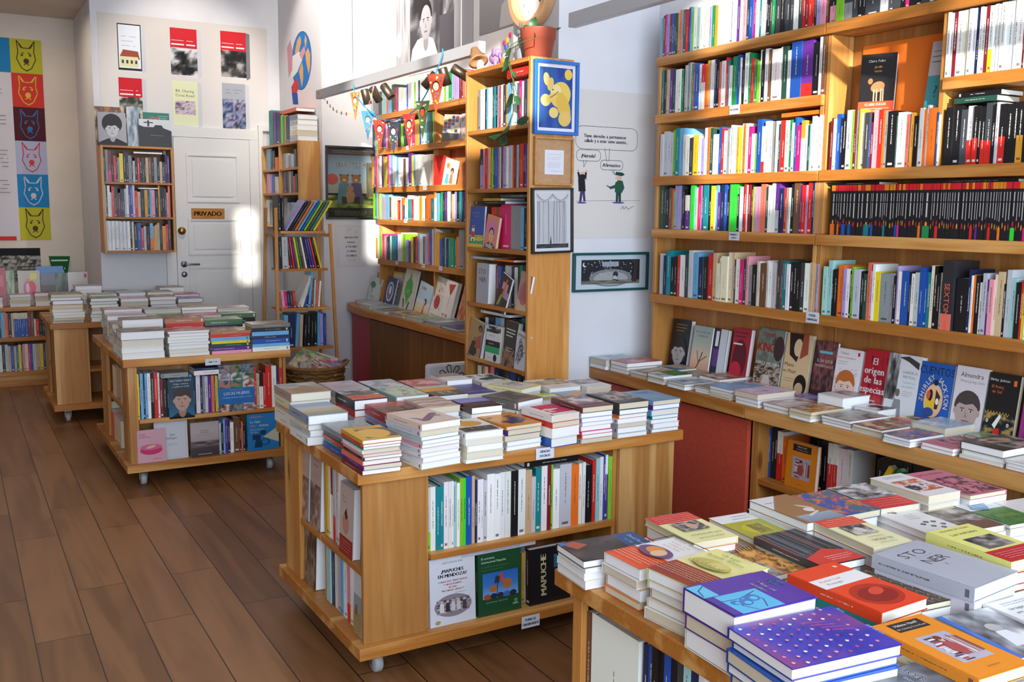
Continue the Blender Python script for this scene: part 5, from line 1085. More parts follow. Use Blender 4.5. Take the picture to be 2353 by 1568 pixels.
@dz('park', 'c3d0d4')
def _(a): a.e(.3, .72, .25, .12, '3f8a4a'); a.r(.27, .4, .31, .66, '5a4030'); a.n(0, 0, 1, .4, ['a8b8b0', 'd0d8d4'], 3, 4); a.lines(.3, .8, .9, 1, .1, '6a7a80')
@dz('navy_ornate', '1c2c5a')
def _(a): a.e(.5, .55, .34, .32, 'c8ccd8'); a.e(.5, .55, .24, .26, '3a5098'); a.e(.5, .6, .12, .14, 'e0e0e4'); a.e(.5, .4, .1, .06, 'c8743a'); a.r(.2, .04, .8, .16, 'd8d8dc')
@dz('green_blob', 'ddd6c2')
def _(a): a.e(.52, .55, .30, .24, '27b848'); a.p([(.3, .6), (.52, .95), (.72, .6)], '2fae4a'); a.p([(.4, .35), (.55, .18), (.66, .35)], '27b848'); a.lines(.36, .68, .52, 2, .05, 'd0f0d0', .004); a.p([(.2, .3), (.35, .1), (.42, .12), (.32, .3)], '2a3a44'); a.p([(.7, .28), (.62, .08), (.7, .06), (.8, .26)], '2a3a44'); a.e(.3, .68, .04, .03, 'c8443a'); a.e(.8, .5, .05, .03, 'c8443a')
@dz('sofia', 'a8c8dc')
def _(a): a.g(0, 0, 1, .5, ['d8b070', 'cfc0a0', 'c8d8e0']); T(a, 'SOFIA', .35, .84, .13, 'c8444a', bold=1); a.r(0, 0, 1, .16, 'd8ac68'); a.e(.65, .5, .1, .1, '3a2420'); a.e(.6, .47, .06, .07, 'd8a080'); a.p([(.55, .2), (.68, .2), (.66, .4), (.56, .4)], 'd8803a'); a.p([(.54, .14), (.66, .14), (.64, .24), (.56, .24)], 'b83038')
@dz('red_dot', 'dcd4cc')
def _(a):
    a.e(.5, .42, .26, .16, 'b02038'); rr = random.Random(12)
    for i in range(70): a.e(rr.random()*.92+.04, rr.random()*.75+.22, .014, .02, rr.choice(['c8944a', '3a5a6a', 'b8404a', '44403c', '8a8478']))
    a.lines(.2, .8, .12, 2, .05, '55504c', .004)
@dz('hoy', 'e0dcd8')
def _(a): a.p([(.25, .9), (.85, .95), (.6, .68), (.48, .68)], 'b8343c'); a.ln([(.54, .7), (.5, .35)], .004, 'a8504a'); T(a, 'HOY ME', .42, .17, .10, 'c04850', bold=1, sx=.8); T(a, 'SIENTO', .42, .07, .10, 'c04850', bold=1, sx=.8)
@dz('orange_kids', 'b8604a')
def _(a): a.n(0, 0, 1, 1, ['b8503a', 'd8906a', '3a7a5a', 'e0c8a0'], 5, 4, hard=1.4)
@dz('mint_kids', 'bcd8c4')
def _(a): a.e(.3, .75, .14, .1, 'e0823a'); a.e(.7, .6, .14, .12, '4a3028'); a.e(.7, .55, .09, .08, 'c89070'); a.p([(.2, .1), (.5, .1), (.45, .45), (.25, .45)], '5aa8b0'); a.p([(.55, .15), (.85, .15), (.78, .48), (.6, .48)], 'd8704a')
@dz('comic_face', 'c8ccd8')
def _(a):
    for j in range(5):
        for i in range(4): a.r(.06+i*.22, .38+j*.12, .24+i*.22, .48+j*.12, ['5a6a9a', 'e0c050', 'b8443a', 'e8e8f0', '3a3a5a'][(i*3+j*2) % 5])
    a.r(0, 0, 1, .34, '55504c')
@dz('deer', '1c1a1c')
def _(a): T(a, 'Claire Fuller', .45, .88, .06, 'd8d4d0'); T(a, 'Jardin', .5, .78, .06, 'd8a030'); T(a, 'vacio', .5, .71, .06, 'd8a030'); a.e(.52, .44, .2, .09, 'b07048', rot=.3); a.e(.3, .54, .07, .05, 'a8683e'); [a.ln([(x, .4), (x+.01, .2)], .005, 'c89878') for x in (.42, .5, .62, .68)]; a.r(0, 0, 1, .2, 'e0502a'); T(a, 'CLAIRE FULLER', .5, .15, .06, 'f3d8c8', bold=1, sx=.9); a.lines(.1, .9, .08, 2, .04, 'f0c0a8', .002)
@dz('question_teal', '3f8f94')
def _(a): a.r(0, .48, 1, 1, 'b0aaac'); T(a, '?', .4, .24, .26, '1c4448'); a.lines(.1, .9, .85, 3, .08, '6a6668', .003)
@dz('dylan', 'a8a8ac')
def _(a): a.r(0, 0, 1, 1, 'a4a4aa'); a.e(.5, .66, .36, .30, '1c1c1e'); a.face(.5, .50, .24, 'c4c4c4', '1a1a1c', '141416')
@dz('cross', '34383c')
def _(a): a.p([(0, .78), (.15, .72), (.45, .72), (.5, .8), (.7, .8), (.75, .7), (1, .6), (1, 1), (0, 1)], 'c8ced0'); a.r(.26, .74, .32, .96, '34383c'); a.r(.15, .86, .44, .90, '34383c'); a.lines(.35, .75, .42, 1, .1, '8a9094', .003)
@dz('green_hundred', '2f7468')
def _(a): T(a, '100', .45, .8, .25, 'd87a5a', bold=1); a.lines(.6, .95, .9, 2, .06, 'a8c8c0', .004)
@dz('record_red', 'a82834')
def _(a): a.r(.2, .5, .8, .8, 'c85a60'); a.r(.1, .2, .5, .24, 'e0a8a8')
@dz('record_beige', 'b8aca0')
def _(a): a.e(.6, .5, .2, .2, 'd8203a'); a.e(.4, .45, .16, .24, 'c050a0'); a.e(.42, .5, .08, .14, 'e0c080'); a.r(.55, .74, .85, .92, 'd8d028'); a.e(.45, .72, .06, .05, 'e0702c')
@dz('record_sea', '6a6a70')
def _(a): a.r(0, 0, 1, .4, '3a5a84'); a.r(0, .4, 1, .62, '5a463e'); a.r(0, .3, 1, .4, '5a84a8')
@dz('record_cold', '3f78b4')
def _(a): T(a, 'COLDPLAY', .5, .55, .30, 'd0d8e0', bold=1.5, sx=.55); a.r(0, 0, 1, .12, '8a9ab0')
@dz('record_dark', '4a4a42')
def _(a): a.n(0, 0, 1, 1, ['2c2c28', '4a4a40', '6a7a60'], 4, 3)
@dz('record_hills', 'd6cfca')
def _(a): a.e(.25, .12, .32, .34, '3a4c98'); a.p([(.5, .0), (.8, .5), (1, .05), (1, 0)], '3a78c0'); a.e(.88, .88, .07, .07, 'c84a4a'); a.lines(.2, .8, .66, 2, .05, 'a8a098', .002)
def _noisy(n, cs, k): D[n] = (cs[0], photo(k, cs))
for i, cs in enumerate((['8a6a6a', 'b8a0a0', 'd0c8c4'], ['6a7a8a', 'a0b0bc', 'd4d0cc'], ['c9b8a0', '8a7a60', '5a4a3a'], ['9a3a44', 'c06a70', 'd8b0a8'], ['4a6a4a', '8aa070', 'b8b890'], ['c8a8c0', 'd8c8d0', '8a6a8a'], ['5a4a8a', '8a7ab0', 'b8a8c8'], ['7a7268', 'a8a098', '3a3632'], ['b0704a', '5a4030', 'd8b890'], ['b8c4d0', '8aa0b8', 'dce0e4'])): _noisy('mottled_%d' % i, cs, 60+i)
# ---------------- placement of stacks and face-out books ----------------
def cover_on(o, design, w, l, M):
    """printed front cover as a child of book O; M maps the sheet (0..w,0..l) to the world"""
    a = Art(w, l); a.r(.012, .008, .988, .992, D[design][0]); D[design][1](a)
    c = a.build('cover_art', None); c.parent = o; c.matrix_parent_inverse = o.matrix_world.inverted(); c.matrix_basis = M
    return c
def orect(M, w, l):
    """corners of a lying book"""
    return [(M @ Vector((x, y, z))).to_2d() for x, y, z in ((0, 0, 0), (1, 0, 0), (1, 0, 1), (0, 0, 1))]
PLACED = []
def sat(A, B):
    for P, Q in ((A, B), (B, A)):
        for i in range(4):
            e = P[(i+1) % 4]-P[i]; n = Vector((-e.y, e.x))
            a = [p.dot(n) for p in P]; b = [p.dot(n) for p in Q]
            if max(a) <= min(b)+1e-4*e.length or max(b) <= min(a)+1e-4*e.length: return False
    return True
def stack(L, R, ori, h, design, cols, where, label, w=.150, l=.225, yaw=0, zt=.755, ox=0, oy=0, s=1, name='stacked_book', t0=None, pages=None, top_band=None, jit=.004, group=None, at=None):
    """L,R: pixels of the left and right corners of the top cover; cols: colours from the top down; the pile stands on zt and is h high"""
    if at: cx, cy = at
    else:
        a = atz(ox+L[0]*s, oy+L[1]*s, zt+h); b = atz(ox+R[0]*s, oy+R[1]*s, zt+h); cx, cy = (a.x+b.x)/2, (a.y+b.y)/2
    n = len(cols); ts = [rnd.uniform(.7, 1.35) for _ in cols]
    if t0: ts[0] = t0/h*n
    k = h/sum(ts) if not t0 or n == 1 else (h-t0)/max(1e-6, sum(ts[1:]))
    ts = [t0]+[t*k for t in ts[1:]] if t0 and n > 1 else [t*k for t in ts]
    z = zt+h; ang = UPA[ori]+R_(yaw); lv = []
    for i, (c, t) in enumerate(zip(cols, ts)):
        z -= t; jx, jy, ja = (0, 0, 0) if i == 0 else (rnd.uniform(-jit, jit), rnd.uniform(-jit, jit), rnd.uniform(-.02, .02))
        sw = 1 if i == 0 else rnd.uniform(.95, 1.0)
        lv.append([cx+jx, cy+jy, z+.0004, w*sw, l*sw, t-.0006, ang+ja, c])
    # keep clear of the piles already standing beside it: shrink away along the shorter overlap
    shift = Vector((0, 0))
    for it in range(14):
        hit = None
        for q in lv:
            A = orect(flatM(q[0], q[1], q[2], q[3], q[4], q[5], q[6]), q[3], q[4])
            for (z0, z1, B, bc) in PLACED:
                if q[2]+q[5] > z0 and q[2] < z1 and sat(A, B): hit = bc; break
            if hit: break
        if not hit: break
        d = Vector((cx, cy))-Vector(hit)
        d = Vector((math.copysign(.006, d.x), 0)) if abs(d.x)/w > abs(d.y)/l else Vector((0, math.copysign(.006, d.y)))
        if ori in 'EW': 
            d0 = Vector((cx, cy))-Vector(hit); d = Vector((math.copysign(.006, d0.x), 0)) if abs(d0.x)/l > abs(d0.y)/w else Vector((0, math.copysign(.006, d0.y)))
        for q in lv:
            q[0] += d.x*.5; q[1] += d.y*.5; q[3] *= .988; q[4] *= .988
    ln_ = len(lv)
    for i, q in enumerate(lv):
        M = flatM(*q[:7]); c = q[7]
        pos = 'on top of' if i == 0 else ('at the bottom of' if i == ln_-1 else '%s from top in' % nth(i))
        if i == 0: lb = label
        else:
            lb = '%s %s book %s the pile under the %s' % ('thick' if q[5] > .024 else 'slim' if q[5] < .014 else 'medium', CN.get(c, 'pale'), pos, where)
            if len(lb.split()) > 16: lb = ' '.join(lb.split()[:16])
        cc = D[design][0] if i == 0 else c
        o = book(name, M, cc, lb, 'book', group or 'books piled flat on the tables')
        if i == 0:
            o.color = (*col(D[design][0]), 1)
            cover_on(o, design, q[3], q[4], TR(q[0], q[1], q[2]+q[5]+.0002) @ RZ(q[6]) @ TR(-q[3]/2, -q[4]/2, 0))
        if top_band and i == 0: o['c2'] = list(col(top_band[0])); o['b0'] = top_band[1]; o['b1'] = top_band[2]
        PLACED.append((q[2], q[2]+q[5], orect(M, q[3], q[4]), (q[0], q[1])))
def STK(ox, oy, s, zt, name):
    def f(L, R, ori, h, design, cols, where, label, **k): stack(L, R, ori, h, design, cols, where, label, ox=ox, oy=oy, s=s, zt=zt, name=name, **k)
    return f
# middle table, pictures (600,860) and (1060,840) of the photograph
A6 = STK(600, 860, .2125, .7555, 'social_science_book'); A7 = STK(1060, 840, .2295, .7555, 'social_science_book')
A6((880, 590), (1510, 675), 'N', .118, 'yellow_circle', 'oRTWPKSVQ', 'yellow circle cover', 'ochre paperback with a large yellow circle, near left corner of middle table', w=.14, l=.20)
A6((1375, 435), (2140, 470), 'N', .155, 'airplane', 'ZLLLPWWWW', 'aeroplane cover', 'beige paperback with a purple aeroplane topping the tallest white pile', w=.16, l=.225, yaw=8)
A7((-170, 560), (370, 640), 'N', .108, 'circle_ground', 'WWIIW', 'orange disc cover', 'white paperback with an orange disc and big white letters', w=.15, l=.21)
A7((120, 510), (835, 570), 'N', .092, 'orange_art', 'oVILW', 'orange artwork cover', 'orange paperback with an indigo artwork, near edge of middle table', w=.16, l=.21, yaw=4, t0=.014)
A7((540, 430), (1115, 470), 'N', .122, 'pink_cannon', 'WRWB', 'white and magenta cover', 'white and magenta paperback on the near edge of middle table', w=.15, l=.21, yaw=6, t0=.026)
A7((860, 320), (1530, 400), 'N', .138, 'maroon_clouds', 'QLXWPHOL', 'maroon cloud cover', 'maroon paperback with a cloudy picture, near edge of middle table', w=.15, l=.225, t0=.022)
A7((1270, 280), (1865, 355), 'N', .138, 'brown_landscape', 'KDOWLLL', 'brown landscape cover', 'dark brown landscape paperback second from table end', w=.145, l=.22, t0=.026)
A7((1600, 265), (2192, 335), 'N', .128, 'blue_text', 'WVATWLL', 'pale blue cover', 'plain pale blue paperback at the counter end of middle table', w=.14, l=.215, t0=.018)
A6((585, 530), (1090, 500), 'N', .085, 'grey_plastic', 'GDRTB', 'shrink-wrapped grey cover', 'shrink-wrapped grey book behind the yellow circle paperback', w=.15, l=.22, at=(1.215, 3.235))
A6((270, 335), (978, 410), 'N', .112, 'beach', 'ZILW', 'beach cover', 'thick book with a beach and sea photograph on its cover', w=.155, l=.23, t0=.036)
A6((130, 110), (775, 185), 'N', .145, 'desert', 'LIZWW', 'desert cover', 'thick book with a sandy hill cover at the far left corner', w=.165, l=.225, t0=.034)
A6((1065, 320), (1660, 350), 'N', .118, 'red_bands', 'RXNW', 'red banded cover', 'thick red book with dark banded cover beside the aeroplane book', w=.15, l=.22, t0=.036, at=(1.425, 3.34))
A6((775, 185), (1440, 275), 'N', .135, 'bw_red', 'WRLW', 'red wrapper cover', 'thick book with a red paper band across a grey cover', w=.15, l=.225, t0=.04)
A6((1530, 275), (2130, 335), 'N', .128, 'wavy', 'PWWLW', 'wavy striped cover', 'cream paperback with brown wavy stripes behind the aeroplane book', w=.15, l=.21)
A6((1225, 155), (1860, 230), 'N', .132, 'teal_plastic', 'CWLWI', 'shrink-wrapped teal cover', 'shrink-wrapped teal book with a coloured swirl', w=.15, l=.225, t0=.02)
A6((590, 80), (1210, 170), 'N', .13, 'lavender', 'XWIWL', 'mauve cover', 'mauve lined paperback at the far edge of middle table', w=.15, l=.21)
A6((1000, 85), (1640, 125), 'N', .12, 'mottled_1', 'LWIWB', 'grey-blue mottled cover', 'grey-blue mottled paperback at far edge between two mauve ones', w=.15, l=.2)
A6((1650, 120), (2245, 235), 'N', .12, 'orange_black', 'KWLWI', 'orange and black cover', 'dark book with an orange stripe behind the wavy striped one', w=.15, l=.22, t0=.022)
A6((1480, 85), (1990, 100), 'N', .115, 'mottled_3', 'RWLW', 'red mottled cover', 'red mottled paperback at the far edge behind the orange stripe', w=.15, l=.17)
A6((2010, 125), (2460, 200), 'N', .11, 'blue_stripes', 'NWWL', 'indigo striped cover', 'indigo paperback with fine wavy lines', w=.15, l=.22)
A7((-190, 365), (438, 405), 'N', .13, 'maroon_twelve', 'QWLWI', 'maroon and lilac cover', 'thick maroon book with a lilac upper half', w=.16, l=.2, t0=.026)
A7((165, 310), (808, 315), 'N', .135, 'mountain', 'DWLWW', 'grey mountain cover', 'thick grey mountain book with speckled spine', w=.16, l=.2, t0=.034, yaw=18)
A7((175, 185), (815, 210), 'N', .125, 'calligraphy', 'YWIWL', 'yellow bordered cover', 'book with yellow border and slanting words on patterned ground', w=.15, l=.2, yaw=22, t0=.022)
A6((1795, 10), (2295, 70), 'N', .13, 'white_book', 'WLWIW', 'white and brown cover', 'white book with a brown picture at the farthest edge', w=.14, l=.2, t0=.022)
A7((0, 100), (500, 150), 'N', .10, 'blackwhite', 'KWLW', 'black and white blot cover', 'black and white patterned book at the far table edge', w=.15, l=.2)
A7((560, 135), (1270, 225), 'N', .115, 'white_landscape', 'WWLWI', 'white landscape cover', 'white book with an olive landscape photograph', w=.16, l=.22)
A7((1000, 145), (1450, 205), 'N', .115, 'rocks_white', 'WWLW', 'white rocky cover', 'white book with a reddish rock picture at far right corner', w=.14, l=.21, t0=.022)
A7((830, 250), (1290, 290), 'N', .10, 'swoop', 'GWLW', 'orange swoosh cover', 'grey-blue book with an orange swoosh', w=.15, l=.16)
A7((760, 275), (1010, 330), 'N', .10, 'green_white', 'MWLW', 'green edged cover', 'pale book with a lime green edge behind the magenta one', w=.14, l=.16)
# nearest table: top covers by their four corners (left, top, right, bottom) in the picture (1240,907)
def Q4(c, ori, h, design, cols, where, label, **k):
    P = [atz(1240+c[i]*.8275, 907+c[i+1]*.8275, .7555+h) for i in (0, 2, 4, 6)]; L, T_, R2, B_ = P
    dx = ((T_-L)+(R2-B_))/2; dy = ((L-B_)+(T_-R2))/2; cx, cy = sum(p.x for p in P)/4, sum(p.y for p in P)/4
    yaw = math.degrees((math.atan2(dx.y, dx.x)+math.atan2(-dy.x, dy.y))/2); yaw = max(-9, min(9, yaw)); a, b = dx.length, dy.length
    if ori in 'EW': a, b = b, a
    stack(0, 0, ori, h, design, cols, where, label, w=max(.125, min(.18 if design in ('stoner', 'plath', 'buds', 'primer_corte') else .152, a)), l=max(.19, min(.245, b)), yaw=yaw, zt=.7555, name='new_novel', at=(cx, cy), **k)
Q4((533, 650, 810, 580, 997, 690, 700, 775), 'E', .108, 'buds', 'BBBBB', 'purple flower bud cover', 'indigo paperback sprinkled with pink flower buds', t0=.022)
Q4((405, 545, 640, 490, 800, 572, 560, 632), 'E', .125, 'plath', 'VVW', 'violet poetry cover', 'thick violet hardback with turquoise picture blocks', t0=.052, jit=.002)
Q4((285, 480, 500, 432, 660, 487, 445, 545), 'E', .112, 'antano', 'ZIZIW', 'pale yellow cover with brown band', 'pale yellow paperback with a rust band at its lower edge', t0=.026)
Q4((178, 435, 375, 398, 475, 440, 280, 490), 'E', .095, 'tiliac', 'ZWZO', 'white cover with orange band', 'white paperback with an orange paper band', t0=.026)
Q4((35, 422, 292, 382, 392, 440, 135, 492), 'E', .07, 'dark_david', 'WWWW', 'dark brown and blue cover', 'dark brown and blue paperback at the far left corner', t0=.018)
Q4((700, 505, 828, 450, 1065, 563, 937, 618), 'N', .07, 'cusk', 'RT', 'vermilion cover', 'vermilion paperback with a white title band and dark lens shape', t0=.026)
Q4((940, 450, 1050, 388, 1322, 485, 1200, 560), 'N', .088, 'stoner', 'LLL', 'grey lettered cover', 'thick grey book with large black letters', t0=.032)
Q4((868, 490, 985, 452, 1178, 567, 1062, 612), 'N', .045, 'net', 'DWK', 'brown wire net cover', 'dark brown paperback with an orange wire net pattern', t0=.014)
Q4((605, 395, 722, 375, 925, 458, 800, 495), 'N', .062, 'stripes_red', 'DWW', 'striped and red cover', 'paperback with dark vertical stripes over a red field', t0=.02)
Q4((490, 440, 610, 415, 765, 480, 645, 510), 'N', .04, 'tiger', 'oW', 'tiger fur cover', 'paperback with an orange and brown fur pattern', t0=.014)
Q4((285, 352, 440, 328, 600, 405, 445, 432), 'S', .075, 'aerostatos', 'IRW', 'yellow cover with red band end', 'pale yellow paperback with portrait and red band', t0=.018)
Q4((465, 345, 575, 328, 715, 388, 605, 405), 'S', .05, 'lemon', 'MWI', 'olive face cover', 'olive and white paperback with a face in olive', t0=.016)
Q4((535, 290, 655, 270, 850, 348, 735, 380), 'S', .085, 'woman_desk', 'UWWL', 'brown figure cover', 'white paperback with brown interior picture at far edge', t0=.024)
Q4((685, 283, 795, 265, 945, 318, 840, 340), 'S', .08, 'jungle_art', 'TWW', 'multicoloured cover', 'paperback with a riot of jungle colours', t0=.02)
Q4((800, 262, 905, 248, 1050, 300, 945, 322), 'S', .075, 'hair_photo', 'RWL', 'red banded photo cover', 'paperback with grey hair photograph and red band', t0=.02)
Q4((735, 345, 860, 325, 1045, 405, 915, 440), 'S', .085, 'peon', 'IRW', 'yellow cover with portrait photo', 'pale yellow paperback with a sepia portrait and orange band', t0=.022)
Q4((862, 322, 985, 303, 1160, 370, 1045, 400), 'S', .06, 'white_oval', 'WWL', 'white cover with ovals', 'white paperback scattered with small dark ovals', t0=.018)
Q4((1015, 312, 1115, 298, 1265, 352, 1170, 380), 'S', .055, 'sepia_street', 'ZWL', 'sepia cover', 'sepia photograph paperback beyond the white oval cover', t0=.018)
Q4((872, 232, 980, 213, 1182, 280, 1085, 305), 'S', .095, 'lego_horse', 'WLWW', 'white cover with orange splash', 'white paperback with an orange splash at the far edge', t0=.026)
Q4((1010, 222, 1110, 207, 1290, 262, 1195, 285), 'S', .085, 'pink_pattern', 'PWL', 'rose patterned cover', 'rose paperback with a black pattern and signature', t0=.014)
Q4((1080, 385, 1200, 352, 1420, 432, 1300, 475), 'N', .10, 'lealtades', 'YRRE', 'bright yellow spine cover', 'pale yellow paperback with yellow spine and red band', t0=.028)
Q4((1092, 300, 1200, 284, 1380, 345, 1280, 372), 'S', .055, 'green_boat', 'FWL', 'green and white cover', 'green paperback with a blue boat', t0=.012)
Q4((1205, 290, 1310, 274, 1480, 330, 1385, 352), 'S', .055, 'flower_white', 'WLW', 'white cover with olive bloom', 'white paperback with an olive flower at far right', t0=.014)
Q4((1215, 580, 1335, 535, 1530, 620, 1410, 670), 'N', .045, 'lugar_seguro', 'LW', 'pale grey titled cover', 'pale grey paperback with a two line title', t0=.02)
Q4((1100, 612, 1225, 575, 1440, 690, 1310, 740), 'N', .042, 'child_photo', 'GW', 'child photograph cover', 'grey photograph book with a blue spine edge', t0=.016)
Q4((937, 645, 1060, 603, 1350, 745, 1215, 800), 'N', .075, 'hanff', 'OIIO', 'orange novel cover', 'orange novel showing a reader among bookshelves', t0=.024)
Q4((745, 790, 990, 705, 1190, 800, 940, 890), 'E', .05, 'primer_corte', 'DWD', 'slate cover', 'slate grey paperback at the front edge of the nearest table', t0=.02)
Q4((1190, 830, 1430, 760, 1600, 850, 1370, 930), 'E', .05, 'mottled_9', 'LWA', 'pale blue mottled cover', 'pale blue mottled paperback right of the slate one', t0=.02)
# long counter: flat piles, picture (1340,640) scaled .2041 and (1500,500) scaled .3827
H1 = STK(1340, 640, s5, ZC+.0005, 'counter_book'); H2 = STK(1500, 500, 853/2229, ZC+.0005, 'counter_book')
H1((70, 905), (480, 890), 'E', .05, 'mottled_9', 'LW', 'bluish cover', 'bluish mottled book at the far end of the counter', w=.14, l=.2, at=(2.87, 3.915))
H1((330, 930), (890, 915), 'E', .055, 'mottled_3', 'RWL', 'red picture cover', 'red mottled paperback near the far counter end', w=.14, l=.215, t0=.022, at=(2.895, 3.765))
H1((830, 880), (1320, 930), 'E', .035, 'swoop', 'AL', 'blue and yellow cover', 'blue and orange book close under the dark portrait cover', w=.14, l=.19, t0=.014, at=(3.045, 3.60))
H1((905, 980), (1480, 950), 'E', .03, 'mottled_7', 'GW', 'dark grey glossy cover', 'glossy grey book before the dusk tree cover', w=.14, l=.20, t0=.014, at=(3.03, 3.445))
H1((680, 1090), (900, 1120), 'E', .03, 'mottled_2', 'UWI', 'brown cover', 'brown mottled book at the counter front edge', w=.13, l=.18, at=(2.875, 3.60))
H1((900, 1090), (1440, 1090), 'E', .04, 'green_boat', 'WWW', 'green scene cover', 'green and black illustrated book on the counter', w=.14, l=.2, t0=.014, at=(2.89, 3.45))
H1((1380, 1020), (1980, 1030), 'E', .04, 'mottled_8', 'OWL', 'rust picture cover', 'rust mottled book before the red shaded cover', w=.14, l=.2, t0=.014, at=(3.035, 3.28))
H1((1060, 1180), (1600, 1190), 'E', .028, 'mottled_1', 'LL', 'pastel cover', 'pastel grey-blue book on the counter front edge', w=.14, l=.2, at=(2.885, 3.30))
H1((1360, 1250), (1590, 1280), 'E', .03, 'mottled_7', 'KWL', 'small black cover', 'small dark book at the counter front edge', w=.10, l=.17, at=(2.87, 3.165))
H1((1590, 1220), (2160, 1220), 'E', .045, 'blue_text', 'AIII', 'light blue cream pile', 'light blue paperback on a cream pile', w=.13, l=.205, t0=.012, at=(2.885, 3.04))
H1((1600, 1100), (2220, 1110), 'E', .03, 'mottled_3', 'RWI', 'wine picture cover', 'wine red mottled book before the film cover', w=.14, l=.205, at=(3.03, 3.12))
H1((1900, 1165), (2350, 1190), 'E', .03, 'white_book', 'WRL', 'white picture cover', 'white book with brown picture near the counter back', w=.14, l=.2, at=(3.03, 2.965))
H2((500, 1050), (860, 1060), 'E', .055, 'mottled_5', 'PLW', 'pink cover', 'bright pink paperback on the counter front edge', w=.14, l=.215, t0=.024, at=(2.885, 2.875))
H2((740, 1030), (1260, 1040), 'E', .03, 'mottled_6', 'VWL', 'violet picture cover', 'violet mottled book behind the pink one', w=.15, l=.205, at=(3.035, 2.775))
H2((670, 1110), (1040, 1120), 'E', .03, 'mottled_0', 'XW', 'mauve cover', 'mauve mottled book right of the pink one', w=.14, l=.205, at=(2.885, 2.72))
H2((1175, 1100), (1605, 1100), 'E', .075, 'rocks_white', 'IWW', 'cream glossy cover', 'thick cream glossy book on the tallest counter pile', w=.14, l=.2, t0=.045, at=(3.03, 2.615))
H2((920, 1160), (1290, 1160), 'E', .04, 'tiger', 'oWI', 'golden patterned cover', 'golden brown patterned book at the counter front', w=.13, l=.205, t0=.014, at=(2.885, 2.57))
H2((1060, 1220), (1500, 1210), 'E', .035, 'mottled_7', 'GLL', 'grey red cover', 'grey book with dull picture right of the golden one', w=.14, l=.205, at=(2.885, 2.42))
H2((1390, 1160), (1800, 1160), 'E', .045, 'blackwhite', 'ZWW', 'beige faces cover', 'beige book with dark faces before the blue story cover', w=.135, l=.2, t0=.024, at=(3.035, 2.455))
H2((1260, 1260), (1700, 1270), 'E', .03, 'mottled_8', 'PWW', 'peach cover', 'peach mottled paperback at the counter front', w=.13, l=.21, at=(2.885, 2.275))
H2((1565, 1200), (1990, 1190), 'E', .03, 'aerostatos', 'YI', 'yellow and red glossy cover', 'glossy yellow book with a red band before the boy cover', w=.135, l=.2, at=(3.035, 2.30))
H2((1770, 1240), (2190, 1240), 'E', .05, 'mottled_9', 'RWL', 'red bordered cover', 'blue mottled book before the black bird cover', w=.14, l=.205, t0=.03, at=(3.03, 2.145))
H2((1440, 1320), (1880, 1310), 'E', .03, 'jungle_art', 'VWW', 'purple picture cover', 'purple and green picture book at the counter front', w=.13, l=.21, at=(2.885, 2.13))
H2((1645, 1370), (2000, 1370), 'E', .025, 'pink_pattern', 'PW', 'rose picture cover', 'rose and black picture book at the counter front', w=.12, l=.2, at=(2.885, 1.995))
H2((1850, 1360), (2300, 1360), 'E', .055, 'brown_landscape', 'WWW', 'white cover with dark picture', 'white and brown thick book near the frame edge', w=.15, l=.215, t0=.026, at=(2.905, 1.845))
H2((2090, 1460), (2350, 1460), 'E', .03, 'lego_white', 'LWW', 'grey cover', 'pale grey book beyond the white thick one', w=.14, l=.215, at=(2.90, 1.69))
H2((2250, 1300), (2350, 1300), 'E', .03, 'mottled_4', 'FWL', 'green mottled cover', 'green mottled book at the counter back right', w=.14, l=.2, at=(3.03, 1.98))
# cinema table: rows of thick novels from the near edge to the far one
B5 = STK(0, 0, 1, .7555, 'thick_novel')
cin = [(5.862, [('E', .16, 'mottled_7', 'KIWI', .925, .05, 'dark glossy'), ('E', .15, 'mottled_3', 'RWIWIWIW', 1.178, .016, 'pink and grey'), ('W', .135, 'mottled_8', 'RRAYFVP', 1.420, .018, 'pale peach'), ('W', .165, 'mottled_7', 'KKANBAW', 1.662, .022, 'black spined')], 'front row of cinema table'),
       (6.05, [('E', .13, 'mottled_5', 'PWI', .93, .02, 'rose'), ('E', .125, 'mottled_6', 'XWLI', 1.18, .02, 'mauve'), ('E', .12, 'mottled_3', 'OWI', 1.425, .02, 'orange edged'), ('E', .115, 'calligraphy', 'YWN', 1.665, .02, 'yellow and white')], 'second row of cinema table'),
       (6.25, [('E', .185, 'mottled_2', 'ZIW', .99, .05, 'very thick beige'), ('W', .18, 'mottled_8', 'WRWR', 1.235, .03, 'white and red spined'), ('W', .16, 'mottled_4', 'MNW', 1.475, .035, 'light green'), ('W', .11, 'blackwhite', 'NWY', 1.71, .02, 'black and white glossy')], 'third row of cinema table'),
       (6.45, [('E', .14, 'mottled_2', 'IZW', .96, .03, 'cream'), ('E', .13, 'mottled_0', 'XIL', 1.20, .03, 'dusty mauve'), ('E', .13, 'mottled_1', 'LWB', 1.45, .025, 'grey-blue')], 'fourth row of cinema table'),
       (6.66, [('E', .17, 'mottled_5', 'LLLL', .96, .03, 'lilac'), ('E', .15, 'green_boat', 'FWLL', 1.20, .028, 'green illustrated'), ('E', .15, 'mottled_3', 'RLQS', 1.44, .025, 'red mottled'), ('W', .15, 'mottled_4', 'EKXW', 1.67, .03, 'dark green spined')], 'fifth row of cinema table'),
       (6.87, [('E', .19, 'mottled_0', 'PWLL', .97, .02, 'pale rose'), ('E', .18, 'mottled_9', 'AWGI', 1.22, .02, 'pale blue'), ('E', .185, 'mottled_2', 'UZI', 1.46, .02, 'tan'), ('E', .17, 'lavender', 'XLWY', 1.68, .012, 'mauve lined')], 'farthest row of cinema table')]
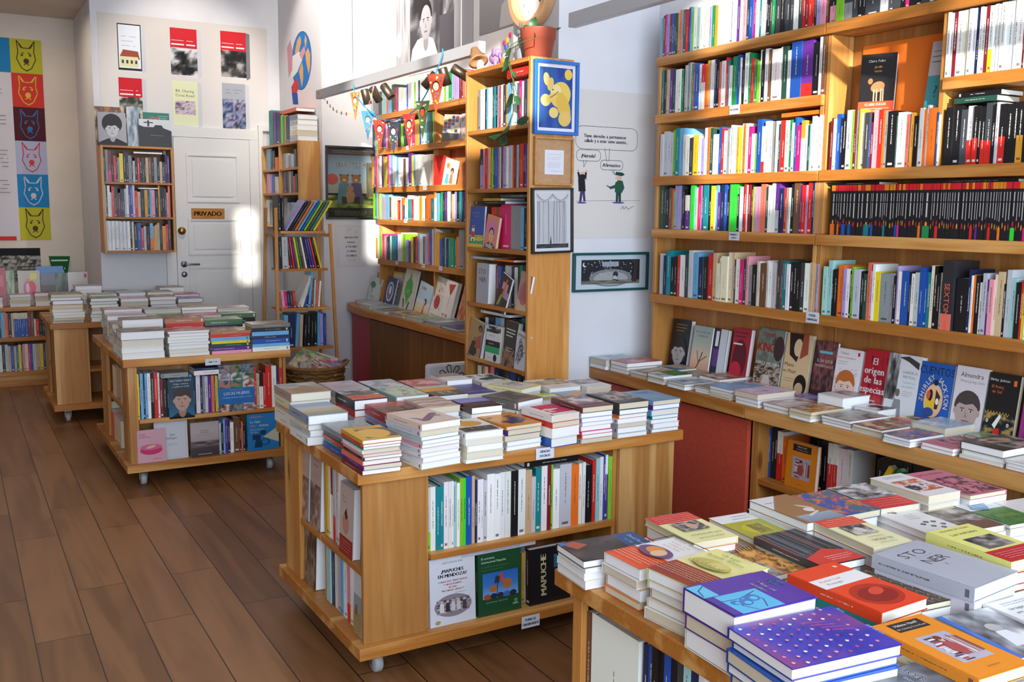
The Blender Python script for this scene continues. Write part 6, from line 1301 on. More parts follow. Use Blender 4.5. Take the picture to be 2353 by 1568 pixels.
for y, ps, wh in cin:
    for ori, h, d_, cs, x, t0, nm in ps:
        B5((0, 0), (0, 0), ori, h, d_, cs, '%s cover, %s' % (nm, wh), '%s book on top of its pile, %s' % (nm, wh), w=.172, l=.236, at=(x, y), t0=t0, jit=.004)
# piles beyond the cinema table, on the far table
B3 = STK(0, 0, 1, .7555, 'far_table_book')
fd = [('mottled_7', 'KDKoYIIZW', .215, .22, .235, .73, 7.92, 'tall pile of black and yellow books at near left corner'), ('mottled_4', 'MDIIWZI', .175, .2, .23, .99, 7.93, 'green topped pile on the far table'), ('mottled_5', 'LLGLXX', .165, .2, .23, 1.20, 7.93, 'lilac grey pile on the far table'),
      ('mottled_0', 'PLWZI', .18, .2, .2, 1.02, 8.22, 'rose topped pile in the second row'), ('mottled_2', 'ZUWLG', .17, .2, .22, 1.41, 7.93, 'beige topped pile on the far table'), ('mottled_6', 'XLGW', .15, .2, .22, 1.61, 7.94, 'violet topped pile on the far table'),
      ('mottled_9', 'AWIW', .18, .2, .2, 1.24, 8.26, 'pale blue pile in the second row'), ('mottled_2', 'UZIK', .18, .2, .22, 1.45, 8.26, 'brown pile before the white door'), ('mottled_3', 'OSRW', .155, .2, .22, 1.66, 8.28, 'orange pile before the white door'),
      ('lavender', 'IWIIZI', .225, .2, .2, .95, 8.52, 'tall cream pile beside the wall corner'), ('mottled_7', 'DGKGD', .17, .2, .2, 1.17, 8.55, 'dark pile under the wall cabinet'), ('mottled_1', 'WIAL', .16, .2, .2, 1.38, 8.55, 'white pile under the wall cabinet'), ('mottled_2', 'ZIII', .19, .2, .2, 1.60, 8.56, 'tan pile before the door handle')]
for d_, cs, h, w, l, x, y, wh in fd:
    B3((0, 0), (0, 0), 'S', h, d_, cs, wh.replace('pile', 'cover', 1) if 0 else wh, 'top %s book of the %s' % (CN[cs[0]], wh), w=w, l=l, at=(x, y), jit=.01)
# flat piles on the low shelving and record-sized covers standing behind them
BL = STK(0, 0, 1, .7185, 'low_shelf_book')
for d_, cs, h, x, wh in (('mottled_0', 'PIW', .09, .30, 'pink topped low pile'), ('mottled_5', 'XIIL', .11, .52, 'lilac topped low pile'), ('mottled_3', 'RWI', .12, .72, 'red topped low pile'), ('mottled_7', 'DKDK', .10, .91, 'dark low pile at the end')):
    BL((0, 0), (0, 0), 'S', h, d_, cs, wh, 'top %s book of the %s' % (CN[cs[0]], wh), w=.17, l=.13, at=(x, 9.69), jit=.006)
# far counter: thin flat picture books
K5 = STK(830, 400, 280/1220, ZC+.0005, 'flat_picture_book')
for d_, cs, h, x, y, w, l, lb in (('mottled_1', 'NN', .03, 3.0, 7.45, .22, .2, 'navy flat book at the rounded counter end'), ('mottled_9', 'TLC', .03, 2.93, 7.12, .25, .25, 'teal flat book near the counter end'), ('mottled_2', 'IWC', .02, 2.92, 6.80, .25, .25, 'cream flat book on the far counter'),
       ('mottled_8', 'WIW', .02, 2.92, 6.49, .25, .25, 'peach flat book on the far counter'), ('mottled_4', 'LML', .025, 2.93, 6.20, .25, .25, 'pale green flat book on the far counter'), ('mottled_1', 'KTB', .03, 2.94, 5.90, .25, .28, 'dark teal flat book before the red cover'), ('blue_stripes', 'NB', .02, 2.92, 5.60, .24, .26, 'indigo striped flat book beside tall case')):
    K5((0, 0), (0, 0), 'E', h, d_, cs, lb.replace(' flat book', ' cover'), lb, w=w, l=l, at=(x-.015, y), jit=.006)

# ---------------- standing face-out books ----------------
def faceX(px, py, pw, ptop, X, zb, design, label, t=.02, lean=8, roll=0, name='displayed_book', ox=0, oy=0, s=1, group=None, tilt=0, cc=None, band=None):
    """cover towards -x: (px,py) bottom far corner, pw pixel of the bottom near corner, ptop pixel y of the top"""
    def inv(x):
        yy = 784
        for _ in range(4):
            p = atx(ox+x*s, yy, X); q = Vector((p.x, p.y, zb+.02)); d = q-Vector((0, 0, EYE)); yy = 784-FPX*d.dot(UP)/d.dot(FW)
        return p.y
    ya, yb = inv(px), inv(pw); w = abs(ya-yb); h = min(max(atx(ox+px*s, oy+ptop*s, X).z-zb, .1), .42)
    return faceM(TR(X, ya, zb) @ RZ(R_(tilt)) @ RY(R_(lean)) @ RX(R_(roll)), w, h/math.cos(R_(lean)), t, design, label, name, group, cc, band)
def faceM(base, w, h, t, design, label, name='displayed_book', group=None, cc=None, band=None):
    """base: origin at the reader's bottom left corner, reader looks along local +x, left is +y"""
    B = Matrix(((0, 1, 0, 0), (-1, 0, 0, 0), (0, 0, 1, 0), (0, 0, 0, 1)))
    M = base @ B @ SC(w, t, h)
    o = book(name, M, 'W', label, 'book', group or 'books standing face out', band); o.color = (*col(cc or D[design][0]), 1)
    A = Matrix(((0, 0, -1, -.0003), (-1, 0, 0, 0), (0, 1, 0, 0), (0, 0, 0, 1)))
    cover_on(o, design, w, h, base @ A)
    return o
def FX(ox, oy, s, X, zb, name='displayed_book', group=None):
    return lambda a, b, top, design, label, **k: faceX(a, 0, b, top, k.pop('X', X), k.pop('zb', zb), design, label, ox=ox, oy=oy, s=s, name=name, group=k.pop('g', group), **k)
f5 = FX(1340, 640, s5, 3.085, ZC+.0005, 'face_out_novel', 'novels standing on the counter')
f5(950, 1145, 450, 'dark_woman', 'black cover with a pale face, far end of counter row', t=.03)
f5(1185, 1390, 525, 'tree_dusk', 'pale dusk cover with a bare tree', X=3.075, t=.012)
f5(1405, 1560, 560, 'purple_white', 'dark and white cover with a purple block', t=.025)
f5(1620, 1812, 550, 'red_shade', 'crimson cover with a shadowed head', t=.028)
f5(1895, 2180, 550, 'king', 'horror cover with large red capital letters', t=.018)
f5(2205, 2490, 605, 'mono_mujer', 'tan cover with painted dark-haired heads', t=.02)
f6 = FX(1500, 500, 853/2229, 3.085, ZC+.0005, 'face_out_novel', 'novels standing on the counter')
f6(935, 1062, 735, 'dia_inauguro', 'dark reddish cover with a small blue strip', t=.014)
f6(1062, 1212, 780, 'redbeard', 'white cover with a red-haired bearded man', t=.016)
f6(1227, 1365, 785, 'especias', 'bright red cover with bold white title', t=.02)
f6(1372, 1560, 810, 'mistral', 'grey and white cover with a standing figure under palms', t=.03)
f6(1562, 1760, 860, 'cuentos', 'bright blue cover with hand-drawn lettering', t=.016)
f6(1770, 1955, 885, 'almendra', 'pale cover with a drawn dark-haired boy', t=.02)
f6(1968, 2150, 925, 'ravens', 'black cover with tangled birds and an orange tab', t=.025)
f6(2185, 2400, 920, 'magenta', 'plain magenta cover at the frame edge', t=.015)
f6(790, 970, 1330, 'hanff_small', 'orange novel standing on the shelf under the counter', X=2.875, zb=.5285, t=.02, lean=3, g='books under the counter')
f7 = FX(1873, 0, s5, 3.06, ZS['C']+.19, 'face_out_novel', 'covers before the orange card')
faceM(TR(3.05, 2.63, 2.0) @ RZ(R_(24)) @ RY(R_(6)), .13, .225, .03, 'deer', 'black cover with a fawn and orange band before orange card', 'face_out_novel')
faceM(TR(3.06, 2.345, 2.0) @ RY(R_(8)), .105, .235, .015, 'question_teal', 'grey and teal cover with a question mark', 'face_out_novel')
# tall case
f8 = FX(1050, 420, k4, TX0+.004, 0, 'tall_case_novel', 'covers in the tall case')
f8(75, 200, 183, 'lighthouse', 'blue cover with a red and white lighthouse', zb=TZ[3]+.0005, t=.012, lean=4, X=TX0+.01)
f8(205, 300, 240, 'pink_girl', 'peach and pink cover with a girl in a hat', zb=TZ[3]+.0005, t=.014, lean=4, roll=9)
f8(148, 240, 627, 'stoner', 'grey cover with large letters inside the tall case', zb=TZ[4]+.0005, t=.045, lean=2)
f8(290, 375, 672, 'lobster', 'dark cover with an orange and green plant, leaning', zb=TZ[4]+.0005, t=.012, lean=4, roll=20)
f8(455, 545, 680, 'pink_body', 'dusty pink cover leaning in the tall case', zb=TZ[4]+.0005, t=.012, lean=4, roll=12)
f8(68, 180, 1045, 'icon', 'gold and blue cover with painted mourning figures', zb=TZ[5]+.0005, t=.02, lean=5, roll=9)
f8(215, 325, 1110, 'nudo', 'white cover with a green and a black band', zb=TZ[5]+.0005, t=.02, lean=5)
f8(350, 445, 1070, 'navio', 'dark brown cover with white capitals', zb=TZ[5]+.0005, t=.03, lean=4, roll=4)
f8(425, 525, 1135, 'sketch', 'pale cover with an ink sketch, leaning', zb=TZ[5]+.0005, t=.012, lean=4, roll=12)
# far counter, leaning picture books
f9 = FX(830, 400, k2, 2.99, ZC+.0005, 'leaning_picture_book', 'picture books leaning on the far counter')
f9(50, 155, 1020, 'park', 'pale cover with a green tree at the far end', lean=12, roll=4, t=.014)
f9(120, 200, 985, 'mottled_2', 'yellow and brown cover behind the park cover', lean=10, X=3.05, t=.014)
f9(155, 235, 950, 'white_book', 'tall white cover behind the navy one', lean=8, X=3.09, t=.014)
f9(205, 300, 1020, 'navy_ornate', 'navy cover with an ornate white oval', lean=12, roll=5, t=.014)
f9(285, 385, 975, 'calligraphy', 'yellow cover behind the navy one', lean=8, X=3.07, t=.014)
f9(365, 485, 935, 'green_blob', 'cream cover with a big green bush', lean=12, roll=4, t=.02)
f9(515, 655, 1060, 'sofia', 'sky blue cover with a girl on sand', lean=12, roll=9, t=.014)
f9(665, 770, 1010, 'red_dot', 'speckled cream cover with a red oval', lean=12, roll=7, t=.014)
f9(770, 880, 1050, 'hoy', 'white cover with a red flower and red words', lean=12, roll=6, t=.03, X=2.975)
f9(940, 1020, 1100, 'orange_kids', 'rust cover beside the tall case', lean=12, roll=8, t=.014)
f10 = FX(830, 120, k1, XK-.0, 0, 'face_out_picture_book', 'covers in the far case cubbies')
f10(960, 1160, 745, 'comic_face', 'striped cover with coloured squares in upper cubby', zb=ZS['B']+.0005, lean=6, roll=5, t=.014)
f10(1175, 1245, 740, 'mottled_0', 'pink mottled cover in upper cubby', zb=ZS['B']+.0005, lean=6, t=.014)
f10(965, 1110, 1260, 'mint_kids', 'mint cover with two children in lower cubby', zb=ZS['C']+.0005, lean=6, roll=10, t=.014)
# face-out books facing the street side (-y)
def faceY(px, pw, pbot, ptop, Y, zb, design, label, t=.02, lean=6, yaw=0, name='displayed_book', ox=0, oy=0, s=1, group=None):
    def inv(x):
        yy = 784
        for _ in range(4):
            p = aty(ox+x*s, yy, Y); q = Vector((p.x, p.y, zb+.02)); d = q-Vector((0, 0, EYE)); yy = 784-FPX*d.dot(UP)/d.dot(FW)
        return p.x
    xa, xb = inv(px), inv(pw); h = min(max(aty(ox+px*s, oy+ptop*s, Y).z-zb, .1), .42)
    return faceM(TR(xa, Y, zb) @ RZ(R_(90+yaw)) @ RY(R_(lean)), abs(xb-xa), h/math.cos(R_(lean)), t, design, label, name, group)
def FY(ox, oy, s, Y, zb, name, group): return lambda a, b, top, design, label, **k: faceY(a, b, 0, top, k.pop('Y', Y), k.pop('zb', zb), design, label, ox=ox, oy=oy, s=s, name=name, group=group, **k)
g6 = FY(600, 1000, 800/2208, 2.965, .144, 'face_out_history_book', 'covers on the lower shelf of the middle table')
g6(1075, 1362, 805, 'mapuches', 'white cover with bold black and rust words and an old photograph', t=.02, lean=3)
g6(1380, 1652, 770, 'activismo', 'dark green cover with a blue sky picture', t=.02, lean=3)
g6(1705, 1960, 740, 'mapuche', 'black cover with tall cream letters running upwards', t=.03, lean=3)
row('''1060O/830 1075_/830 1362K/800 1380_ 1655o/750 1672L/740 1704W''', 600, 1000, 800/2208, 'y', 3.0, .1445, 'social_science_book', 'middle table lower shelf', 'books on the near shelf of the middle table', depth=.15, org='near left')
gM = FX(640, 1020, k9, 1.152, .4005, 'face_out_essay', 'covers on the side of the middle table')
gM(137, 232, -60, 'tusquets', 'beige cover with grey figures, far end of upper side shelf', t=.02, lean=2)
gM(245, 325, 10, 'tusquets', 'beige cover with rust figures beside a white fore-edge', t=.03, lean=2)
gM(476, 578, 300, 'red_belt', 'pink portrait cover with a red paper band', t=.03, lean=2)
gM(205, 285, 640, 'brown_cover', 'brown photographic cover on the lower side shelf', zb=.1445, t=.05, lean=2)
gM(585, 645, 960, 'farmhouse', 'pale cover with a country picture at the near end', zb=.1445, t=.012, lean=2)
gc = FY(220, 820, ka, 5.79, .4005, 'face_out_film_book', 'film covers on the cinema table')
gc(865, 1165, 265, 'perry', 'biography cover with a man in a dark shirt', t=.02, lean=4, Y=5.785)
gc(1455, 1875, 110, 'locas', 'blue cover with a grid of women photographs', t=.014, lean=3, Y=5.785)
gc(480, 835, 880, 'teatro', 'pink cover with a magenta oval pool', zb=.144, t=.01, lean=3, Y=5.785)
gc(700, 1090, 775, 'juan', 'white cover with thin frame and two blue words', zb=.144, t=.018, lean=3, Y=5.81)
gc(1125, 1455, 790, 'ceremonias', 'taupe cover fading to a dark shore', zb=.144, t=.018, lean=3, Y=5.79)
gc(1790, 2155, 690, 'guia', 'blue cover with a film projector', zb=.144, t=.03, lean=3, Y=5.785)
# cinema table, left face: pale thick books
gL = FX(220, 820, ka, .842, 0, 'cinema_book', 'books on the left side of the cinema table')
row('''195I/100 240Z/110 292W''', 220, 820, ka, 'x', .84, .4405, 'thick_reference_book', 'cinema table upper side shelf', 'books on the left side of the cinema table', depth=.13, org='far')
row('''130I/490 175S/620 220I/690 292W''', 220, 820, ka, 'x', .84, .1445, 'thick_reference_book', 'cinema table lower side shelf', 'books on the left side of the cinema table', depth=.13, org='far')
# wall cabinet top, record covers on the low shelving
gW = FY(200, 230, k6, 8.62, 2.1105, 'record_sleeve', 'sleeves leaning on top of the wall cabinet')
gW(115, 390, 110, 'dylan', 'sleeve with a curly-haired man in black and white', t=.012, lean=6)
gW(515, 830, 180, 'cross', 'grey sleeve with a dark hilltop cross', t=.012, lean=6)
gW(560, 815, 115, 'green_hundred', 'green sleeve behind the hilltop cross', t=.01, lean=5, Y=8.67)
gW(90, 375, 55, 'mottled_8', 'orange sleeve behind the curly-haired man', t=.01, lean=5, Y=8.67)
gW(400, 520, 60, 'mottled_1', 'pale narrow sleeve between the two portraits', t=.01, lean=5, Y=8.67)
gR = FY(0, 560, kb, 9.78, .7185, 'record_sleeve', 'sleeves standing on the low shelving')
gR(-60, 78, 258, 'record_red', 'dark red sleeve at the frame edge', t=.012)
gR(80, 168, 290, 'mottled_4', 'green sleeve beside the red one', t=.02, Y=9.80)
gR(205, 440, 290, 'record_beige', 'beige sleeve with red and yellow shapes', t=.012)
gR(445, 600, 320, 'record_sea', 'sleeve with a blue and brown sea view', t=.012)
gR(600, 735, 315, 'record_dark', 'dark olive sleeve beside the blue hills one', t=.012)
gR(735, 945, 305, 'record_hills', 'cream sleeve with two blue hills', t=.012)
gR(400, 690, 245, 'record_cold', 'blue sleeve with tall white letters', t=.012, Y=9.86)

# two leaning books and a lettered anthology
for i, (y, c, lb) in enumerate(((2.335, 'Y', 'yellow and green book leaning on the shelf under the counter'), (2.295, 'E', 'green spined book leaning behind the yellow one'))):
    book('leaning_novel', TR(2.89, y, .5285) @ RX(R_(28)) @ SC(.13, .022, .205), c, lb, 'book', 'leaning books under the counter', (('E', 0, .16) if i == 0 else None))
p, q = atx(2163, 750, XB), atx(2188, 755, XB)
an = book('poetry_anthology', TR(XB-.012, q.y, ZS['E']+.0005) @ SC(.14, p.y-q.y, .243), '2b2c30', 'thick black anthology with coral capitals and coral foot on the poetry shelf', 'book', 'poetry books right of the upright', ('S', 0, .24)); an['tw'] = 0.
a = Art(.243, p.y-q.y); a.t('SEXTON', .56, .5, .66, 'e06a50', sx=1.05); a.t('ANNE', .92, .5, .3, 'e06a50')
o = a.build('spine_lettering', None); o.parent = an; o.matrix_parent_inverse = an.matrix_world.inverted(); o.matrix_basis = Matrix(((0, 0, -1, XB-.0122), (0, -1, 0, p.y), (-1, 0, 0, ZS['E']+.243), (0, 0, 0, 1))) @ TR(0, 0, 0) if False else Matrix(((0, 0, -1, XB-.0122), (0, 1, 0, q.y), (1, 0, 0, ZS['E']+.0005), (0, 0, 0, 1))) @ Matrix(((-1, 0, 0, .243), (0, -1, 0, p.y-q.y), (0, 0, 1, 0), (0, 0, 0, 1)))
a = Art(.14, .243); a.t('SEXTO', .5, .56, .17, 'd05a44', rot=-math.pi/2); a.r(0, 0, 1, .24, 'd86a54')
# ---------------- pictures, posters, signs ----------------
def wallM(face, x, y, z):
    """sheet matrix on a wall facing -x or -y; origin = the reader's bottom left corner"""
    if face == 'x': return Matrix(((0, 0, -1, x), (-1, 0, 0, y), (0, 1, 0, z), (0, 0, 0, 1)))
    return Matrix(((1, 0, 0, x), (0, 0, -1, y), (0, 1, 0, z), (0, 0, 0, 1)))
def sheet(name, M, w, h, bgc, f, label, cat, frame=None, fw_=.02, fd=.018, mat=None, thick=.0015, art=MATTE, group=None, kind_mat=None):
    """a poster, print or framed picture: a thin board with a printed face; FRAME adds four mitred bars"""
    o = empty(name, M.to_translation(), label=label, cat=cat, group=group); inv = Matrix.Translation(-M.to_translation())
    def put(ob): ob.parent = o; ob.matrix_local = inv @ M; return ob
    e = fw_ if frame else 0
    if frame:
        mb = MB(); 
        for a, b, c, d in ((0, w, 0, e), (0, w, h-e, h), (0, e, e, h-e), (w-e, w, e, h-e)): mb.box(a, b, c, d, 0, fd, frame)
        put(mb.build('frame', bevel=.0015))
    mb = MB(); mb.box(e*.5, w-e*.5, e*.5, h-e*.5, 0, thick if not frame else fd*.35, plain(name+'_board', bgc, .7, .25)); bd = put(mb.build('board' if frame else 'paper'))
    a = Art(w-2*e, h-2*e); f(a); zz = (thick if not frame else fd*.35)
    if a.v:
        ar = a.build('print', None, art); ar.parent = o; ar.matrix_local = inv @ M @ TR(e, e, zz-.0002)
    return o
def yrect(x0, y0, x1, y1, Y):
    a = aty(x0, y1, Y); b = aty(x1, y0, Y); return a.x, a.z, b.x-a.x, b.z-a.z
BLK = plain('black_frame', '1a1a1c', .35); BLU = plain('blue_frame', '1763b4', .35); TEA = plain('teal_frame', '174a4c', .35); PINE = plain('raw_pine_frame', 'b5834e', .5, noise=.15, scale=40)
# six-book poster over the door
def six(a):
    X0, Z0, w, h = 1.158, 2.265, a.w, a.h
    def bk(x0, z1, x1, z0, fn, side='c8c8cc'):
        u0, u1, v0, v1 = (x0-X0)/w, (x1-X0)/w, (z0+EYE-Z0)/h, (z1+EYE-Z0)/h; m = u1; u1 = m+.024
        a.p([(m, v0-.02), (u1, v0+.0), (u1, v1-.01), (m, v1)], side); a.p([(u0, v0+.01), (m, v0-.02), (m, v1), (u0, v1)], 'dcdcdc'); fn(u0, m, v0, v1)
    def red(ttl, cols, seed):
        def f(u0, u1, v0, v1):
            vm = v0+(v1-v0)*.58; a.p([(u0, vm), (u1, vm-.01), (u1, v1), (u0, v1)], 'c8202a'); a.n(u0, v0, u1, vm, cols, seed, 4, nx=12, ny=14, hard=1.4)
            a.lines(u0+.008, u1-.02, v1-.11, 1, .04, 'e8a8a8', .006); a.lines(u0+.008, u1-.008, v1-.145, 1, .04, 'f4e0e0', .012); a.lines(u0+.008, u0+.05, v1-.175, 1, .04, 'e8a8a8', .005)
        return f
    def house(u0, u1, v0, v1): a.r(u0, v0, u1, v1, '26262a'); a.r(u0+.005, v0+.02, u1-.005, v1-.01, 'dfe4ea'); a.p([(u0+.01, v0+.12), (u0+.03, v0+.18), (u1-.02, v0+.17), (u1-.01, v0+.10)], '9a4a34'); a.r(u0+.01, v0+.03, u1-.02, v0+.12, 'd8d4a8'); [a.r(u0+.02+i*.025, v0+.06, u0+.032+i*.025, v0+.09, '44403c') for i in range(4)]; a.lines(u0+.02, u1-.03, v1-.11, 3, .04, 'a8a8b4', .004)
    def cream(u0, u1, v0, v1): a.r(u0, v0, u1, v1, 'dde0b8'); a.t('84, Charing', (u0+u1)/2, v1-.09, .035, '3a4a30'); a.t('Cross Road', (u0+u1)/2, v1-.13, .035, '3a4a30'); a.n(u0+.015, v0+.1, u1-.015, v1-.18, ['5a4858', 'd8c8d0', 'a898a8'], 4, 5, nx=12, ny=12)
    def grey(u0, u1, v0, v1): a.r(u0, v0, u1, v1, 'a4a8b0'); a.n(u0, v0, u1, v0+(v1-v0)*.65, ['2a3450', '6a7aa0', 'b0a8c0', '3a3a48'], 7, 5, nx=12, ny=14, hard=1.3); a.lines(u0+.02, u1-.02, v1-.06, 2, .03, '6a6a70', .003)
    a.g(0, 0, 1, 1, ['dcd8d6', 'd8d2cc', 'cfc8c0'])
    bk(1.308, 1.505, 1.495, 1.127, house); bk(1.730, 1.512, 1.952, 1.122, red(['AVENIDA', 'MANDELBAUM'], GR, 3)); bk(2.153, 1.525, 2.374, 1.136, red(['A ORILLAS', 'DEL RIO'], ['1c1c1c', '4a4644', 'a8a4a0'], 8), '77777c')
    bk(1.303, 1.066, 1.488, .692, red(['MAGNOLIA', 'STREET'], ['3a3c38', '8a8c80', 'dcdcd0'], 5)); bk(1.732, 1.073, 1.945, .697, cream); bk(2.155, 1.082, 2.358, .692, grey)
sheet('book_poster', wallM('y', 1.158, YB-.001, 2.265), 1.407, .935, 'd6cfc8', six, 'large wall poster of six red and grey book covers above the door', 'poster')
# dog poster on the recess wall
def dog(a, u0, v0, u1, v1, bgc, c):
    a.r(u0, v0, u1, v1, bgc); sx, sy = u1-u0, v1-v0
    def P(L, wd=.008): a.ln([(u0+x*sx, v0+y*sy) for x, y in L], wd, c)
    P([(.25, .62), (.22, .95), (.40, .74), (.60, .74), (.78, .95), (.75, .62), (.80, .42), (.66, .16), (.5, .07), (.34, .16), (.2, .42), (.25, .62)]); P([(.36, .58), (.44, .6)]); P([(.56, .6), (.64, .58)]); P([(.4, .12), (.5, .08), (.62, .13)]); P([(.28, .85), (.36, .74)]); P([(.72, .85), (.64, .74)])
    a.e(u0+.5*sx, v0+.36*sy, .09*sx, .08*sy, c); a.e(u0+.37*sx, v0+.53*sy, .04*sx, .03*sy, c); a.e(u0+.63*sx, v0+.53*sy, .04*sx, .03*sy, c); P([(.5, .30), (.42, .24)]); P([(.5, .30), (.58, .24)])
def dogs(a):
    u = (.571+.75)/a.w; n = 6; k = [('b8b02a', '4a3a2c'), ('1c7ab0', 'c8c0c8'), ('a9acc4', 'c83a3a'), ('4a1420', '2a6a9a'), ('c8342c', 'd8b030'), ('b8b02a', '4a3428')]
    for i, (b_, c) in enumerate(k): dog(a, u, i/n, 1, (i+1)/n, b_, c)
    a.r(u-.29, 1-1/n, u, 1, '1c7ab0'); a.r(u-.29*2, 1-1/n, u-.29, 1, 'c8342c'); a.r(.0, 0, u-.02, .02, 'c8342c')
    for i, (yy, nn) in enumerate(((.75, 3), (.62, 4), (.45, 6), (.3, 5))): a.lines(.1, u-.04, yy, nn, .02, '55504c', .004, seed=i)
sheet('dog_print_poster', wallM('y', -.75, YD-.001, 1.298), 1.578, 1.80, 'cfc8cc', dogs, 'tall poster of coloured dog head outlines on the recess wall', 'poster')
x, z, w, h = yrect(-60, 570, 92, 650, YD-.001)
sheet('night_photo', wallM('y', x, YD-.001, z), w, h, '22201e', lambda a: (a.n(0, 0, 1, .78, ['2a2824', '77726a', 'b8b4a8', '4a4840'], 7, 9, nx=40, ny=16, hard=1.4), a.r(0, .78, 1, 1, '14161a')), 'dark panoramic night photograph of a city above the low shelving', 'poster')
# pennant
mb = MB(); a0, a1, a2, a3 = aty(112, 589, 9.97), aty(161, 589, 9.97), aty(151, 660, 9.97), aty(129, 660, 9.97)
FELT = plain('green_felt', '17592c', .9)
pn = empty('pennant', a3, label='green football pennant with white emblem on the recess wall', cat='pennant')
mb.v = [tuple(p) for p in (a3, a2, a1, a0)]+[(p.x, p.y+.004, p.z) for p in (a3, a2, a1, a0)]; k_ = mb.mi(FELT); mb.f = [(0, 1, 2, 3), (7, 6, 5, 4), (0, 4, 5, 1), (1, 5, 6, 2), (2, 6, 7, 3), (3, 7, 4, 0)]; mb.m = [k_]*6
child(mb, 'cloth', pn)
a = Art(a1.x-a0.x, a0.z-a3.z); a.lines(.12, .9, .86, 1, .1, 'c8d8c8', .014); [a.e(.5+.11*i, .66-.03*abs(i), .028, .025, 'e0e8e0') for i in (-2, -1, 0, 1, 2)]; a.e(.5, .42, .2, .2, 'c8d8c8'); a.e(.5, .42, .16, .16, '17592c'); a.e(.5, .42, .06, .08, 'c8b060')
o = a.build('emblem', pn, MATTE); o.matrix_local = Matrix.Translation(-a3) @ wallM('y', a0.x, a0.y-.0005, a3.z)
# bear film poster
def bear(a):
    a.g(0, .35, 1, 1, ['8a8468', '7c94a0', '6a7c88', '3a3834']); a.n(0, 0, 1, .32, ['2c2c1c', '6a7a34', '9aa04a'], 5, 4); a.n(0, 0, 1, .14, ['1c1c16', '2c3020'], 3, 5)
    a.r(0, .9, 1, 1, '3a3430'); a.lines(.12, .88, .96, 2, .025, 'a8a098', .0015); a.e(.1, .55, .13, .08, 'a04a3c'); a.n(.85, .3, 1, .8, ['4a4430', '6a6040'], 2, 4)
    a.t('BEAR STORY', .5, .76, .082, 'd8d0c4', bold=1.5, sx=.95); a.lines(.3, .7, .69, 1, .02, 'b8b0a4', .0012)
    for x, c, s_ in ((.36, '4a6a70', 1), (.62, '4a4460', 1.05)): a.p([(x-.16, .2), (x+.16, .2), (x+.11, .5), (x-.11, .5)], c); a.e(x, .56, .10, .065, '7a5a3c'); a.e(x-.08, .61, .03, .02, '6a4a30'); a.e(x+.08, .61, .03, .02, '6a4a30'); a.e(x, .54, .04, .02, 'a88a64')
    a.e(.49, .42, .075, .045, '8a6644'); a.e(.49, .30, .11, .09, '8a6a48'); a.p([(.3, .2), (.42, .2), (.40, .3), (.30, .3)], '3a3028'); a.p([(.56, .2), (.7, .2), (.7, .3), (.58, .3)], '3a3028'); a.lines(.15, .85, .09, 4, .018, 'a8a098', .0012)
x, z, w, h = yrect(749, 339, 860, 504, YBEAR-.001)
sheet('film_poster', wallM('y', x, YBEAR-.001, z), w, h, '22201e', bear, 'black framed film poster with three toy bears under white capitals', 'poster', frame=BLK, fw_=.016)
def grac(a):
    a.ln([(.08, .04), (.92, .04), (.92, .96), (.08, .96), (.08, .04)], .0014, 'a8a4a4'); rr = random.Random(3)
    for i in range(12): x_ = .25+rr.random()*.5; y_ = rr.choice((.78, .84, .2, .14)); a.ln([(x_, y_), (x_+.08, y_+.05), (x_+.02, y_+.08)], .002, 'c89a94')
    for i, (t, c) in enumerate((('GRACIAS POR', 'c8703a'), ('fomentar', '5a8a94'), ('A TUS HIJOS', 'b05a3a'), ('A CUIDAR', '5a8a94'), ('LOS LIBROS', '3a4a7a'))): a.t(t, .5, .70-i*.105, .06, c, bold=1, sx=.85)
x, z, w, h = yrect(772, 516, 842, 616, YBEAR-.001)
sheet('lettered_print', wallM('y', x, YBEAR-.001, z), w, h, 'd0cfd2', grac, 'small white hand-lettered print below the bear poster', 'print')
# globe poster on the step wall
ga = atx(655, 230, XG-.001); gb = atx(735, 0, XG-.001); gz0 = 2.05; gz1 = 3.55
def globe(a):
    def U(px, py): p = atx(px, py, XG-.001); return ((ga.y-p.y)/a.w, (p.z-gz0)/a.h)
    cx_, cy_ = U(693, 140); ex = abs(U(716, 140)[0]-cx_); eyy = abs(U(693, 73)[1]-cy_)
    a.e(cx_, cy_, ex*1.03, eyy*1.02, '1c2434'); a.e(cx_, cy_, ex, eyy, '2478c4')
    def P(L, c): a.p([U(*q) for q in L], c)
    def G(L, c): P([(640+x_/4.27, 40+y_/4.27) for x_, y_ in L], c)
    G([(215, 180), (185, 225), (163, 340), (190, 440), (212, 420), (205, 330), (225, 240)], 'dba870'); G([(292, 300), (264, 350), (272, 430), (298, 560), (312, 480), (313, 360)], 'dba870'); G([(232, 440), (202, 530), (215, 600), (232, 688), (244, 600), (244, 500)], 'dba870'); G([(265, 170), (255, 230), (268, 310), (280, 220)], 'dba870')
    P([(664, 150), (672, 130), (688, 118), (696, 135), (684, 165), (672, 180)], 'e6e4e6'); P([(688, 125), (700, 105), (702, 118), (694, 138)], 'dc9aa4'); P([(670, 200), (682, 178), (688, 200), (682, 215), (671, 213)], 'c43a40'); P([(671, 213), (684, 214), (686, 240), (674, 240)], '2450a8'); P([(660, 110), (668, 92), (673, 120), (672, 160), (664, 180)], 'c8909a')
sheet('globe_poster', wallM('x', XG-.001, ga.y, gz0), ga.y-gb.y, gz1-gz0, 'd8d6da', globe, 'white poster with a blue globe on the narrow step wall', 'poster')
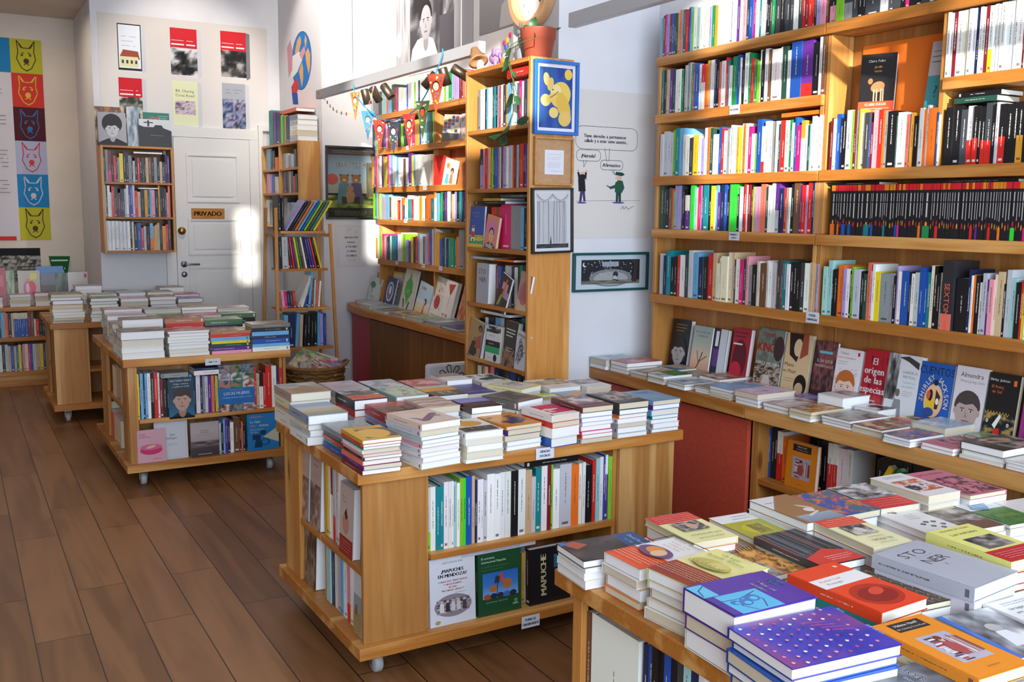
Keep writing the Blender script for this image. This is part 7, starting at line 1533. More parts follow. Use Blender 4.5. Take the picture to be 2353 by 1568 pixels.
# black and white wall photographs above the far case
def woman(a):
    a.n(0, 0, 1, 1, ['2c2a2e', '6a686e', '9a989e', '4a484e'], 23, 7, nx=34, ny=30, hard=1.4); a.n(0, .0, .2, 1, ['8a888e', 'c8c6cc', 'a8a6ac'], 4, 9, asp=.4); a.r(.6, 0, 1, 1, '55535a'); a.n(.6, .2, 1, 1, ['3a383e', '6a686e', 'b0aeb4'], 9, 6, hard=1.5); a.r(.78, .0, 1, .28, 'a8a6ac')
    
    def U(px, py): p = atx(px, py, XR-.001); return ((7.31-p.y)/a.w, (p.z-2.735)/a.h)
    (fx, fy), (bx_, by_) = U(979, 48), U(979, 90); a.p([U(940, 175), U(1002, 160), U(1006, 120), U(996, 88), U(980, 82), U(960, 92), U(948, 115)], 'e0dee4'); a.face(fx, fy, fy-by_, 'b8b6bc', '26242a', None, fringe=False); a.e(*U(918, 105), .05, .07, 'd8d6dc')
sheet('wall_photograph', wallM('x', XR-.001, 7.31, 2.735), 1.30, 1.35, '77757c', woman, 'large grey photograph of a smiling woman above the far case', 'photograph')
def boy(a): a.g(0, 0, 1, 1, ['8a888c', 'a8a6aa', '5a585c', '77757a']); a.n(0, .5, 1, 1, ['4a484c', '8a888c', '6a686c'], 5, 5); a.face(.72, .30, .10, '8a888c', '3a383c', 'b8b6ba'); [a.ln([(.1+.12*i, .30+.03*i), (.16+.12*i, .28+.03*i)], .012, '4a484c') for i in range(4)]
sheet('wall_photograph', wallM('x', XR-.001, 5.92, 2.775), .70, 1.2, '8a888c', boy, 'grey photograph of a person in a field beside the clock', 'photograph')
# pictures on the side of the tall case
def blue(a):
    a.r(0, 0, 1, 1, 'd8d4dc'); a.n(.07, .05, .93, .95, ['2a3f86', '34509a', '2c5a8c', '27407c'], 6, 3)
    for x_, y_, rx, ry, r, c in ((.62, .55, .26, .20, -.5, 'd8b85a'), (.50, .60, .14, .10, -.3, 'dcc88a'), (.70, .38, .16, .22, .4, 'd0a848'), (.24, .46, .13, .09, 0, 'd8c078'), (.40, .50, .16, .06, .5, 'd8b860'), (.45, .28, .12, .08, 0, 'd8c070'), (.74, .2, .16, .12, -.6, 'd0b060'), (.26, .77, .08, .10, .2, 'dcc078'), (.36, .70, .08, .1, -.2, 'd8b868'), (.82, .86, .10, .08, 0, 'd8b848')): a.e(x_, y_, rx, ry, c, r)
    a.ln([(.36, .5), (.5, .56), (.56, .6)], .004, '8a5a3a'); a.e(.42, .62, .02, .012, '6a4a24'); a.r(.0, .0, .07, 1, 'd8d4dc'); a.r(.93, 0, 1, 1, 'd8d4dc')
YF = TY0-.0015
x, z, w, h = yrect(1225, 145, 1329, 307, YF-.01)
sheet('framed_picture', wallM('y', x, YF, z), w, h, 'd8d4dc', blue, 'blue framed painting of golden rounded shapes on deep blue', 'picture', frame=BLU, fw_=.015, fd=.024)
def note(a): a.n(0, 0, 1, 1, ['a8825c', 'b28d68'], 4, 14); a.r(.26, .2, .80, .76, 'cfd0d6'); a.lines(.32, .74, .66, 1, .03, '77777c', .001); a.lines(.32, .74, .60, 3, .03, 'a8a8ae', .001); a.lines(.34, .7, .48, 5, .03, 'a8a8ae', .001); a.lines(.4, .74, .28, 1, .03, '88888e', .001)
x, z, w, h = yrect(1226, 318, 1317, 425, YF-.01)
sheet('cork_frame', wallM('y', x, YF, z), w, h, 'a8825c', note, 'small pine framed cork board with a typed note', 'frame', frame=PINE, fw_=.010, fd=.022)
def curt(a):
    a.r(0, 0, 1, 1, 'c6c6c8'); a.r(.07, .05, .95, .95, 'bebec0'); rr = random.Random(5)
    for i in range(22): x_ = .12+.036*i; a.ln([(x_, .13), (x_+rr.uniform(-.01, .01), .5), (x_+rr.uniform(-.006, .006), .82)], rr.choice((.0012, .0022, .003)), '3a3a3c')
    for k in (0, 1): L = [(.1+.42*k+.42*t/8, .93-.10*math.sin(math.pi*t/8)) for t in range(9)]; a.ln(L, .002, '2a2a2c'); a.ln([(u, v-.03) for u, v in L], .0012, '3a3a3c')
    a.n(.08, .05, .94, .12, ['1c1c1e', '4a4a4c', '1c1c1e'], 3, 5); a.p([(.44, .12), (.48, .12), (.46, .26)], '2a2a2c')
x, z, w, h = yrect(1222, 434, 1318, 584, YF-.01)
fc = sheet('curtain_drawing', wallM('y', x, YF, z), w, h, 'c6c6c8', curt, 'black framed ink drawing of a closed stage curtain', 'picture', frame=BLK, fw_=.010, fd=.022)
fc.rotation_euler = (0, R_(-1.3), 0)
# cartoon poster and night frame on the pier
P0 = aty(1312, 548, YP-.001); P1 = aty(1499.6, 218, YP-.001)
def toon(a):
    def U(px, py): p = aty(px, py, YP-.001); return ((p.x-P0.x)/a.w, (p.z-P0.z)/a.h)
    def bub(x0, y0, x1, y1, r=.04, tail=None):
        (u0, v0), (u1, v1) = U(x0, y1), U(x1, y0); L = []; ru, rv = r*a.h/a.w, r
        for cx_, cy_, s0 in ((u1-ru, v1-rv, 0), (u0+ru, v1-rv, 90), (u0+ru, v0+rv, 180), (u1-ru, v0+rv, 270)):
            for t in range(5): w_ = R_(s0+t*22.5); L.append((cx_+ru*math.cos(w_), cy_+rv*math.sin(w_)))
        a.ln(L+[L[0]], .0022, '2a2a2e')
        if tail: a.ln([U(*tail[0]), U(*tail[1])], .0022, '2a2a2e'); a.ln([U(*tail[2]), U(*tail[1])], .0022, '2a2a2e')
    bub(1322, 297, 1465, 341, .05); a.ln([U(1389, 341), U(1394, 372)], .0022, '2a2a2e'); a.ln([U(1400, 341), U(1399, 370)], .0022, '2a2a2e')
    bub(1324, 346, 1380, 369, .03, ((1340, 369), (1341, 384), (1348, 369))); bub(1379, 370, 1431, 390, .028, ((1404, 390), (1411, 401), (1410, 390)))
    a.t('Tiene derecho a permanecer', *U(1391, 314), .033, '2a2a2e', bold=1, sx=.92); a.t('callado y a estar como ausente...', *U(1393, 325), .033, '2a2a2e', bold=1, sx=.82)
    a.t('¿Neruda?', *U(1352, 358), .034, '2a2a2e', bold=1); a.t('Afirmativo', *U(1405, 380), .034, '2a2a2e', bold=1); a.ln([U(1322, 462), U(1470, 461)], .0014, '44444a')
    def P(L, c): a.p([U(*q) for q in L], c)
    # robber with raised hands
    P([(1330, 465), (1333, 438), (1343, 438), (1345, 463), (1340, 463), (1338, 445), (1335, 464)], '3a3468'); P([(1329, 440), (1328, 412), (1333, 405), (1343, 406), (1345, 440)], '1c1c20'); P([(1329, 414), (1326, 396), (1330, 395), (1334, 408)], '1c1c20'); P([(1342, 408), (1344, 395), (1348, 397), (1346, 414)], '1c1c20')
    a.e(*U(1338, 401), .03, .018, 'd0a898'); a.e(*U(1338, 404), .033, .010, '1c1c20'); a.e(*U(1328, 392), .012, .008, 'd0a898'); a.e(*U(1347, 393), .012, .008, 'd0a898'); a.e(*U(1336, 466), .06, .006, '5a4a8a')
    # policeman
    P([(1414, 465), (1415, 440), (1426, 440), (1426, 465), (1421, 465), (1420, 446), (1419, 465)], '1c4434'); P([(1412, 442), (1413, 420), (1420, 414), (1430, 416), (1434, 432), (1428, 444)], '23523e'); P([(1414, 424), (1400, 430), (1401, 435), (1415, 432)], '23523e'); P([(1393, 426), (1404, 430), (1402, 436), (1399, 431), (1393, 428)], '3a3a50')
    a.e(*U(1422, 409), .03, .018, 'd0a898'); P([(1412, 402), (1415, 395), (1430, 397), (1435, 402), (1428, 405)], '1c4434'); a.e(*U(1416, 410), .014, .008, 'd8b0a0'); a.e(*U(1420, 466), .08, .006, '5a4a8a')
    a.ln([U(1425, 482), U(1430, 474), U(1433, 481), U(1438, 475), U(1442, 481), U(1455, 474)], .0018, '2a2a2e')
sheet('cartoon_poster', wallM('y', P0.x, YP-.001, P0.z), P1.x-P0.x, P1.z-P0.z, 'd2ccc6', toon, 'large pale cartoon poster with speech bubbles on the pier', 'poster')
def night(a):
    a.r(0, 0, 1, 1, 'b8c4ca'); a.r(.09, .14, .91, .86, '24252a'); rr = random.Random(2); a.e(.5, .32, .30, .26, '77787a'); a.e(.5, .30, .24, .2, '9a9a98'); a.r(.09, .14, .91, .25, '4a4a46'); a.n(.09, .14, .91, .24, ['3a3a34', '6a685c', '8a887a'], 3, 8)
    for i in range(70): x_, y_ = .11+rr.random()*.74, .4+rr.random()*.43; a.e(x_, y_, .004+.004*rr.random(), .012, 'b8c0c8')
    a.e(.13, .72, .03, .07, 'c8ccd0'); a.e(.145, .74, .026, .06, '24252a'); a.p([(.80, .2), (.86, .2), (.88, .86), (.82, .86)], '3a2c2a'); a.p([(.37, .66), (.60, .66), (.60, .80), (.37, .80)], '9aa0a8'); a.lines(.39, .58, .76, 2, .05, '4a4e54', .0014); a.e(.56, .42, .035, .09, '2c2c30'); a.e(.55, .31, .03, .08, 'a8a8ac'); a.ln([(.53, .27), (.6, .24)], .006, '2c2c30')
x, z, w, h = yrect(1313, 579, 1487, 672, YP-.001)
sheet('night_drawing', wallM('y', x, YP-.001, z), w, h, 'b8c4ca', night, 'wide teal framed drawing of a starry night hill', 'picture', frame=TEA, fw_=.012, fd=.02)
# door sign
x, z, w, h = yrect(440, 479.5, 515, 503, YB-.037)
sheet('door_sign', wallM('y', x, YB-.0425, z), w, h, 'b0763a', lambda a: (a.n(0, 0, 1, 1, ['a86c32', 'c08848'], 3, 4, asp=3), a.t('PRIVADO', .5, .5, .62, '4a2c14', bold=1.5, sx=1.0)), 'small wooden plaque on the white door', 'sign', thick=.006)
# shelf labels
def lab_(px, py, plane, v, w, h, lines, label, rot=0):
    p = atx(px, py, v) if plane == 'x' else aty(px, py, v)
    M = (wallM('x', v, p.y+w/2, p.z-h/2) if plane == 'x' else wallM('y', p.x-w/2, v, p.z-h/2)) @ RZ(R_(rot))
    def f(a): a.lines(.2, .8, .5, 1, .1, '55555c', .003) if not lines else [a.t(t, .5, .5+(len(lines)-1)*.19-i*.38, .30 if len(lines) > 1 else .34, '15151a', bold=1.5, sx=.85) for i, t in enumerate(lines)]
    sheet('shelf_label', M, w, h, 'cfd2da', f, label, 'label', group='white shelf labels')
lab_(1252, 1042, 'y', 2.929, .078, .042, ['CIENCIAS', 'SOCIALES'], 'white two-word label on the top edge of middle table')
lab_(1219, 1428, 'y', 2.929, .078, .046, ['PUEBLOS', 'ORIGINARIOS'], 'white two-word label on the base edge of middle table')
lab_(489, 832, 'y', 5.754, .088, .038, ['CINE Y TV'], 'white label on the edge of the cinema table')
lab_(1687, 543, 'x', XB-.0135, .064, .036, ['FEMINISMO Y', 'LGBTQ+'], 'white label under the fourth shelf beside the pier')
lab_(1867, 730, 'x', XB-.0135, .068, .044, ['POESIA', 'UNIVERSAL'], 'white label under the poetry shelf at the upright')
lab_(1688, 252, 'x', XB-.0135, .062, .040, ['FILOSOFIA'], 'white label under the second shelf beside the pier')
for px, py, n in ((917, 456, 'third'), (976, 432, 'third'), (932, 508, 'fourth'), (937, 340, 'second'), (973, 611, 'lowest'), (912, 604, 'lowest'), (1013, 617, 'lowest')):
    lab_(px, py, 'x', XB-.0135, .055, .030, [], 'tiny white label on the %s shelf edge of far case, %s' % (n, {917: 'far part', 976: 'near part', 932: 'middle', 937: 'middle', 973: 'middle', 912: 'far part', 1013: 'near part'}[px]))
# ---------------- lamp rails ----------------
ALU = plain('brushed_aluminium', 'c4c6ca', .38, metal=.25); BRZ = plain('bronze_metal', '7a6c5c', .35, metal=.85)
RX0, RX1, RZ0, RZ1 = 2.43, 2.47, 2.425, 2.487
def rail(y0, y1, label, wires):
    t = empty('lamp_rail', (RX0, y0, RZ0), label=label, cat='lamp')
    cbox('rail_profile', t, RX0, RX1, y0, y1, RZ0, RZ1, ALU, .002)
    for yy in wires:
        mb = MB(); mb.tube([(2.45, yy, RZ1+.0005), (2.45, yy, HC-.001)], .0022, ALU, 6); child(mb, 'suspension_wire', t)
    return t
r1 = rail(4.56, 7.14, 'far aluminium lamp rail with bronze spotlights and bunting', (6.42, 4.8)); r2 = rail(-.6, 3.72, 'near aluminium lamp rail at the top edge', (3.4, 1.2))
def spot(px, py, aim, e, size=46, lit=True):
    yy = atx(px, py, 2.45).y; c = Vector((2.45, yy, 2.355)); d = Vector(aim); d.normalize()
    q = d.to_track_quat('Z', 'Y').to_matrix().to_4x4()
    mb = MB(); mb.lathe([(0, -.05), (.024, -.05), (.027, -.045), (.027, .05), (.023, .05), (.021, .035), (0, .035)], c, BRZ, n=20, T=q); o = child(mb, 'spot_head', r1 if yy > 4 else r2, smooth=True)
    mb = MB(); mb.tube([(2.45, yy, RZ0-.0005), (2.45, yy, 2.37)], .006, BRZ, 8); b = mb.build('spot_stem'); b.parent = o; b.matrix_parent_inverse = o.matrix_world.inverted() if False else (Matrix.Translation((r1 if yy > 4 else r2).location)).inverted()
    if lit:
        l = lamp('spot_light', 'SPOT', c+d*.06, e, (1, .90, .78), aim=d, spot_size=R_(size), spot_blend=.6, shadow_soft_size=.02)
for px, py, aim, e in ((841, 210, (.25, 0, -1), 14), (863, 205, (.6, .2, -.8), 14), (890, 205, (.35, -.55, -.8), 16), (988, 168, (-.5, .5, -.7), 0), (1022, 165, (.35, 0, -1), 18), (1058, 152, (.75, -.5, -.55), 22)): spot(px, py, aim, e, lit=e > 0)
# spotlights added out of view to brighten the far walls
for i, (x, y, aim, e, sz) in enumerate(((1.9, 6.9, (1.85, 8.83, 2.62), 170, 44), (1.7, 7.2, (2.66, 8.0, 2.9), 150, 42), (1.5, 6.2, (3.14, 7.0, 3.0), 330, 50), (1.4, 4.6, (3.14, 5.5, 2.9), 130, 42), (1.3, 5.0, (2.5, 8.7, 1.9), 60, 14), (1.9, 5.7, (2.9, 7.7, 3.1), 170, 50))):
    c = Vector((x, y, HC-.16)); d = (Vector(aim)-c).normalized(); t = empty('added_spotlight', (x, y, HC), label='bronze ceiling spotlight above the shop, %s of the six along the room' % nth(i), cat='lamp')
    mb = MB(); mb.lathe([(0, -.05), (.04, -.05), (.044, .06), (.038, .06), (.035, .03), (0, .03)], c, BRZ, n=20, T=d.to_track_quat('Z', 'Y').to_matrix().to_4x4()); child(mb, 'spot_head', t, smooth=True)
    mb = MB(); mb.tube([(x, y, HC-.001), (x, y, HC-.14)], .008, BRZ, 8); child(mb, 'spot_stem', t)
    lamp('spot_light', 'SPOT', c+d*.08, e, (1, .92, .82), aim=d, spot_size=R_(sz), spot_blend=.7, shadow_soft_size=.03)
# ---------------- bunting and paper garland on the far rail ----------------
RIB = plain('blue_ribbon', '2c8fc4', .7); XRB = 2.405
rp = [(812, 192), (816, 215), (838, 245), (868, 270), (895, 277), (925, 270), (958, 248), (985, 205), (1003, 165), (1016, 128), (1017, 112)]
rp3 = [atx(x_, y_, XRB) for x_, y_ in rp]
bt = empty('bunting', rp3[0], label='blue ribbon bunting with painted pennants hanging from the far rail', cat='bunting')
# the ribbon as a smooth tube
sm = []
for i in range(len(rp3)-1):
    p0, p1, p2, p3 = rp3[max(i-1, 0)], rp3[i], rp3[i+1], rp3[min(i+2, len(rp3)-1)]
    for t in np.linspace(0, 1, 6, endpoint=False): t = float(t); sm.append(.5*((2*p1)+(-p0+p2)*t+(2*p0-5*p1+4*p2-p3)*t*t+(-p0+3*p1-3*p2+p3)*t**3))
mb = MB(); mb.tube(sm+[rp3[-1]], .004, RIB, 6); child(mb, 'ribbon', bt, smooth=True)
for i, (u, v, s_, c1, c2) in enumerate(((817, 212, 1.0, 'e0782c', 'e8e0d4'), (846, 255, 1.0, '3a7aa0', 'e8e4dc'), (873, 276, 1.0, 'c83a2c', 'e8dccc'), (905, 280, 1.05, '2c3a4a', 'e0b8a0'), (941, 262, 1.1, 'a82c24', 'd89a7a'), (972, 232, 1.15, '4a6a3a', 'c8503a'), (1003, 170, 1.2, 'b8401c', 'e8c8a8'))):
    c = atx(u, v, XRB-.002); w_, h_ = .088*s_, .19*s_; n_ = 10
    a = Art(w_, h_); a.p([(0, 1), (.5, 0), (1, 1)], c1); rr = random.Random(i)
    for k in range(26): yy = .3+.65*rr.random(); hw = yy/2*.8; a.e(.5+rr.uniform(-hw, hw), yy, .05, .025, rr.choice(['d8a030', 'e8e0d4', '3a7a8a', 'c83a2c', '2c4a6a', c1]))
    a.e(.5, .72, .24, .15, c1); a.e(.5, .72, .2, .12, '2a201c'); a.e(.5, .70, .16, .095, c2); a.e(.43, .71, .02, .01, '2a201c'); a.e(.57, .71, .02, .01, '2a201c'); a.e(.5, .655, .03, .008, 'c8443a')
    mb = MB(); cl = plain('pennant_cloth_%d' % i, c1, .85); P = [(0, h_, 0), (w_/2, 0, 0), (w_, h_, 0)]
    mb.v = [(*p[:2], -.0006) for p in P]+[(*p[:2], .0004) for p in P]; kk = mb.mi(cl); mb.f = [(2, 1, 0), (3, 4, 5), (0, 1, 4, 3), (1, 2, 5, 4), (2, 0, 3, 5)]; mb.m = [kk]*5
    M = Matrix.Translation(-bt.location) @ wallM('x', XRB-.005, c.y+w_/2, c.z-h_) @ TR(w_/2, 0, 0) @ RY(R_(rr.uniform(25, 62))) @ TR(-w_/2, 0, 0)
    o = mb.build('pennant', bt); o.matrix_local = M
    q = a.build('painted_face', o, MATTE)
gp = [(733, 215), (745, 225), (757, 242), (770, 255), (790, 262), (812, 262), (835, 258), (850, 235), (858, 200)]
pg = empty('paper_garland', atx(*gp[0], XRB), label='thin garland of tiny coloured paper flowers at the far rail end', cat='garland')
mb = MB(); mb.tube([atx(x_, y_, XRB-.01) for x_, y_ in gp], .001, plain('thread', 'd8d0c8', .8), 4); child(mb, 'thread', pg)
for i in range(16):
    t = i/15*(len(gp)-1); j = min(int(t), len(gp)-2); f_ = t-j; p = atx(gp[j][0]*(1-f_)+gp[j+1][0]*f_, gp[j][1]*(1-f_)+gp[j+1][1]*f_, XRB-.01)
    mb = MB(); cc = plain('paper_%d' % (i % 5), ['e0909a', 'e8c050', '9ac8d8', 'd8504a', 'c8d070'][i % 5], .8)
    for k in range(5): w_ = 2*math.pi*k/5; mb.ell((p.x, p.y+.008*math.cos(w_), p.z+.008*math.sin(w_)), (.002, .006, .006), cc, 6)
    child(mb, 'paper_flower', pg)
# ---------------- clock on the pier ----------------
TAN = plain('beech_rim', 'c09468', .5); WHT = plain('clock_face', 'e8eaec', .5)
ck = empty('wall_clock', (2.559, 4.20, 2.69), label='round clock with a thick beech rim on the pier', cat='clock')
T = Matrix.Rotation(R_(-90), 4, 'Y'); mb = MB(); mb.lathe([(.155, .002), (.185, .002), (.185, .06), (.155, .06), (.155, .002)], (2.559, 4.20, 2.69), TAN, n=48, T=T); child(mb, 'rim', ck, smooth=False)
mb = MB(); mb.lathe([(0, .004), (.1545, .004), (.1545, .012), (0, .012)], (2.559, 4.20, 2.69), WHT, n=48, T=T); child(mb, 'dial', ck)
a = Art(.3, .3); [a.t(str(h_), .5+.4*math.sin(h_*math.pi/6), .5+.4*math.cos(h_*math.pi/6), .1, '6a7a84') for h_ in range(1, 13)]; o = a.build('numerals', ck, MATTE); o.matrix_local = Matrix.Translation(-ck.location) @ wallM('x', 2.5465, 4.35, 2.54)
mb = MB(); a_ = wallM('x', 2.544, 4.20, 2.69)
for ang, L_ in ((140, .09), (118, .12)): mb.box(-.003, .003, -.02, L_, 0, .002, BLK, T=a_ @ RZ(R_(-ang)))
child(mb, 'hands', ck)
# ---------------- plant and figures on the tall case ----------------
ZT = TZ[0]+.0008
TER = plain('terracotta_plastic', '9a4a34', .55); SOIL = plain('soil', '2c2018', .95); LEAF = plain('leaf_green', '2f5c34', .4, noise=.35, scale=30); LEAFD = plain('leaf_dark', '1f3f24', .4, noise=.3, scale=30); STEM = plain('stem', '4a5a34', .6)
pc = aty(1243, 128, 3.97); pot = empty('potted_vine', (2.44, 3.99, ZT), label='terracotta pot with a trailing vine on the tall case', cat='plant')
mb = MB(); mb.lathe([(0, 0), (.056, 0), (.060, .006), (.078, .098), (.082, .10), (.085, .14), (.088, .145), (.083, .148), (.078, .14), (.074, .12), (0, .12)], (2.44, 3.99, ZT), TER, n=36); child(mb, 'pot', pot, smooth=True)
mb = MB(); mb.lathe([(0, .125), (.073, .122)], (2.44, 3.99, ZT), SOIL, n=24); child(mb, 'soil', pot)
def leaf(mb, p, d, n_, L, wd, m):
    d = Vector(d).normalized(); s_ = d.cross(Vector(n_)).normalized(); n_ = s_.cross(d); R = []
    K = 7; b = len(mb.v); kk = mb.mi(m)
    for i in range(K+1):
        t = i/K; hw = wd*math.sin(math.pi*t**.8)*.5+.0004; c = p+d*(L*t)+n_*(-.12*L*math.sin(math.pi*t)); mb.v += [tuple(c-s_*hw+n_*hw*.3), tuple(c), tuple(c+s_*hw+n_*hw*.3)]
    for i in range(K):
        for j in (0, 1): q = b+i*3+j; mb.f.append((q, q+1, q+4, q+3)); mb.m.append(kk)
vp = [(1208, 84), (1190, 95), (1175, 112), (1168, 140), (1172, 158), (1179, 184), (1181, 212), (1182, 250), (1168, 288), (1151, 311), (1140, 322)]
V3 = [Vector((2.42, 4.0, ZT+.145))]+[atx(x_, y_, 2.285) for x_, y_ in vp]; V3[1].x = 2.34; V3[2].x = 2.31
mb = MB(); mb.tube(V3, .0025, STEM, 6); child(mb, 'vine_stem', pot, smooth=True)
mb = MB(); V4 = [atx(x_, y_, 2.29) for x_, y_ in ((1176, 165), (1190, 226), (1196, 255), (1200, 270))]; mb.tube([Vector((2.42, 4.0, ZT+.14)), Vector((2.31, 4.05, ZT+.06))]+V4, .002, STEM, 6); child(mb, 'vine_stem', pot, smooth=True)
for (x_, y_), (x2, y2), wd, m in (((1169, 130), (1153, 165), .045, LEAF), ((1178, 165), (1186, 178), .02, LEAF), ((1175, 110), (1158, 130), .03, LEAF), ((1180, 216), (1160, 248), .05, LEAFD), ((1183, 220), (1196, 243), .03, LEAF), ((1187, 280), (1216, 272), .045, LEAFD), ((1152, 312), (1122, 314), .03, LEAF), ((1150, 318), (1166, 330), .05, LEAFD), ((1172, 290), (1150, 308), .02, LEAF)):
    p, q = atx(x_, y_, 2.28), atx(x2, y2, 2.28); mb = MB(); leaf(mb, p, q-p, (-1, -.4, .35), (q-p).length, wd, m); child(mb, 'leaf', pot, smooth=True)
for (x_, y_), (x2, y2), wd in (((1218, 68), (1232, 38), .04), ((1222, 70), (1202, 60), .035), ((1268, 70), (1290, 63), .012)):
    p, q = aty(x_, y_, 3.99), aty(x2, y2, 3.97); mb = MB(); leaf(mb, p, q-p, (-.6, -1, .3), (q-p).length, wd, LEAF); child(mb, 'leaf', pot, smooth=True)
def onT(px, yy): p = aty(px, 130, yy); return p.x
LIL = plain('lilac_felt', '9a7aa8', .8); GRY = plain('grey_resin', '7c8086', .6); STRAW = plain('tan_felt', 'b5875c', .85, noise=.15, scale=60); PNK = plain('pink_plastic', 'd0306a', .5); ORT = plain('orange_felt', 'e0702c', .8); WD = plain('toy_wood', 'b59468', .6)
fg = empty('toy_elephant', (2.40, 4.33, ZT), label='small lilac felt elephant on top of the tall case', cat='toy')
mb = MB(); mb.ell((2.40, 4.33, ZT+.055), (.026, .045, .03), LIL, 16); child(mb, 'body', fg, smooth=True)
mb = MB(); mb.ell((2.395, 4.29, ZT+.075), (.02, .022, .022), LIL, 14); mb.tube([(2.392, 4.272, ZT+.07), (2.388, 4.258, ZT+.05), (2.388, 4.25, ZT+.025)], [.008, .006, .004], LIL, 8); child(mb, 'head', fg, smooth=True)
mb = MB(); mb.ell((2.372, 4.30, ZT+.078), (.004, .018, .02), LIL, 12); child(mb, 'ear', fg, smooth=True)
for dx, dy in ((-.013, -.025), (.013, -.025), (-.013, .025), (.013, .025)): mb = MB(); mb.tube([(2.40+dx, 4.33+dy, ZT), (2.40+dx, 4.33+dy, ZT+.04)], .009, LIL, 8); child(mb, 'leg', fg, smooth=True)
fg = empty('toy_kangaroo', (2.43, 4.13, ZT), label='grey upright animal figure beside the pot', cat='figurine')
mb = MB(); mb.ell((2.43, 4.13, ZT+.05), (.024, .028, .05), GRY, 14); mb.ell((2.43, 4.135, ZT+.11), (.014, .018, .035), GRY, 12); mb.tube([(2.43, 4.11, ZT+.02), (2.43, 4.075, ZT+.008)], [.01, .004], GRY, 8); child(mb, 'body', fg, smooth=True)
mb = MB(); mb.ell((2.425, 4.145, ZT+.155), (.013, .02, .014), GRY, 12); child(mb, 'head', fg, smooth=True)
for q in (-1, 1): mb = MB(); mb.ell((2.43+.006*q, 4.135, ZT+.185), (.003, .005, .018), GRY, 8); child(mb, 'ear', fg, smooth=True)
fg = empty('felt_hat', (2.36, 4.455, ZT), label='tan felt witch hat at the far corner of the tall case', cat='hat')
mb = MB(); Th = RX(R_(-35)); mb.lathe([(0, .10), (.018, .085), (.030, .05), (.038, .012), (.05, .004), (.052, 0), (.036, .004), (0, .03)], (2.37, 4.45, ZT+.05), STRAW, n=24, T=Th); child(mb, 'crown', fg, smooth=True)
mb = MB(); mb.ell((2.375, 4.44, ZT+.03), (.02, .02, .03), WHT, 12); child(mb, 'head', fg, smooth=True)
fg = empty('flower_toy', (2.42, 4.24, ZT), label='toy with pink and yellow flower heads on wire stems', cat='toy')
for i, (dy, dz, m) in enumerate(((.03, .12, PNK), (.0, .13, plain('yellow_plastic', 'e0c030', .5)), (-.03, .15, PNK), (.015, .10, plain('blue_plastic', '2c5ab0', .5)))):
    mb = MB(); mb.tube([(2.42, 4.24, ZT+.02), (2.42, 4.24+dy, ZT+dz)], .0015, ST, 5); mb.ell((2.415, 4.24+dy, ZT+dz), (.004, .014, .014), m, 12); child(mb, 'flower', fg, smooth=True)
mb = MB(); mb.box(2.405, 2.435, 4.225, 4.255, ZT, ZT+.02, WD); child(mb, 'base', fg)
fg = empty('toy_hen', (2.36, 4.18, ZT), label='tiny orange and white felt bird at the shelf edge', cat='toy')
mb = MB(); mb.ell((2.36, 4.18, ZT+.018), (.014, .022, .018), ORT, 12); child(mb, 'body', fg, smooth=True); mb = MB(); mb.ell((2.36, 4.165, ZT+.042), (.009, .011, .012), WHT, 10); child(mb, 'head', fg, smooth=True)
o = one('gift_box', 2.46, 2.51, 4.16, 4.22, ZT, ZT+.05, plain('kraft_card', 'a88a64', .8), None, .001); tag(o, 'small kraft card box behind the grey animal figure', 'box')
# ---------------- ladder shelf with comics ----------------
LY = 7.25; lad = empty('ladder_shelf', (2.15, LY-.04, 0), label='slim pine ladder shelf filled with comics', cat='shelf')
LZ = (1.445, 1.16, .86, .555, .25)
for i, z in enumerate(LZ):
    hw = .012*i; cbox('shelf', lad, 2.165-hw*.6, 2.515+hw, LY-.03-hw*1.5, LY+.19+hw, z-.018, z, WX)
for xx, dx in ((2.118, -.03), (2.54, .03)):
    for yy, dy in ((LY-.05, -.09), (LY+.21, .09)):
        mb = MB(); b = len(mb.v); w_ = .022; top = 1.62 if xx < 2.3 else 1.50
        pts = [(xx+dx*(1 if z_ == 0 else 0), yy+dy*(1 if z_ == 0 else 0), z_) for z_ in (0, top)]
        mb.v = [(p[0]+a_, p[1]+b_, p[2]) for p in pts for a_, b_ in ((0, 0), (w_, 0), (w_, w_), (0, w_))]; kk = mb.mi(WZ); mb.f = [(3, 2, 1, 0), (4, 5, 6, 7)]+[(i, (i+1) % 4, 4+(i+1) % 4, 4+i) for i in range(4)]; mb.m = [kk]*6
        child(mb, 'leg', lad, .001)
    mb = MB(); mb.box(xx, xx+.022, LY-.028, LY+.21, 1.40, 1.425, WY); child(mb, 'side_rail', lad, .001)
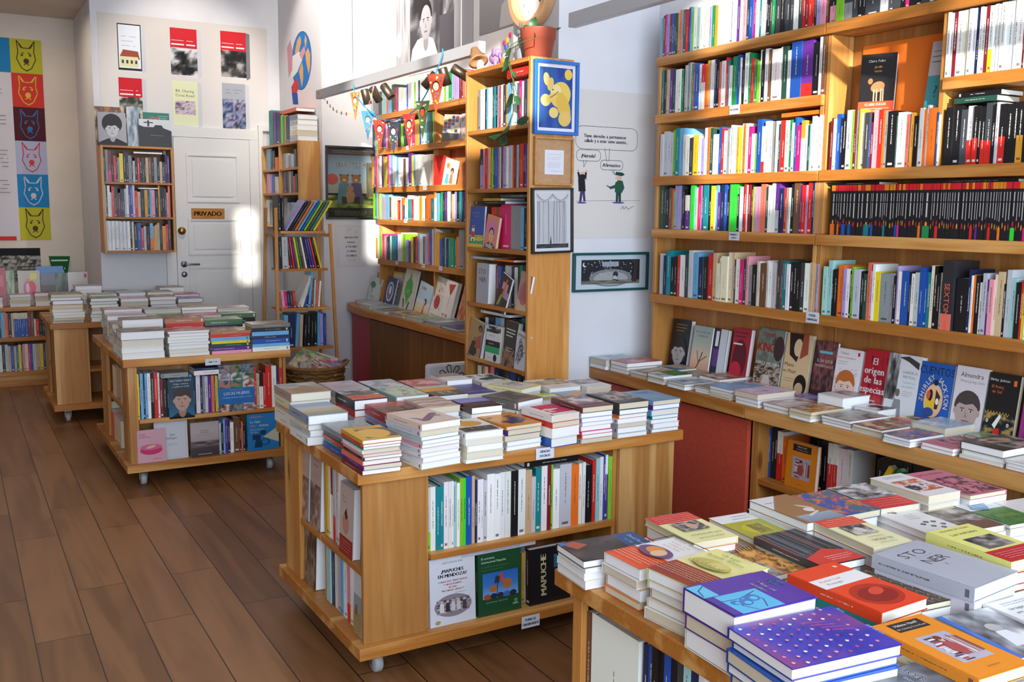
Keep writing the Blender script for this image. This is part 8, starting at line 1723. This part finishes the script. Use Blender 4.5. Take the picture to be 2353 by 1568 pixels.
def lrow(z, items, lab__, h0=.23, Y=None):
    for i, (px, c, lean, w_, hh) in enumerate(items):
        x_ = aty(590+px*.26786, 700, Y or LY-.02).x; p = aty(590+px*.26786, 784-FPX*0, Y or LY-.02)
        yy = 784
        for _ in range(4):
            p = aty(590+px*.26786, yy, Y or LY-.02); q = Vector((p.x, p.y, z+.02)); d = q-Vector((0, 0, EYE)); yy = 784-FPX*d.dot(UP)/d.dot(FW)
        M = TR(p.x, (Y or LY-.02), z+.0006+(math.sin(R_(abs(lean)))*w_ if lean > 0 else 0)) @ RY(R_(lean)) @ RZ(R_(90)) @ TR(0, -w_, 0) @ SC(.15, w_, hh)
        if lean > 0: M = TR(p.x, (Y or LY-.02), z+.0006+math.sin(R_(lean))*w_) @ RY(R_(lean)) @ RZ(R_(90)) @ TR(0, -w_, 0) @ SC(.15, w_, hh)
        elif lean < 0: M = TR(p.x, (Y or LY-.02), z+.0006) @ RY(R_(lean)) @ RZ(R_(90)) @ TR(0, -w_, 0) @ SC(.15, w_, hh)
        book('comic_book', M, c, '%s comic spine, %s from the left post on the %s' % (CN[c], nth(i), lab__), 'comic', 'comics on the ladder shelf')
lrow(LZ[0], [(188, 'K', 0, .018, .27), (215, 'K', 0, .018, .25)]+[(245+i*26.5, c, 33, .0135, .27) for i, c in enumerate('XKDOABMUTYVW')][:10], 'top ladder tier')
lrow(LZ[1], [(195, 'K', -1, .024, .24), (222, 'L', -1, .045, .24)]+[(272+i*21, c, -7-i*.5, .013, .24) for i, c in enumerate('RDRVYEUWNVBRKY')], 'second ladder tier')
lrow(LZ[2], [(222+i*24, c, -5, .020, .13) for i, c in enumerate('PHNDR')]+[(350, 'L', 24, .02, .22), (376, 'I', 18, .02, .25), (402, 'B', 13, .018, .24), (420, 'N', 10, .016, .23), (440, 'A', 6, .02, .27), (467, 'U', 4, .016, .22), (487, 'L', 3, .014, .21), (506, 'S', 3, .014, .2), (525, 'W', 5, .013, .2)], 'third ladder tier')
lrow(LZ[3], [(240, 'A', 0, .03, .25), (275, 'N', 0, .045, .26), (330, 'A', 4, .026, .26), (365, 'Z', 3, .024, .25), (402, 'K', 3, .024, .25), (432, 'K', 2, .024, .25), (462, 'K', 2, .024, .25), (492, 'K', 1, .024, .26), (520, 'A', 1, .024, .26), (548, 'X', 0, .022, .25), (575, 'B', 0, .022, .25)], 'fourth ladder tier')
for i, (x0, cs) in enumerate(((195, 'TWRKEPWCHKW'), )):
    for z_, tier in ((LZ[0], 'top'),): pass
# ---------------- wicker basket with comics ----------------
WK = plain('wicker', '8a6234', .7, noise=.35, scale=90); bx, by = 2.27, 6.78
bk = empty('wicker_basket', (bx, by, 0), label='round woven wicker basket full of magazines beside the cinema table', cat='basket')
mb = MB(); 
for i in range(15):
    z_ = .02+i*.031; r_ = .175+.03*(i/14)
    mb.tube([(bx+(r_+.006*math.sin(9*w_+i*math.pi))*math.cos(w_), by+(r_+.006*math.sin(9*w_+i*math.pi))*math.sin(w_), z_+.006*math.sin(18*w_+i)) for w_ in np.linspace(0, 2*math.pi, 55)], .012, WK, 6, cap=False)
child(mb, 'weave', bk, smooth=True)
mb = MB(); mb.lathe([(0, .006), (.17, .006), (.198, .46), (.190, .46), (.163, .016), (0, .016)], (bx, by, 0), WK, n=32); child(mb, 'body', bk)
mb = MB(); mb.tube([(bx+.21*math.cos(w_), by+.21*math.sin(w_), .475) for w_ in np.linspace(0, 2*math.pi, 49)], .016, WK, 8, cap=False); child(mb, 'rim', bk, smooth=True)
for s__ in (-1, 1): mb = MB(); mb.tube([(bx+s__*.21, by-.05, .47), (bx+s__*.245, by-.03, .50), (bx+s__*.25, by+.03, .50), (bx+s__*.21, by+.05, .47)], .010, WK, 8); child(mb, 'handle', bk, smooth=True)
for i, (dx, dy, z_, rx, ry, rz, c, w_, l_) in enumerate(((-.09, -.05, .45, 30, -22, 20, 'K', .2, .2), (.02, -.09, .44, 24, 5, -10, 'D', .19, .2), (-.03, .03, .47, 20, -30, 35, 'W', .2, .24), (.09, .02, .47, 12, 18, -20, 'O', .17, .22), (.12, -.06, .455, 8, 6, 15, 'W', .16, .18), (-.06, -.1, .43, 35, 0, 0, 'B', .16, .17))):
    M = TR(bx+dx, by+dy, z_+.03) @ RZ(R_(rz)) @ RY(R_(ry)) @ RX(R_(rx)) @ TR(-w_/2, -l_/2, 0) @ Matrix(((1, 0, 0, 0), (0, 0, 1, 0), (0, 1, 0, 0), (0, 0, 0, 1))) @ SC(w_, .008, l_)
    o = book('magazine', M, c, '%s magazine %s in the wicker basket' % (CN[c], ['slanting at the far side', 'lying at the front', 'standing at the back', 'near the handle', 'on the rim by the red panel', 'half hidden at the front'][i]), 'magazine', 'magazines in the basket')
    cover_on(o, 'mottled_%d' % (i+2), w_, l_, TR(bx+dx, by+dy, z_+.03) @ RZ(R_(rz)) @ RY(R_(ry)) @ RX(R_(rx)) @ TR(-w_/2, -l_/2, .0083))
# ---------------- chair with flowered back ----------------
cp_ = aty(1033, 848, 5.15); chx, chy = cp_.x, 5.15
FAB = plain('white_canvas', 'c3c4c8', .9); DKM = plain('dark_metal', '2a2a2c', .4, metal=.5)
chr_ = empty('chair', (chx, chy, 0), label='chair with a white back printed with a black flower outline', cat='chair')
top = aty(1033, 833, 5.15).z
mb = MB(); mb.box(chx-.16, chx+.16, chy-.02, chy+.02, top-.24, top, FAB); child(mb, 'backrest', chr_, .018)
mb = MB(); mb.box(chx-.18, chx+.18, chy+.03, chy+.40, .43, .465, FAB); child(mb, 'seat', chr_, .012)
for dx, dy in ((-.16, .05), (.16, .05), (-.16, .38), (.16, .38)): mb = MB(); mb.tube([(chx+dx, chy+dy, 0), (chx+dx, chy+dy, .429)], .011, DKM, 8); child(mb, 'leg', chr_, smooth=True)
for dx in (-.13, .13): mb = MB(); mb.tube([(chx+dx, chy+.05, .466), (chx+dx, chy+.024, top-.2)], .010, DKM, 8); child(mb, 'back_post', chr_, smooth=True)
a = Art(.32, .24); L = []
for k in range(8):
    w_ = math.pi*2*k/8+.2; L = [(.5+.28*math.cos(w_+d_)*r_, .62+.34*math.sin(w_+d_)*r_) for d_, r_ in ((0, .1), (.22, .6), (.18, .9), (0, 1), (-.18, .9), (-.22, .6), (0, .1))]; a.ln(L, .005, '1c1c1e')
a.e(.5, .62, .05, .07, '1c1c1e'); o = a.build('flower_print', chr_, MATTE); o.matrix_local = Matrix.Translation(-chr_.location) @ wallM('y', chx-.16, chy-.0208, top-.24)
# ---------------- books lying on top of standing rows ----------------
def lying(px0, px1, py, plane, v, zb, t, c, label, d=.13, rotx=0, up=None):
    """a book lying across the row, its spine towards the room"""
    if plane == 'x':
        p, q = atx(px0, py, v), atx(px1, py, v); L = p.y-q.y; z = (atx(px0, py, v).z+atx(px1, py, v).z)/2 if up is None else up
        M = Matrix(((1, 0, 0, v), (0, 0, -1, p.y), (0, 1, 0, z), (0, 0, 0, 1))) @ SC(d, t, L)
    else:
        p, q = aty(px0, py, v), aty(px1, py, v); L = q.x-p.x; z = (p.z+q.z)/2 if up is None else up
        M = Matrix(((0, 0, 1, p.x), (1, 0, 0, v), (0, 1, 0, z), (0, 0, 0, 1))) @ SC(d, t, L)
    return book('lying_book', M, c, label, 'book', 'books lying across the standing rows')
lying(1796, 1884, 262, 'x', XB+.01, 0, .016, 'O', 'orange book lying across the third shelf beside the pier', up=2.014+.0)
lying(2192, 2290, 234, 'x', XB+.005, 0, .018, 'F', 'green patterned book lying on the black paperbacks', up=1.998)
lying(2200, 2300, 216, 'x', XB+.008, 0, .016, 'K', 'black book with orange end lying over the green one', up=2.0175)
lying(1900, 2020, 418, 'x', XB+.02, 0, .010, 'K', 'black classic lying flat over the far part of its row', up=1.7305, d=.11)
lying(2120, 2340, 412, 'x', XB+.02, 0, .010, 'K', 'black classic lying flat over the near part of its row', up=1.7305, d=.11)
lying(1206, 1329, 1058, 'y', 2.985, 0, .022, 'K', 'black book lying across white spines of middle table', up=.4205+.255, d=.15)
lying(1220, 1320, 1045, 'y', 2.995, 0, .010, 'Y', 'yellow book lying over the black one', up=.4205+.2785, d=.14)
lying(1060, 1230, 1285, 'y', 2.975, 0, .014, 'L', 'pale magazine lying above the white and green covers', up=.3895-.01, d=.17)
lying(1165, 1218, 178, 'x', TX0+.015, 0, .035, 'R', 'red box file lying over the top row of the tall case', up=2.014+.225, d=.15)
lying(1090, 1160, 462, 'x', TX0+.02, 0, .014, 'K', 'black book lying at the top of the lighthouse shelf', up=1.431+.218, d=.14)
lying(1110, 1150, 468, 'x', TX0+.02, 0, .012, 'o', 'ochre spine lying over the black one', up=1.431+.234, d=.14)
lying(1150, 1212, 460, 'x', TX0+.02, 0, .014, 'D', 'dark book lying over the magenta spine', up=1.431+.249, d=.14)
lying(1083, 1135, 590, 'x', TX0+.02, 0, .012, 'L', 'pale book lying over the grey lettered one', up=1.149+.222, d=.13)
lying(1135, 1180, 602, 'x', TX0+.02, 0, .010, 'O', 'orange book lying in the fourth tall case shelf', up=1.149+.222, d=.13)
lying(1105, 1170, 715, 'x', TX0+.02, 0, .012, 'W', 'white book lying in the fifth tall case shelf', up=.864+.236, d=.13)
lying(446, 503, 862, 'y', 5.79, 0, .026, 'W', 'white spined book lying over the thin spines of the cinema table', up=.4005+.235, d=.14)
lying(446, 503, 850, 'y', 5.795, 0, .014, 'N', 'navy book lying over the white spined one', up=.4005+.262, d=.14)
lying(370, 432, 858, 'y', 5.79, 0, .026, 'G', 'grey book lying over the biography', up=.4005+.232, d=.14)
lying(628, 680, 247, 'x', SX+.02, 0, .03, 'S', 'pink book lying on top of the pigeonhole shelf row', up=2.1605+.24, d=.16)
lying(307, 372, 346, 'y', YC+.015, 0, .012, 'W', 'white magazine lying over the top cabinet row', up=1.8155+.238, d=.15)
lying(318, 365, 434, 'y', YC+.015, 0, .010, 'W', 'white booklet lying over the middle cabinet row', up=1.5305+.232, d=.14)
lying(255, 340, 505, 'y', YC+.015, 0, .010, 'D', 'dark booklet lying over the bottom cabinet row', up=1.2525+.237, d=.14)
lying(35, 80, 790, 'y', 9.63, 0, .018, 'V', 'purple book lying over the low shelving row', up=.1425+.215, d=.14)
# white backs stacked on the pigeonhole shelf
for i, c in enumerate('LIWLL'):
    M = flatM(2.57, 7.86, 2.1605+i*.042, .17, .2, .041, 0); book('stacked_volume', M, 'G' if i == 4 else c, '%s volume of the white pile on the pigeonhole shelf' % ('bottom', 'second', 'middle', 'fourth', 'top')[i], 'book', 'pile on the pigeonhole shelf')
